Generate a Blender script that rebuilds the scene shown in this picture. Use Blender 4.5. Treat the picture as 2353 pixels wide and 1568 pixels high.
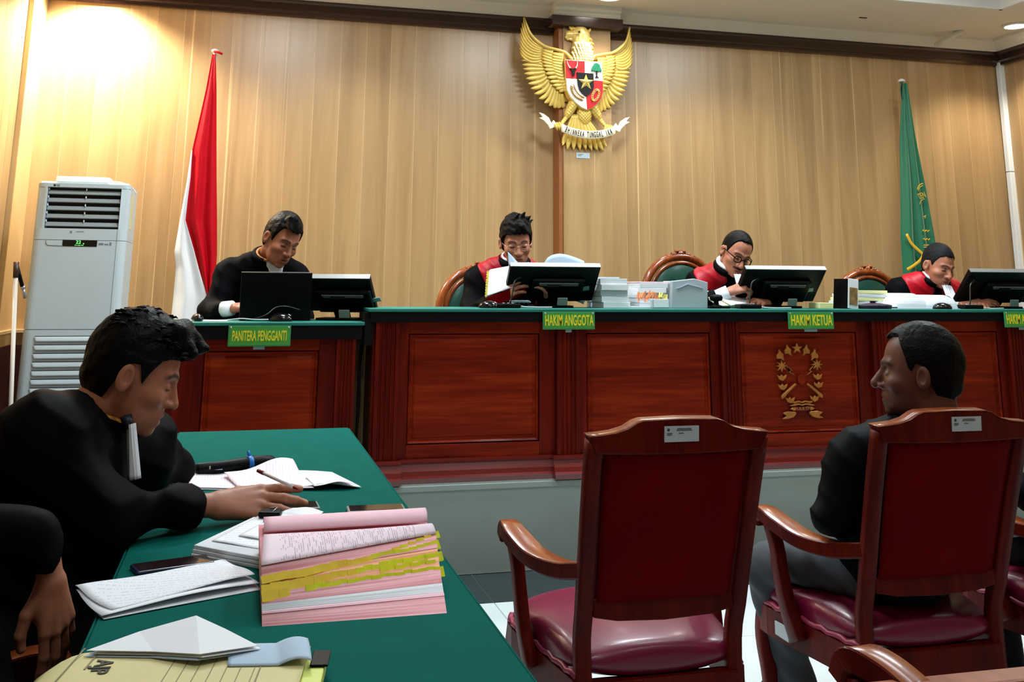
import bpy, math, random
import numpy as np
from mathutils import Vector, Matrix, Euler

for o in list(bpy.data.objects):
    bpy.data.objects.remove(o, do_unlink=True)
SC = bpy.context.scene
COL = SC.collection
R = math.radians
PI = math.pi
rnd = random.Random(7)

# ------------------------------------------------------------------ camera
# phone held upright, lower part of the frame kept -> optical centre lies near the top edge
cd = bpy.data.cameras.new('camera')
cam = bpy.data.objects.new('camera', cd)
COL.objects.link(cam)
cd.sensor_fit = 'HORIZONTAL'
cd.sensor_width = 36.0
cd.lens = 35.54
cd.shift_x = 0.0
cd.shift_y = -0.2666
cd.clip_start = 0.05
cam.location = (0, 0, 1.25)
_yaw, _pitch, _roll = R(14.48464), R(12.22069), R(0.40491)
_f = Vector((math.sin(_yaw) * math.cos(_pitch), math.cos(_yaw) * math.cos(_pitch), math.sin(_pitch)))
_r = Vector((math.cos(_yaw), -math.sin(_yaw), 0))
_u = _r.cross(_f)
_r2 = _r * math.cos(_roll) + _u * math.sin(_roll)
_u2 = -_r * math.sin(_roll) + _u * math.cos(_roll)
cam.rotation_euler = Matrix((( _r2.x, _u2.x, -_f.x), (_r2.y, _u2.y, -_f.y), (_r2.z, _u2.z, -_f.z))).to_euler()
SC.camera = cam

# ------------------------------------------------------------------ view, world, lights
vs = SC.view_settings
vs.view_transform = 'Standard'
vs.look = 'None'
vs.gamma = 1.0
vs.use_curve_mapping = False
vs.exposure = 0.0
SC.display_settings.display_device = 'sRGB'

wd = bpy.data.worlds.new('world')
SC.world = wd
wd.use_nodes = True
wd.node_tree.nodes['Background'].inputs[0].default_value = (0.5, 0.55, 0.6, 1)
wd.node_tree.nodes['Background'].inputs[1].default_value = 0.005

CEIL = 3.2
# (x, y, watts, spot angle, colour, blend) : recessed downlights of the courtroom
WARM = (1.0, 0.91, 0.76)
NEUT = (1.0, 0.95, 0.88)
COOL = (0.86, 0.95, 1.0)
DOWNLIGHTS = [(-1.00, 6.46, 430, 130, WARM), (0.55, 5.905, 55, 130, NEUT), (2.31, 6.28, 38, 120, NEUT),
              (3.15, 5.905, 55, 130, NEUT), (5.50, 6.17, 75, 120, WARM)]
TRAY = [(0.2, 4.6, 56, COOL), (2.0, 4.6, 56, COOL), (3.8, 4.6, 56, COOL),
        (0.2, 2.9, 12, COOL), (2.0, 2.9, 9, COOL), (3.8, 2.9, 9, COOL),
        (0.2, 0.9, 15, COOL), (2.0, 0.9, 5, COOL)]

# ------------------------------------------------------------------ materials
MATS = {}

def srgb(r, g, b):
    def c(v):
        v = v / 255.0
        return v / 12.92 if v <= 0.04045 else ((v + 0.055) / 1.055) ** 2.4
    return (c(r), c(g), c(b), 1.0)

def base(name, rough=0.5, metal=0.0, spec=0.5):
    m = bpy.data.materials.new(name)
    m.use_nodes = True
    nt = m.node_tree
    b = nt.nodes['Principled BSDF']
    b.inputs['Roughness'].default_value = rough
    b.inputs['Metallic'].default_value = metal
    b.inputs['Specular IOR Level'].default_value = spec
    MATS[name] = m
    return m, nt, b

def N(nt, t, **kw):
    n = nt.nodes.new(t)
    for k, v in kw.items():
        setattr(n, k, v)
    return n

def plain(name, col, rough=0.5, metal=0.0, spec=0.5, var=0.08, nscale=6.0, bump=0.0, bscale=200.0, coat=0.0, sheen=0.0):
    """a procedural material: base colour with a little noise variation and fine bump"""
    m, nt, b = base(name, rough, metal, spec)
    tc = N(nt, 'ShaderNodeTexCoord')
    nz = N(nt, 'ShaderNodeTexNoise')
    nz.inputs['Scale'].default_value = nscale
    nz.inputs['Detail'].default_value = 4
    nt.links.new(tc.outputs['Object'], nz.inputs['Vector'])
    rp = N(nt, 'ShaderNodeValToRGB')
    a = tuple(max(0, c * (1 - var)) for c in col[:3]) + (1,)
    z = tuple(min(1, c * (1 + var)) for c in col[:3]) + (1,)
    rp.color_ramp.elements[0].position = 0.3
    rp.color_ramp.elements[1].position = 0.7
    rp.color_ramp.elements[0].color = a
    rp.color_ramp.elements[1].color = z
    nt.links.new(nz.outputs['Fac'], rp.inputs[0])
    nt.links.new(rp.outputs[0], b.inputs['Base Color'])
    if bump:
        n2 = N(nt, 'ShaderNodeTexNoise')
        n2.inputs['Scale'].default_value = bscale
        n2.inputs['Detail'].default_value = 3
        nt.links.new(tc.outputs['Object'], n2.inputs['Vector'])
        bp = N(nt, 'ShaderNodeBump')
        bp.inputs['Strength'].default_value = bump
        bp.inputs['Distance'].default_value = 0.003
        nt.links.new(n2.outputs['Fac'], bp.inputs['Height'])
        nt.links.new(bp.outputs[0], b.inputs['Normal'])
    if coat:
        b.inputs['Coat Weight'].default_value = coat
        b.inputs['Coat Roughness'].default_value = 0.15
    if sheen:
        b.inputs['Sheen Weight'].default_value = sheen
    return m

def wood(name, c1, c2, c3, axis='Z', rough=0.35, scale=1.0, coat=0.0, island=True, spec=0.5):
    """grain running along one object axis"""
    m, nt, b = base(name, rough, 0, spec)
    tc = N(nt, 'ShaderNodeTexCoord')
    mp = N(nt, 'ShaderNodeMapping')
    s = [9.0 * scale] * 3
    s['XYZ'.index(axis)] = 0.55 * scale
    mp.inputs['Scale'].default_value = s
    nt.links.new(tc.outputs['Object'], mp.inputs['Vector'])
    vec = mp.outputs[0]
    if island:
        oi = N(nt, 'ShaderNodeObjectInfo')
        ml = N(nt, 'ShaderNodeMath', operation='MULTIPLY')
        ml.inputs[1].default_value = 37.0
        nt.links.new(oi.outputs['Random'], ml.inputs[0])
        ad = N(nt, 'ShaderNodeVectorMath', operation='ADD')
        nt.links.new(vec, ad.inputs[0])
        nt.links.new(ml.outputs[0], ad.inputs[1])
        vec = ad.outputs[0]
    n1 = N(nt, 'ShaderNodeTexNoise')
    n1.inputs['Scale'].default_value = 1.3
    n1.inputs['Detail'].default_value = 6
    n1.inputs['Distortion'].default_value = 0.8
    nt.links.new(vec, n1.inputs['Vector'])
    n2 = N(nt, 'ShaderNodeTexNoise')
    n2.inputs['Scale'].default_value = 9
    n2.inputs['Detail'].default_value = 4
    nt.links.new(vec, n2.inputs['Vector'])
    mx = N(nt, 'ShaderNodeMix', data_type='FLOAT')
    mx.inputs[0].default_value = 0.35
    nt.links.new(n1.outputs['Fac'], mx.inputs[2])
    nt.links.new(n2.outputs['Fac'], mx.inputs[3])
    rp = N(nt, 'ShaderNodeValToRGB')
    e = rp.color_ramp.elements
    e[0].position = 0.33
    e[0].color = c1
    e[1].position = 0.68
    e[1].color = c3
    k = e.new(0.5)
    k.color = c2
    nt.links.new(mx.outputs[0], rp.inputs[0])
    nt.links.new(rp.outputs[0], b.inputs['Base Color'])
    bp = N(nt, 'ShaderNodeBump')
    bp.inputs['Strength'].default_value = 0.06
    bp.inputs['Distance'].default_value = 0.002
    nt.links.new(n2.outputs['Fac'], bp.inputs['Height'])
    nt.links.new(bp.outputs[0], b.inputs['Normal'])
    if coat:
        b.inputs['Coat Weight'].default_value = coat
        b.inputs['Coat Roughness'].default_value = 0.12
    return m

def emit(name, col, s):
    m, nt, b = base(name, 0.5)
    b.inputs['Base Color'].default_value = col
    b.inputs['Emission Color'].default_value = col
    b.inputs['Emission Strength'].default_value = s
    return m

def vcol(name, rough=0.5, spec=0.4, bump=0.0, bscale=300.0, sss=0.0):
    """colour read from the mesh attribute 'col' (lips, brows, print ...) with fine noise"""
    m, nt, b = base(name, rough, 0, spec)
    at = N(nt, 'ShaderNodeAttribute', attribute_name='col')
    tc = N(nt, 'ShaderNodeTexCoord')
    nz = N(nt, 'ShaderNodeTexNoise')
    nz.inputs['Scale'].default_value = 60
    nz.inputs['Detail'].default_value = 3
    nt.links.new(tc.outputs['Object'], nz.inputs['Vector'])
    mr = N(nt, 'ShaderNodeMapRange')
    mr.inputs['To Min'].default_value = 0.86
    mr.inputs['To Max'].default_value = 1.14
    nt.links.new(nz.outputs['Fac'], mr.inputs['Value'])
    ml = N(nt, 'ShaderNodeVectorMath', operation='SCALE')
    nt.links.new(at.outputs['Color'], ml.inputs[0])
    nt.links.new(mr.outputs[0], ml.inputs['Scale'])
    nt.links.new(ml.outputs[0], b.inputs['Base Color'])
    if bump:
        n2 = N(nt, 'ShaderNodeTexNoise')
        n2.inputs['Scale'].default_value = bscale
        nt.links.new(tc.outputs['Object'], n2.inputs['Vector'])
        bp = N(nt, 'ShaderNodeBump')
        bp.inputs['Strength'].default_value = bump
        bp.inputs['Distance'].default_value = 0.002
        nt.links.new(n2.outputs['Fac'], bp.inputs['Height'])
        nt.links.new(bp.outputs[0], b.inputs['Normal'])
    return m

def lined(name, paper, ink, axis='Y', freq=60.0, lo=0.72, rough=0.75, margin=0.2, words=18.0):
    """paper with rows of small print: stripes along one generated axis broken up by noise"""
    m, nt, b = base(name, rough, 0, 0.2)
    tc = N(nt, 'ShaderNodeTexCoord')
    sp = N(nt, 'ShaderNodeSeparateXYZ')
    nt.links.new(tc.outputs['Generated'], sp.inputs[0])
    a = sp.outputs['XYZ'.index(axis)]
    o = sp.outputs['XYZ'.index('Y' if axis == 'X' else 'X')]
    ml = N(nt, 'ShaderNodeMath', operation='MULTIPLY')
    ml.inputs[1].default_value = freq
    nt.links.new(a, ml.inputs[0])
    fr = N(nt, 'ShaderNodeMath', operation='FRACT')
    nt.links.new(ml.outputs[0], fr.inputs[0])
    gt = N(nt, 'ShaderNodeMath', operation='GREATER_THAN')
    gt.inputs[1].default_value = lo
    nt.links.new(fr.outputs[0], gt.inputs[0])
    fl = N(nt, 'ShaderNodeMath', operation='FLOOR')
    nt.links.new(ml.outputs[0], fl.inputs[0])
    cb = N(nt, 'ShaderNodeCombineXYZ')
    nt.links.new(fl.outputs[0], cb.inputs[1])
    m2 = N(nt, 'ShaderNodeMath', operation='MULTIPLY')
    m2.inputs[1].default_value = words
    nt.links.new(o, m2.inputs[0])
    nt.links.new(m2.outputs[0], cb.inputs[0])
    nz = N(nt, 'ShaderNodeTexNoise')
    nz.inputs['Scale'].default_value = 1.7
    nt.links.new(cb.outputs[0], nz.inputs['Vector'])
    g2 = N(nt, 'ShaderNodeMath', operation='GREATER_THAN')
    g2.inputs[1].default_value = 0.5
    nt.links.new(nz.outputs['Fac'], g2.inputs[0])
    mm = N(nt, 'ShaderNodeMath', operation='MULTIPLY')
    nt.links.new(gt.outputs[0], mm.inputs[0])
    nt.links.new(g2.outputs[0], mm.inputs[1])
    last = mm
    for src, lo_, hi_ in ((o, margin, 1 - margin * 0.6), (a, 0.1, 0.9)):
        p1 = N(nt, 'ShaderNodeMath', operation='GREATER_THAN')
        p1.inputs[1].default_value = lo_
        nt.links.new(src, p1.inputs[0])
        p2 = N(nt, 'ShaderNodeMath', operation='LESS_THAN')
        p2.inputs[1].default_value = hi_
        nt.links.new(src, p2.inputs[0])
        q = N(nt, 'ShaderNodeMath', operation='MULTIPLY')
        nt.links.new(p1.outputs[0], q.inputs[0])
        nt.links.new(p2.outputs[0], q.inputs[1])
        q2 = N(nt, 'ShaderNodeMath', operation='MULTIPLY')
        nt.links.new(last.outputs[0], q2.inputs[0])
        nt.links.new(q.outputs[0], q2.inputs[1])
        last = q2
    mx = N(nt, 'ShaderNodeMix', data_type='RGBA')
    nt.links.new(last.outputs[0], mx.inputs[0])
    mx.inputs[6].default_value = paper
    mx.inputs[7].default_value = ink
    nt.links.new(mx.outputs[2], b.inputs['Base Color'])
    return m

def sheets(name, c1, c2, freq=90.0, rough=0.7):
    """the cut edge of a block of paper: fine layers along z"""
    m, nt, b = base(name, rough, 0, 0.2)
    tc = N(nt, 'ShaderNodeTexCoord')
    mp = N(nt, 'ShaderNodeMapping')
    mp.inputs['Scale'].default_value = (3, 3, freq * 6)
    nt.links.new(tc.outputs['Object'], mp.inputs['Vector'])
    nz = N(nt, 'ShaderNodeTexNoise')
    nz.inputs['Scale'].default_value = 1.0
    nz.inputs['Detail'].default_value = 5
    nt.links.new(mp.outputs[0], nz.inputs['Vector'])
    rp = N(nt, 'ShaderNodeValToRGB')
    rp.color_ramp.elements[0].position = 0.35
    rp.color_ramp.elements[1].position = 0.62
    rp.color_ramp.elements[0].color = c1
    rp.color_ramp.elements[1].color = c2
    nt.links.new(nz.outputs['Fac'], rp.inputs[0])
    nt.links.new(rp.outputs[0], b.inputs['Base Color'])
    bp = N(nt, 'ShaderNodeBump')
    bp.inputs['Strength'].default_value = 0.25
    bp.inputs['Distance'].default_value = 0.001
    nt.links.new(nz.outputs['Fac'], bp.inputs['Height'])
    nt.links.new(bp.outputs[0], b.inputs['Normal'])
    return m

def wall_wood(name):
    """laminate plank: tan vertical grain, paler line along one edge of every plank"""
    m, nt, b = base(name, 0.30, 0, 0.45)
    tc = N(nt, 'ShaderNodeTexCoord')
    oi = N(nt, 'ShaderNodeObjectInfo')
    ml = N(nt, 'ShaderNodeMath', operation='MULTIPLY')
    ml.inputs[1].default_value = 53.0
    nt.links.new(oi.outputs['Random'], ml.inputs[0])
    ad = N(nt, 'ShaderNodeVectorMath', operation='ADD')
    nt.links.new(tc.outputs['Object'], ad.inputs[0])
    nt.links.new(ml.outputs[0], ad.inputs[1])
    mp = N(nt, 'ShaderNodeMapping')
    mp.inputs['Scale'].default_value = (9, 9, 0.5)
    nt.links.new(ad.outputs[0], mp.inputs['Vector'])
    n1 = N(nt, 'ShaderNodeTexNoise')
    n1.inputs['Scale'].default_value = 1.0
    n1.inputs['Detail'].default_value = 6
    n1.inputs['Roughness'].default_value = 0.6
    n1.inputs['Distortion'].default_value = 0.6
    nt.links.new(mp.outputs[0], n1.inputs['Vector'])
    rp = N(nt, 'ShaderNodeValToRGB')
    e = rp.color_ramp.elements
    e[0].position = 0.3
    e[0].color = srgb(156, 124, 84)
    e[1].position = 0.75
    e[1].color = srgb(186, 154, 110)
    k = e.new(0.5)
    k.color = srgb(172, 140, 97)
    nt.links.new(n1.outputs['Fac'], rp.inputs[0])
    # pale streaks that start and stop along the height
    mp2 = N(nt, 'ShaderNodeMapping')
    mp2.inputs['Scale'].default_value = (46, 46, 0.35)
    nt.links.new(ad.outputs[0], mp2.inputs['Vector'])
    n2 = N(nt, 'ShaderNodeTexNoise')
    n2.inputs['Scale'].default_value = 1.0
    n2.inputs['Detail'].default_value = 2
    nt.links.new(mp2.outputs[0], n2.inputs['Vector'])
    r2 = N(nt, 'ShaderNodeValToRGB')
    r2.color_ramp.elements[0].position = 0.68
    r2.color_ramp.elements[1].position = 0.74
    r2.color_ramp.elements[0].color = (0, 0, 0, 1)
    r2.color_ramp.elements[1].color = (1, 1, 1, 1)
    nt.links.new(n2.outputs['Fac'], r2.inputs[0])
    mx = N(nt, 'ShaderNodeMix', data_type='RGBA')
    fm = N(nt, 'ShaderNodeMath', operation='MULTIPLY')
    fm.inputs[1].default_value = 0.7
    nt.links.new(r2.outputs[0], fm.inputs[0])
    nt.links.new(fm.outputs[0], mx.inputs[0])
    nt.links.new(rp.outputs[0], mx.inputs[6])
    mx.inputs[7].default_value = srgb(222, 190, 140)
    # plank-to-plank tone
    hs = N(nt, 'ShaderNodeHueSaturation')
    mr = N(nt, 'ShaderNodeMapRange')
    mr.inputs['To Min'].default_value = 0.93
    mr.inputs['To Max'].default_value = 1.07
    nt.links.new(oi.outputs['Random'], mr.inputs['Value'])
    nt.links.new(mr.outputs[0], hs.inputs['Value'])
    nt.links.new(mx.outputs[2], hs.inputs['Color'])
    nt.links.new(hs.outputs[0], b.inputs['Base Color'])
    return m

wall_wood('plank_wood')
plain('plank_edge', srgb(204, 174, 128), 0.4, var=0.1, nscale=2)  # pale plank seams: glint off the bevels put into the colour; rails share it
plain('pilaster_wood', srgb(205, 172, 120), 0.35, var=0.07, nscale=3)
wood('crown_wood', srgb(38, 22, 18), srgb(52, 31, 26), srgb(70, 44, 38), 'X', 0.22, coat=0.3)
plain('ceiling_paint', srgb(222, 215, 203), 0.85, var=0.02)
plain('cornice_paint', srgb(222, 220, 212), 0.7, var=0.02)
plain('tile_white', srgb(214, 226, 228), 0.22, var=0.03, nscale=3)
plain('tile_dark', srgb(40, 52, 56), 0.25, var=0.1)
plain('grout', srgb(150, 156, 156), 0.8)
plain('plinth_paint', srgb(150, 163, 156), 0.6, var=0.04, nscale=4, bump=0.05)
wood('mahogany', srgb(66, 8, 2), srgb(92, 14, 4), srgb(118, 26, 7), 'Z', 0.45, coat=0.02, spec=0.12)
wood('mahogany_h', srgb(88, 14, 2), srgb(124, 30, 5), srgb(158, 52, 10), 'X', 0.45, 0.9, coat=0.03, spec=0.12)
wood('mahogany_base', srgb(96, 20, 16), srgb(104, 24, 19), srgb(114, 30, 23), 'X', 0.26, coat=0.35)
plain('apron_black', srgb(6, 6, 6), 0.7, var=0.2, spec=0.15)
plain('green_cloth', srgb(0, 88, 80), 0.9, var=0.06, nscale=14, bump=0.2, bscale=900, spec=0.06)
plain('green_edge', srgb(10, 112, 98), 0.6, var=0.06)
plain('gold_leaf', srgb(228, 196, 100), 0.38, 0.25, var=0.08, nscale=20, bump=0.04)
plain('gold_dark', srgb(168, 128, 50), 0.45, 0.25, var=0.1)
plain('gold_bright', srgb(236, 206, 120), 0.3, 0.3, var=0.05)
plain('brass_carving', srgb(186, 120, 52), 0.35, 0.35, var=0.18, nscale=30)
plain('white_enamel', srgb(240, 236, 224), 0.35, var=0.02)
plain('red_enamel', srgb(206, 18, 26), 0.35, var=0.04)
plain('black_enamel', srgb(14, 14, 14), 0.25, var=0.1)
plain('green_enamel', srgb(20, 120, 84), 0.35, var=0.2, nscale=60)
plain('ribbon_cream', srgb(244, 234, 205), 0.45, var=0.03)
plain('flag_red', srgb(184, 0, 22), 0.6, var=0.06, spec=0.15, nscale=9)
plain('flag_white', srgb(222, 224, 226), 0.6, var=0.03, sheen=0.2)
plain('flag_green', srgb(0, 104, 66), 0.5, var=0.06, sheen=0.3)
plain('flag_gold', srgb(226, 176, 40), 0.5, var=0.08)
plain('pole_white', srgb(222, 216, 205), 0.4, var=0.03)
plain('ac_body', srgb(186, 202, 208), 0.4, var=0.015)
plain('ac_yellowed', srgb(206, 208, 160), 0.45, var=0.06, nscale=12)
plain('ac_grey', srgb(140, 150, 154), 0.4, var=0.03)
plain('ac_dark', srgb(10, 11, 12), 0.6, var=0.1)
plain('ac_line', srgb(110, 124, 132), 0.5)
plain('white_plastic', srgb(236, 240, 242), 0.35, var=0.01)
emit('led_green', (0.12, 1.0, 0.15, 1), 2.2)
plain('black_plastic', srgb(5, 5, 6), 0.45, var=0.15, spec=0.12)
plain('black_gloss', srgb(10, 11, 13), 0.12, var=0.1)
plain('grey_metal', srgb(168, 172, 174), 0.32, 0.7, var=0.04)
plain('silver_edge', srgb(128, 128, 124), 0.4, 0.2, var=0.03)
plain('sticker', srgb(188, 206, 214), 0.6, var=0.02)
plain('sticker_ink', srgb(60, 80, 86), 0.7)
plain('label_teal', srgb(120, 150, 150), 0.6, var=0.05)
plain('sign_green', srgb(66, 150, 56), 0.5, var=0.06, nscale=12)
plain('sign_border', srgb(52, 140, 84), 0.5, var=0.04)
plain('sign_yellow', srgb(226, 214, 40), 0.5, var=0.04)
plain('paper_white', srgb(236, 240, 246), 0.75, spec=0.2, var=0.015)
plain('paper_blue', srgb(176, 198, 218), 0.7, spec=0.2, var=0.03)
plain('paper_grey', srgb(168, 180, 188), 0.7, spec=0.2, var=0.03)
plain('paper_pinkish', srgb(238, 226, 236), 0.75, spec=0.2, var=0.015)
plain('paper_pink', srgb(244, 200, 214), 0.7, spec=0.2, var=0.05)
plain('paper_cream', srgb(246, 236, 196), 0.7, spec=0.2, var=0.04)
lined('print_white', srgb(236, 240, 246), srgb(206, 210, 228), 'Y', 17, 0.78, margin=0.12, words=50)
lined('print_pinkish', srgb(238, 226, 236), srgb(212, 200, 222), 'X', 26, 0.66, margin=0.15, words=60)
lined('print_page', srgb(236, 216, 228), srgb(188, 164, 180), 'X', 84, 0.62, margin=0.10, words=4)
sheets('sheets_pink', srgb(216, 140, 150), srgb(246, 190, 198))
sheets('sheets_orange', srgb(222, 144, 112), srgb(250, 190, 150))
sheets('sheets_white', srgb(190, 200, 208), srgb(236, 240, 244))
sheets('sheets_yellow', srgb(220, 214, 140), srgb(248, 244, 190))
plain('tab_yellow', srgb(255, 214, 60), 0.6, var=0.12, nscale=40)
plain('tab_lime', srgb(232, 236, 24), 0.6, var=0.12, nscale=40)
plain('tab_orange', srgb(238, 150, 96), 0.6, var=0.12, nscale=40)
plain('tab_pale', srgb(244, 232, 130), 0.6, var=0.08)
plain('folder_cream', srgb(214, 204, 148), 0.6, var=0.03, spec=0.3)
plain('folder_line', srgb(134, 126, 90), 0.7)
plain('folder_ink', srgb(58, 58, 44), 0.7)
plain('folder_lime', srgb(222, 234, 120), 0.55, var=0.06)
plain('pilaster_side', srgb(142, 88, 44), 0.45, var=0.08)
plain('phone_blue', srgb(22, 36, 66), 0.3, var=0.08)
plain('phone_glass', srgb(38, 22, 26), 0.08, var=0.1, spec=0.8)
plain('phone_case', srgb(150, 158, 156), 0.3, var=0.05)
plain('pen_white', srgb(214, 206, 206), 0.3, var=0.02)
plain('pen_red', srgb(120, 10, 24), 0.35, var=0.05)
plain('blue_band', srgb(24, 108, 200), 0.4, var=0.06)
wood('chair_wood', srgb(64, 7, 2), srgb(88, 13, 3), srgb(110, 26, 6), 'Z', 0.45, coat=0.03, spec=0.12)
wood('chair_wood_lit', srgb(126, 56, 22), srgb(150, 74, 32), srgb(172, 94, 44), 'Y', 0.28, coat=0.4)  # paler copy of chair_wood: light falling on upward faces put into the colour
plain('leather_red', srgb(104, 0, 3), 0.65, var=0.1, bump=0.12, bscale=250, spec=0.04)
plain('leather_seat', srgb(120, 18, 56), 0.34, var=0.08, bump=0.08, bscale=250, coat=0.15)
plain('leather_pink', srgb(150, 44, 76), 0.4, var=0.06)
wood('carved_wood', srgb(92, 38, 12), srgb(130, 60, 22), srgb(166, 88, 36), 'Z', 0.25, coat=0.5)
plain('leather_green', srgb(12, 62, 50), 0.3, var=0.12, bump=0.06, coat=0.2)
plain('leather_button', srgb(30, 90, 72), 0.25)
plain('robe_black', srgb(4, 5, 8), 0.6, var=0.2, spec=0.04)
plain('robe_satin', srgb(10, 22, 36), 0.42, var=0.2, spec=0.4)
plain('robe_red', srgb(172, 2, 28), 0.45, var=0.07, nscale=12, spec=0.3)
plain('suit_black', srgb(6, 7, 10), 0.75, var=0.15, spec=0.05)
plain('shirt_white', srgb(226, 232, 240), 0.7, var=0.02, spec=0.2)
plain('batik', srgb(176, 110, 40), 0.7, var=0.6, nscale=140)
plain('trousers_grey', srgb(78, 84, 90), 0.75, var=0.12, spec=0.2)
plain('trousers_dark', srgb(16, 18, 22), 0.75, var=0.12, spec=0.2)
plain('shirt_dark', srgb(5, 8, 13), 0.6, var=0.15, spec=0.06)
plain('hair_black', srgb(5, 5, 6), 0.45, var=0.4, nscale=90, bump=0.8, bscale=160, spec=0.10)
plain('hair_greying', srgb(20, 21, 25), 0.55, var=0.5, nscale=120, bump=0.8, bscale=200, spec=0.12)
vcol('skin', 0.48, 0.4, 0.05, 260)
plain('steel_wire', srgb(196, 176, 160), 0.25, 0.8)
plain('cable_black', srgb(16, 16, 17), 0.4)
plain('cable_white', srgb(200, 204, 206), 0.4)
plain('beige_panel', srgb(150, 116, 74), 0.7, var=0.08)
plain('wainscot', srgb(52, 16, 10), 0.4, var=0.25, nscale=5)
plain('purple_cloth', srgb(46, 22, 48), 0.7, var=0.2)
plain('photo_print', srgb(150, 116, 76), 0.4, var=0.5, nscale=30)
plain('dark_wood', srgb(58, 34, 20), 0.4, var=0.2)
emit('lamp_glass', (1.0, 0.93, 0.8, 1), 14.0)
emit('lamp_panel', (0.92, 0.97, 1.0, 1), 3.0)
m, nt, b = base('lens_glass', 0.05, 0, 0.5)
b.inputs['Transmission Weight'].default_value = 1.0
b.inputs['IOR'].default_value = 1.15
b.inputs['Base Color'].default_value = (0.95, 0.95, 0.95, 1)

# ------------------------------------------------------------------ object helpers
def tag(o, label=None, cat=None, group=None, kind=None):
    if label: o['label'] = label
    if cat: o['category'] = cat
    if group: o['group'] = group
    if kind: o['kind'] = kind
    return o

def empty(name, loc=(0, 0, 0), rz=0.0, label=None, cat=None, group=None):
    o = bpy.data.objects.new(name, None)
    o.empty_display_size = 0.05
    COL.objects.link(o)
    o.location = loc
    o.rotation_euler = (0, 0, rz)
    return tag(o, label, cat, group)

def copy_tree(o, parent=None):
    c = o.copy()
    COL.objects.link(c)
    c.parent = parent
    for ch in list(o.children):
        copy_tree(ch, c)
    return c

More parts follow.
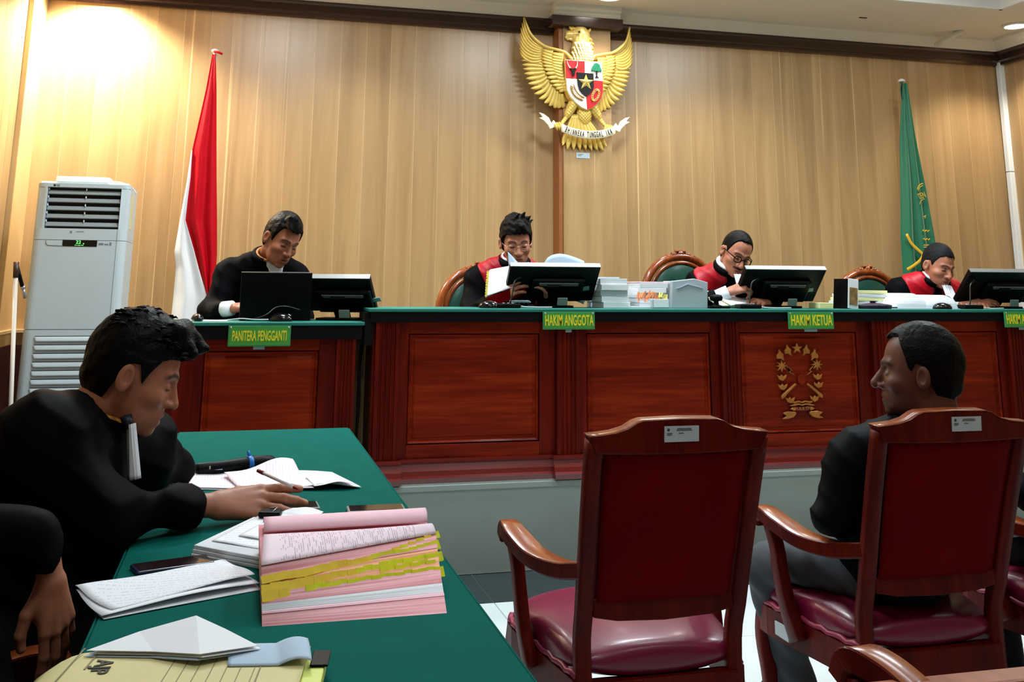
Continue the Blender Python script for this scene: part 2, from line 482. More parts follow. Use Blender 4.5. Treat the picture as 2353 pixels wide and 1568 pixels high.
class MB:
    def __init__(s):
        s.v, s.f, s.mi, s.sm = [], [], [], []

    def add(s, vs, fs, mi=0, smooth=False):
        k = len(s.v)
        s.v.extend([tuple(map(float, p)) for p in vs])
        s.f.extend([tuple(int(i) + k for i in f) for f in fs])
        s.mi.extend([mi] * len(fs))
        s.sm.extend([smooth] * len(fs))
        return s

    def box(s, x0, x1, y0, y1, z0, z1, mi=0, M=None):
        vs = [(x, y, z) for x in (x0, x1) for y in (y0, y1) for z in (z0, z1)]
        if M is not None:
            vs = [tuple(M @ Vector(p)) for p in vs]
        return s.add(vs, [(0, 1, 3, 2), (4, 6, 7, 5), (0, 4, 5, 1), (2, 3, 7, 6), (0, 2, 6, 4), (1, 5, 7, 3)], mi)

    def prism(s, poly, d0, d1, plane='XZ', mi=0, M=None, smooth=False):
        """polygon extruded: XZ -> along y, XY -> along z, YZ -> along x"""
        def p3(a, b, d):
            q = {'XZ': (a, d, b), 'XY': (a, b, d), 'YZ': (d, a, b)}[plane]
            return tuple(M @ Vector(q)) if M is not None else q
        n = len(poly)
        area = sum(poly[i][0] * poly[(i + 1) % n][1] - poly[(i + 1) % n][0] * poly[i][1] for i in range(n))
        pl = list(poly) if area > 0 else list(reversed(poly))
        if plane == 'XZ':
            pl = list(reversed(pl))
        vs = [p3(a, b, d0) for a, b in pl] + [p3(a, b, d1) for a, b in pl]
        fs = [tuple(reversed(range(n))), tuple(range(n, 2 * n))] + [(i, (i + 1) % n, n + (i + 1) % n, n + i) for i in range(n)]
        return s.add(vs, fs, mi, smooth)

    def tube(s, path, rad, n=8, mi=0, caps=True, squash=None):
        P = [Vector(p) for p in path]
        rs = [rad] * len(P) if not hasattr(rad, '__len__') else list(rad)
        T = []
        for i in range(len(P)):
            t = P[min(i + 1, len(P) - 1)] - P[max(i - 1, 0)]
            T.append(t.normalized())
        up = Vector((0, 0, 1)) if abs(T[0].z) < 0.9 else Vector((1, 0, 0))
        a = T[0].cross(up).normalized()
        vs, fs = [], []
        for i, p in enumerate(P):
            a = (a - T[i] * a.dot(T[i])).normalized()
            b = T[i].cross(a)
            for k in range(n):
                th = 2 * PI * k / n
                ca, sa = math.cos(th), math.sin(th)
                if squash:
                    ca *= squash[0]
                    sa *= squash[1]
                vs.append(p + (a * ca + b * sa) * rs[i])
        for i in range(len(P) - 1):
            for k in range(n):
                fs.append((i * n + k, i * n + (k + 1) % n, (i + 1) * n + (k + 1) % n, (i + 1) * n + k))
        if caps:
            fs.append(tuple(reversed(range(n))))
            fs.append(tuple(range((len(P) - 1) * n, len(P) * n)))
        return s.add(vs, fs, mi, True)

    def lathe(s, prof, c=(0, 0, 0), n=24, mi=0, axis='Z', smooth=True):
        vs, fs = [], []
        for r, h in prof:
            for k in range(n):
                th = 2 * PI * k / n
                x, y = r * math.cos(th), r * math.sin(th)
                q = {'Z': (x, y, h), 'Y': (x, -h, y), 'X': (h, x, y)}[axis]
                vs.append((c[0] + q[0], c[1] + q[1], c[2] + q[2]))
        m = len(prof)
        for i in range(m - 1):
            for k in range(n):
                fs.append((i * n + k, i * n + (k + 1) % n, (i + 1) * n + (k + 1) % n, (i + 1) * n + k))
        fs.append(tuple(reversed(range(n))))
        fs.append(tuple(range((m - 1) * n, m * n)))
        return s.add(vs, fs, mi, smooth)

    def grid(s, fn, nu, nv, mi=0, smooth=True):
        vs = [fn(i / nu, j / nv) for j in range(nv + 1) for i in range(nu + 1)]
        w = nu + 1
        fs = [(j * w + i, j * w + i + 1, (j + 1) * w + i + 1, (j + 1) * w + i) for j in range(nv) for i in range(nu)]
        return s.add(vs, fs, mi, smooth)

    def profile(s, prof, a, b, out, mi=0, up=(0, 0, 1)):
        """moulding: 2D profile (outwards, up) swept from a to b"""
        a, b, out, up = Vector(a), Vector(b), Vector(out), Vector(up)
        vs = [p + out * o + up * h for p in (a, b) for o, h in prof]
        n = len(prof)
        fs = [(i, i + 1, n + i + 1, n + i) for i in range(n - 1)] + [(n - 1, 0, n, 2 * n - 1), tuple(range(n)), tuple(reversed(range(n, 2 * n)))]
        return s.add(vs, fs, mi)

    def build(s, name, mats, parent=None, bevel=0.0, seg=2, M=None, loc=None, solid=0.0, subsurf=0):
        me = bpy.data.meshes.new(name)
        vs = s.v if M is None else [tuple(M @ Vector(p)) for p in s.v]
        me.from_pydata(vs, [], s.f)
        me.polygons.foreach_set('material_index', s.mi)
        me.polygons.foreach_set('use_smooth', s.sm)
        for m in ([mats] if isinstance(mats, str) else mats):
            me.materials.append(MATS[m])
        me.update()
        o = bpy.data.objects.new(name, me)
        COL.objects.link(o)
        if parent is not None:
            o.parent = parent
        if loc is not None:
            o.location = loc
        if subsurf:
            md = o.modifiers.new('subsurf', 'SUBSURF')
            md.levels = md.render_levels = subsurf
        if solid:
            md = o.modifiers.new('solid', 'SOLIDIFY')
            md.thickness = solid
            md.offset = 0
        if bevel:
            md = o.modifiers.new('bevel', 'BEVEL')
            md.width = bevel
            md.segments = seg
            md.limit_method = 'ANGLE'
            md.angle_limit = R(35)
        return o

def boxobj(name, b, mat, parent=None, bevel=0.0, M=None):
    return MB().box(*b, M=M).build(name, mat, parent, bevel)

def text_mesh(name, body, mat, size, M, parent=None, extrude=0.001, sx=1.0, align='CENTER', space=1.0, bold=0.0):
    cu = bpy.data.curves.new(name, 'FONT')
    cu.body = body
    cu.size = size
    cu.extrude = extrude
    cu.offset = bold
    cu.align_x = align
    cu.align_y = 'CENTER'
    cu.space_character = space
    cu.resolution_u = 3
    t = bpy.data.objects.new(name + '_tmp', cu)
    COL.objects.link(t)
    dg = bpy.context.evaluated_depsgraph_get()
    dg.update()
    me = bpy.data.meshes.new_from_object(t.evaluated_get(dg))
    bpy.data.objects.remove(t, do_unlink=True)
    bpy.data.curves.remove(cu)
    me.name = name
    me.transform(Matrix.Diagonal((sx, 1, 1, 1)))
    me.transform(M)
    me.materials.clear()
    me.materials.append(MATS[mat])
    o = bpy.data.objects.new(name, me)
    COL.objects.link(o)
    if parent is not None:
        o.parent = parent
    return o

def face_cam(x, y, z):
    """text plane standing upright, readable from -y"""
    return Matrix.Translation((x, y, z)) @ Matrix.Rotation(PI / 2, 4, 'X')

def frame_M(o, ex, ey, ez):
    return Matrix(((ex[0], ey[0], ez[0], o[0]), (ex[1], ey[1], ez[1], o[1]), (ex[2], ey[2], ez[2], o[2]), (0, 0, 0, 1)))

def bez(p0, p1, p2, t):
    return tuple((1 - t) ** 2 * a + 2 * t * (1 - t) * b + t * t * c for a, b, c in zip(p0, p1, p2))

def spline(pts, n):
    """Catmull-Rom through the points"""
    P = [np.array(p, float) for p in pts]
    P = [2 * P[0] - P[1]] + P + [2 * P[-1] - P[-2]]
    out = []
    m = len(P) - 3
    for k in range(n + 1):
        g = k / n * m
        i = min(int(g), m - 1)
        t = g - i
        a, b, c, d = P[i:i + 4]
        out.append(tuple(0.5 * (2 * b + (c - a) * t + (2 * a - 5 * b + 4 * c - d) * t * t + (3 * b - a - 3 * c + d) * t ** 3)))
    return out

def interp(tab, t):
    xs = [a for a, _ in tab]
    return float(np.interp(t, xs, [b for _, b in tab]))

# ------------------------------------------------------------------ implicit surfaces for soft shapes (people, robes, hair)
def smin(a, b, k):
    h = np.clip(0.5 + 0.5 * (b - a) / k, 0, 1)
    return b + (a - b) * h - k * h * (1 - h)

def smax(a, b, k):
    return -smin(-a, -b, k)

def d_ell(p, c, r):
    q = p - np.array(c, np.float32)
    r = np.array(r, np.float32)
    k0 = np.sqrt(((q / r) ** 2).sum(1)) + 1e-9
    k1 = np.sqrt(((q / (r * r)) ** 2).sum(1)) + 1e-9
    return k0 * (k0 - 1.0) / k1

def d_cap(p, a, b, ra, rb=None, flat=None):
    rb = ra if rb is None else rb
    a = np.array(a, np.float32)
    b = np.array(b, np.float32)
    ab = b - a
    q = p - a
    t = np.clip((q @ ab) / max(float(ab @ ab), 1e-12), 0, 1)
    e = q - t[:, None] * ab
    if flat is not None:
        n = np.array(flat[:3], np.float32)
        n /= np.linalg.norm(n)
        dn = e @ n
        e = e + np.outer(dn * (flat[3] - 1.0), n).astype(np.float32)
    return np.sqrt((e * e).sum(1)) - (ra + (rb - ra) * t)

def d_chain(p, pts, rs, k=0.004):
    d = None
    for i in range(len(pts) - 1):
        c = d_cap(p, pts[i], pts[i + 1], rs[i], rs[i + 1])
        d = c if d is None else smin(d, c, k)
    return d

def d_plane(p, n, d):
    n = np.array(n, np.float32)
    n = n / np.linalg.norm(n)
    return p @ n - d

def wob(p, f, ph=0.0):
    return (np.sin(p[:, 0] * f + ph) * np.cos(p[:, 1] * f * 1.17 + 1.3 * ph) + np.sin(p[:, 2] * f * 0.93 + 2.1 + ph) * np.cos(p[:, 0] * f * 0.71 - ph)
            + np.sin((p[:, 0] + p[:, 1] - p[:, 2]) * f * 0.53 + 0.7 + ph)) / 3.0

def surf(fn, lo, hi, h):
    """surface nets: returns vertices, quads of fn == 0"""
    ax = [np.arange(lo[i], hi[i] + h, h, dtype=np.float32) for i in range(3)]
    n = [len(a) for a in ax]
    V = np.empty(n, np.float32)
    gy, gz = np.meshgrid(ax[1], ax[2], indexing='ij')
    step = max(1, int(400000 / (n[1] * n[2])))
    for i in range(0, n[0], step):
        xs = ax[0][i:i + step]
        p = np.empty((len(xs), n[1], n[2], 3), np.float32)
        p[..., 0] = xs[:, None, None]
        p[..., 1] = gy[None]
        p[..., 2] = gz[None]
        V[i:i + step] = fn(p.reshape(-1, 3)).reshape(len(xs), n[1], n[2])
    V[0], V[-1] = np.maximum(V[0], 1e-4), np.maximum(V[-1], 1e-4)
    V[:, 0], V[:, -1] = np.maximum(V[:, 0], 1e-4), np.maximum(V[:, -1], 1e-4)
    V[:, :, 0], V[:, :, -1] = np.maximum(V[:, :, 0], 1e-4), np.maximum(V[:, :, -1], 1e-4)
    S = V < 0
    cnt = np.zeros([k - 1 for k in n], np.int8)
    for a in (0, 1):
        for b in (0, 1):
            for c in (0, 1):
                cnt += S[a:n[0] - 1 + a, b:n[1] - 1 + b, c:n[2] - 1 + c]
    act = (cnt > 0) & (cnt < 8)
    I = np.argwhere(act)
    idx = -np.ones(act.shape, np.int32)
    idx[act] = np.arange(len(I))
    acc = np.zeros((len(I), 3), np.float64)
    w = np.zeros(len(I))
    cor = [(a, b, c) for a in (0, 1) for b in (0, 1) for c in (0, 1)]
    val = {c: V[I[:, 0] + c[0], I[:, 1] + c[1], I[:, 2] + c[2]].astype(np.float64) for c in cor}
    for c in cor:
        for k in range(3):
            if c[k] == 0:
                d = list(c)
                d[k] = 1
                d = tuple(d)
                v0, v1 = val[c], val[d]
                cr = (v0 < 0) != (v1 < 0)
                t = np.where(cr, v0 / np.where(cr, v0 - v1, 1), 0)
                q = np.repeat(np.array(c, float)[None], len(I), 0)
                q[:, k] += t
                acc += q * cr[:, None]
                w += cr
    P = (I + acc / w[:, None]) * h + np.array([a[0] for a in ax])
    F = []
    for k in range(3):
        sl0 = [slice(None)] * 3
        sl1 = [slice(None)] * 3
        sl0[k] = slice(0, -1)
        sl1[k] = slice(1, None)
        ch = S[tuple(sl0)] != S[tuple(sl1)]
        E = np.argwhere(ch)
        u, v = (k + 1) % 3, (k + 2) % 3
        ok = (E[:, u] > 0) & (E[:, v] > 0) & (E[:, u] < n[u] - 1) & (E[:, v] < n[v] - 1)
        E = E[ok]
        ins = S[E[:, 0], E[:, 1], E[:, 2]]
        def at(du, dv):
            J = E.copy()
            J[:, u] += du
            J[:, v] += dv
            return idx[J[:, 0], J[:, 1], J[:, 2]]
        q = np.stack([at(-1, -1), at(0, -1), at(0, 0), at(-1, 0)], 1)
        q[~ins] = q[~ins][:, ::-1]
        F.append(q)
    return P, np.concatenate(F)

def mesh_obj(name, P, F, mats, parent=None, col=None, smooth=True):
    me = bpy.data.meshes.new(name)
    me.vertices.add(len(P))
    me.vertices.foreach_set('co', np.asarray(P, np.float32).ravel())
    F = np.asarray(F, np.int32)
    me.loops.add(F.size)
    me.loops.foreach_set('vertex_index', F.ravel())
    me.polygons.add(len(F))
    me.polygons.foreach_set('loop_start', np.arange(0, F.size, 4, dtype=np.int32))
    me.polygons.foreach_set('use_smooth', np.full(len(F), smooth))
    me.update(calc_edges=True)
    me.validate()
    for m in ([mats] if isinstance(mats, str) else mats):
        me.materials.append(MATS[m])
    if col is not None:
        at = me.color_attributes.new('col', 'FLOAT_COLOR', 'POINT')
        c = np.ones((len(P), 4), np.float32)
        c[:, :3] = col
        at.data.foreach_set('color', c.ravel())
    o = bpy.data.objects.new(name, me)
    COL.objects.link(o)
    if parent is not None:
        o.parent = parent
    return o

def xf(P, M):
    A = np.array(M)
    return P @ A[:3, :3].T + A[:3, 3]

# ================================================================== THE ROOM
XL, XR, YBACK, YFRONT = -1.34, 5.81, 6.75, -2.5

def struct(name, mb, mat, bevel=0.0, parent=None):
    o = mb.build(name, mat, parent, bevel)
    o['kind'] = 'structure'
    return o

floor = struct('floor', MB().box(XL - 0.1, XR + 0.1, YFRONT - 0.1, YBACK + 0.1, -0.08, -0.004), 'grout')
wall_back = struct('wall_back', MB().box(XL - 0.1, XR + 0.1, YBACK + 0.014, YBACK + 0.12, 0, 3.45), 'beige_panel')
wall_left = struct('wall_left', MB().box(XL - 0.12, XL - 0.014, YFRONT - 0.1, YBACK + 0.014, 0, 3.45), 'beige_panel')
wall_right = struct('wall_right', MB().box(XR + 0.014, XR + 0.12, YFRONT - 0.1, YBACK + 0.014, 0, 3.45), 'beige_panel')
wall_front = struct('wall_front', MB().box(XL - 0.1, XR + 0.1, YFRONT - 0.12, YFRONT, 0, 3.45), 'pilaster_wood')

# floor tiles
tile = MB().box(-0.2985, 0.2985, -0.2985, 0.2985, -0.01, 0.0).build('floor_tile', 'tile_white', floor, 0.0015)
first = True
for i in range(12):
    for j in range(9):
        x = XL + 0.3 + i * 0.6
        y = 4.03 - j * 0.6
        o = tile if first else tile.copy()
        if not first:
            COL.objects.link(o)
        first = False
        o.location = (min(x, XR - 0.3), y, 0)
dk = MB().box(-0.2985, 0.2985, -0.206, 0.206, -0.01, 0.0).build('border_tile', 'tile_dark', floor, 0.0015)
for i in range(12):
    o = dk if i == 0 else dk.copy()
    if i:
        COL.objects.link(o)
    o.location = (min(XL + 0.3 + i * 0.6, XR - 0.3), 4.54, 0)

# wall planks
PW = 0.17
def plank_mesh(name, h, mat=('plank_wood', 'plank_edge')):
    b = MB()
    b.box(-PW / 2 + 0.0002, PW / 2 - 0.0034, -0.012, 0.0, 0, h, 0)
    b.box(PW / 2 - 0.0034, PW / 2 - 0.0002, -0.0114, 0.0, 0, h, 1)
    return b
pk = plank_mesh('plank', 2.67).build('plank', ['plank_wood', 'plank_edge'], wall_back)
n = 0
x = XL + PW / 2 + 0.02
while x < XR - PW / 2 + 0.02:
    o = pk if n == 0 else pk.copy()
    if n:
        COL.objects.link(o)
    o.location = (x, YBACK + 0.014, 0.385)
    n += 1
    x += PW
for k, (wall, xx, rz, ys) in enumerate(((wall_left, XL - 0.014, R(90), np.arange(6.28, 4.2, -PW)), (wall_right, XR + 0.014, R(-90), np.arange(6.66, 5.0, -PW)))):
    z0 = 0.94 if k == 0 else 0.0
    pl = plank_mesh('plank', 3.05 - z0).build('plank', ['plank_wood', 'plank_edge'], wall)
    for i, yy in enumerate(ys):
        o = pl if i == 0 else pl.copy()
        if i:
            COL.objects.link(o)
        o.location = (xx, yy, z0)
        o.rotation_euler = (0, 0, rz)
    big = MB().box(xx - 0.012, xx + 0.012, YFRONT, float(ys[-1]) - PW / 2, z0, 3.05).build('wall_cladding', 'plank_wood', wall)

# left corner post, wainscot and rail on the left wall
struct('trim_1', MB().box(XL - 0.014, -1.31, 6.37, YBACK + 0.01, 0.0, 3.06), 'pilaster_wood', 0.004)
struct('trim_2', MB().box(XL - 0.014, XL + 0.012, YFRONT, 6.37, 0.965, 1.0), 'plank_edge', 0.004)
struct('baseboard_left', MB().box(XL - 0.014, XL + 0.01, YFRONT, 6.37, 0.0, 0.93), 'wainscot', 0.003)
struct('baseboard_back', MB().box(-1.345, -0.52, 6.70, YBACK, 0.0, 0.90).box(-1.345, -1.30, 6.36, 6.70, 0.0, 0.90), 'wainscot', 0.003)
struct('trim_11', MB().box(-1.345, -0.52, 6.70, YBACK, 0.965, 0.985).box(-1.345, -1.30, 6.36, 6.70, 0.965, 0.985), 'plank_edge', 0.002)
# centre pilaster of the back wall
pil = struct('trim_3', MB().box(2.075, 2.43, 6.60, YBACK, 0.385, 3.05), 'plank_wood', 0.006)
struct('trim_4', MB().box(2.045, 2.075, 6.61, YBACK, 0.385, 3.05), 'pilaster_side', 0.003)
# white conduit in the right corner
cond = struct('trim_5', MB().box(XR - 0.04, XR + 0.005, 6.69, 6.735, 0.385, 2.16).box(XR - 0.04, XR + 0.005, 6.69, 6.735, 2.165, 3.06), 'white_plastic', 0.003)

# crown moulding: dark wood below, white plaster cornice above
wp = [(0, 0), (0.03, 0), (0.035, 0.02), (0.06, 0.03), (0.07, 0.075), (0.085, 0.085), (0.085, 0.10), (0, 0.10)]
cp = [(0, 0), (0.10, 0), (0.105, 0.012), (0.12, 0.02), (0.15, 0.05), (0.175, 0.062), (0.178, 0.085), (0, 0.085)]
cr = MB()
cr.profile(wp, (XL, YBACK, 3.02), (2.045, YBACK, 3.02), (0, -1, 0))
cr.profile(wp, (2.43, YBACK, 3.02), (XR, YBACK, 3.02), (0, -1, 0))
cr.profile(wp, (XL, YFRONT, 3.02), (XL, YBACK, 3.02), (1, 0, 0))
cr.profile(wp, (XR, YFRONT, 3.02), (XR, YBACK, 3.02), (-1, 0, 0))
struct('trim_6', cr, 'crown_wood')
c2 = MB()
c2.profile(cp, (XL, YBACK, 3.118), (XR, YBACK, 3.118), (0, -1, 0))
c2.profile(cp, (XL, YFRONT, 3.118), (XL, YBACK, 3.118), (1, 0, 0))
c2.profile(cp, (XR, YFRONT, 3.118), (XR, YBACK, 3.118), (-1, 0, 0))
struct('trim_7', c2, 'cornice_paint')
# crown stepping out around the pilaster
c3 = MB().box(1.975, 2.50, 6.53, 6.70, 3.045, 3.115)
struct('trim_8', c3, 'crown_wood', 0.004)
c4 = MB()
c4.profile([(0, 0), (0.02, 0), (0.03, 0.03), (0.06, 0.05), (0.065, 0.085), (0, 0.085)], (1.99, 6.57, 3.117), (2.485, 6.57, 3.117), (0, -1, 0))
c4.box(1.99, 2.485, 6.57, 6.72, 3.117, 3.2)
struct('trim_9', c4, 'cornice_paint')

# ceiling: border at 3.2 m around a raised tray
TX0, TX1, TY0, TY1 = -0.7, 5.06, -1.6, 5.8
cl = MB()
cl.box(XL - 0.1, XR + 0.1, TY1, YBACK + 0.1, CEIL, CEIL + 0.22)
cl.box(XL - 0.1, XR + 0.1, YFRONT - 0.1, TY0, CEIL, CEIL + 0.22)
cl.box(XL - 0.1, TX0, TY0, TY1, CEIL, CEIL + 0.22)
cl.box(TX1, XR + 0.1, TY0, TY1, CEIL, CEIL + 0.22)
cl.box(XL - 0.1, XR + 0.1, YFRONT - 0.1, YBACK + 0.1, CEIL + 0.22, CEIL + 0.3)
ceiling = struct('ceiling', cl, 'ceiling_paint')
tf = MB()
tf.box(TX0, TX1, TY1 - 0.03, TY1 + 0.01, CEIL - 0.02, CEIL + 0.21)
tf.box(TX1 - 0.03, TX1 + 0.01, TY0, TY1, CEIL - 0.02, CEIL + 0.21)
tf.box(TX0 - 0.01, TX0 + 0.03, TY0, TY1, CEIL - 0.02, CEIL + 0.21)
struct('trim_10', tf, 'cornice_paint', 0.004)
boxobj('ceiling_bracket', (4.25, 4.31, 6.285, 6.295, CEIL - 0.006, CEIL), 'dark_wood', ceiling)
hk = MB().tube([(5.10, 6.58, 3.11), (5.22, 6.40, CEIL)], 0.02, 8)
hk.build('ceiling_strut', 'cornice_paint', ceiling)

# recessed downlights and ceiling panels (the room's own lamps)
def spot(name, loc, w, ang, colr, radius=0.05):
    ld = bpy.data.lights.new(name, 'SPOT')
    ld.energy = w
    ld.color = colr
    ld.spot_size = R(ang)
    ld.spot_blend = 0.6
    ld.shadow_soft_size = radius
    o = bpy.data.objects.new(name, ld)
    COL.objects.link(o)
    o.location = loc
    return o
for i, (x, y, w, ang, colr) in enumerate(DOWNLIGHTS):
    t = empty('downlight', (x, y, CEIL), 0, ['round downlight above the air conditioner', 'round downlight over the clerk side of the wall',
              'round downlight above the eagle emblem', 'round downlight over the wall right of the emblem', 'bright round downlight in the right ceiling corner'][i], 'downlight', 'recessed downlights along the back wall')
    MB().lathe([(0.095, 0.0), (0.10, -0.008), (0.082, -0.014), (0.075, -0.004), (0.075, 0.0)], n=28).build('ring', 'white_plastic', t)
    MB().lathe([(0.074, -0.003), (0.06, -0.010), (0.02, -0.013)], n=24).build('bulb', 'lamp_glass', t)
    spot('downlight_lamp', (x, y, CEIL - 0.03), w, ang, colr)
for i, (x, y, w, colr) in enumerate(TRAY):
    t = empty('ceiling_panel_light', (x, y, CEIL + 0.22), 0, 'flat white ceiling panel lamp in the raised ceiling tray', 'ceiling lamp', 'ceiling panel lamps')
    MB().box(-0.3, 0.3, -0.3, 0.3, -0.03, 0.0).build('frame', 'white_plastic', t, 0.004)
    MB().box(-0.27, 0.27, -0.27, 0.27, -0.034, -0.028).build('diffuser', 'lamp_panel', t)
    ld = bpy.data.lights.new('panel_lamp', 'AREA')
    ld.shape = 'SQUARE'
    ld.size = 0.54
    ld.energy = w
    ld.color = colr
    lo = bpy.data.objects.new('panel_lamp', ld)
    COL.objects.link(lo)
    lo.location = (x, y, CEIL + 0.22 - 0.05)

# platform
pf = MB()
pf.box(-0.5, 5.3, 4.757, YBACK, 0.0, 0.385)
platform = struct('floor_platform', pf, 'plinth_paint')
MB().box(-0.5, 5.3, 4.750, 4.77, 0.352, 0.378).build('ledge', 'plinth_paint', platform, 0.003)

# ================================================================== JUDGES' BENCH AND CLERK DESK
def flutes(w, d, n=4):
    """cross-section of a fluted pilaster, front at y = 0 going towards +y"""
    pts = [(-w / 2, d), (-w / 2, 0)]
    m = w * 0.14
    fw = (w - 2 * m) / n
    for i in range(n):
        a = -w / 2 + m + i * fw
        pts += [(a + fw * 0.12, 0), (a + fw * 0.3, 0.007), (a + fw * 0.7, 0.007), (a + fw * 0.88, 0)]
    pts += [(w / 2, 0), (w / 2, d)]
    return pts

def base_prof(o):
    return [(-0.02, 0), (o + 0.04, 0), (o + 0.042, 0.022), (o + 0.028, 0.03), (o + 0.022, 0.05), (o + 0.008, 0.078), (o + 0.016, 0.088), (o + 0.014, 0.1), (-0.02, 0.1)]

def panel_section(root, x0, x1, z0, z1, yf, pz0, pz1, px0, px1):
    MB().box(x0, px0, yf, yf + 0.02, z0, z1).build('stile', 'mahogany', root, 0.002)
    MB().box(px1, x1, yf, yf + 0.02, z0, z1).build('stile', 'mahogany', root, 0.002)
    MB().box(px0, px1, yf, yf + 0.02, pz1, z1).build('rail', 'mahogany_h', root, 0.002)
    MB().box(px0, px1, yf, yf + 0.02, z0, pz0).build('rail', 'mahogany_h', root, 0.002)
    p = MB()
    a, c = 0.0, 0.03
    # moulded frame then raised field
    fr = [(0.0, yf + 0.018), (0.007, yf + 0.003), (0.014, yf + 0.010), (0.018, yf + 0.018), (0.024, yf + 0.018), (0.034, yf + 0.012)]
    vs, fs = [], []
    for d, y in fr:
        vs += [(px0 + d, y, pz0 + d), (px1 - d, y, pz0 + d), (px1 - d, y, pz1 - d), (px0 + d, y, pz1 - d)]
    for i in range(len(fr) - 1):
        for k in range(4):
            fs.append((i * 4 + k, i * 4 + (k + 1) % 4, i * 4 + 4 + (k + 1) % 4, i * 4 + 4 + k))
    e = (len(fr) - 1) * 4
    fs.append((e, e + 1, e + 2, e + 3))
    p.add(vs, fs)
    p.build('panel', 'mahogany_h', root)

def desk(name, x0, x1, z0, zt, pil, panels, yf, depth, label, cat, apron_h, pz):
    root = empty(name, ((x0 + x1) / 2, yf, z0), 0, label, cat)
    inv = Matrix.Translation((-(x0 + x1) / 2, -yf, -z0))
    kids = []
    hold = empty('tmp')
    MB().box(x0 + 0.02, x1 - 0.02, yf + 0.02, yf + 0.045, z0, zt - 0.02).build('carcass', 'mahogany', hold)
    MB().box(x0, x0 + 0.025, yf + 0.01, yf + depth, z0, zt - 0.02).build('side_panel', 'mahogany', hold, 0.002)
    MB().box(x1 - 0.025, x1, yf + 0.01, yf + depth, z0, zt - 0.02).build('side_panel', 'mahogany', hold, 0.002)
    for a, b in pil:
        q = MB()
        q.prism([((a + b) / 2 + px, yf - 0.032 + py) for px, py in flutes(b - a, 0.06)], z0 + 0.1, zt - apron_h, 'XY')
        q.build('pilaster', 'mahogany', hold)
        q = MB()
        q.profile(base_prof(0.03), (a - 0.02, yf, z0), (b + 0.02, yf, z0), (0, -1, 0))
        q.build('base_block', 'mahogany_base', hold)
    for (a, b, pa, pb) in panels:
        panel_section(hold, a, b, z0 + 0.095, zt - apron_h, yf, pz[0], pz[1], pa, pb)
        MB().profile(base_prof(0.0), (a - 0.02, yf, z0), (b + 0.02, yf, z0), (0, -1, 0)).build('base_moulding', 'mahogany_base', hold)
    MB().box(x0 - 0.02, x1 + 0.02, yf - 0.045, yf + 0.03, zt - apron_h, zt - 0.014).build('apron', 'apron_black', hold, 0.003)
    MB().box(x0 - 0.03, x1 + 0.03, yf - 0.055, yf + depth, zt - 0.016, zt).build('desk_top', 'green_edge', hold, 0.004)
    for o in list(hold.children):
        o.data.transform(inv)
        o.parent = root
    bpy.data.objects.remove(hold, do_unlink=True)
    return root

YF = 4.80
bench = desk('judges_bench', 0.59, 4.96, 0.385, 1.15,
             [(0.60, 0.71), (1.463, 1.575), (2.315, 2.415), (3.17, 3.284), (4.0, 4.11), (4.84, 4.95)],
             [(0.71, 1.463, 0.756, 1.385), (1.575, 2.315, 1.62, 2.27), (2.415, 3.17, 2.43, 3.095), (3.284, 4.0, 3.33, 3.955), (4.11, 4.84, 4.155, 4.795)],
             YF, 0.38, 'long dark red mahogany judges bench with green top and fluted pilasters', 'bench', 0.062, (0.545, 1.035))
clerk = desk('clerk_desk', -0.42, 0.515, 0.385, 1.09, [(0.425, 0.51), (-0.41, -0.325)], [(-0.325, 0.425, -0.15, 0.35)], YF, 0.38,
             'lower mahogany clerk desk with black edge beside the long bench', 'desk', 0.075, (0.50, 0.965))
# dark end piece hanging between the desks, and the cables behind the gap
q = MB().box(0.546, 0.588, YF - 0.03, YF + 0.2, 0.985, 1.133).build('end_skirt', 'apron_black', None, 0.003)
q.data.transform(Matrix.Translation((-(0.59 + 4.96) / 2, -YF, -0.385)))
q.parent = bench
cb = MB().tube(spline([(0.562, 5.0, 1.0), (0.552, 4.97, 0.86), (0.556, 4.96, 0.72), (0.545, 4.95, 0.55), (0.543, 4.93, 0.39)], 20), 0.006)
cb.tube(spline([(0.572, 5.0, 1.0), (0.556, 4.98, 0.88), (0.549, 4.96, 0.7), (0.55, 4.95, 0.5), (0.556, 4.93, 0.39)], 20), 0.005)
tag(cb.build('cable_bundle', 'cable_black'), 'black cables hanging in the gap between clerk desk and bench', 'cable')
tag(MB().box(0.54, 0.588, 5.08, 5.1, 0.385, 1.0).build('backing_board', 'beige_panel', None, 0.002), 'narrow beige board behind the gap between the two desks', 'board')

# ---------- name signs on the apron
def sign(x, z, w, h, y, text, label, size, sx, tilt=0.0, tabw=0.05):
    r = empty('name_sign', (x, y, z), 0, label, 'sign', 'green and yellow name signs on the desks')
    r.rotation_euler = (0, tilt, 0)
    MB().box(-w / 2, w / 2, -0.004, 0.004, -h / 2, h / 2).build('board', 'sign_border', r, 0.001)
    MB().box(-w / 2 + 0.005, w / 2 - 0.005, -0.006, -0.003, -h / 2 + 0.005, h / 2 - 0.006).build('face', 'sign_green', r)
    text_mesh('lettering', text, 'sign_yellow', size, face_cam(0, -0.0065, -0.001), r, 0.0008, sx, bold=0.0012)
    MB().box(-tabw * 0.7, tabw * 0.7, 0.004, 0.010, -h / 2 - 0.013, -h / 2 + 0.01).build('tab', 'label_teal', r)
    for s in (-1, 1):
        MB().lathe([(0.005, 0), (0.004, 0.003)], (s * (w / 2 - 0.01), -0.005, h / 2 - 0.008), 10, 0, 'Y').build('pin', 'grey_metal', r)
    return r
sign(0.083, 1.031, 0.268, 0.088, YF - 0.065, 'PANITERA PENGGANTI', 'green sign with yellow letters reading PANITERA PENGGANTI on the clerk desk', 0.060, 0.375, tabw=0.035)
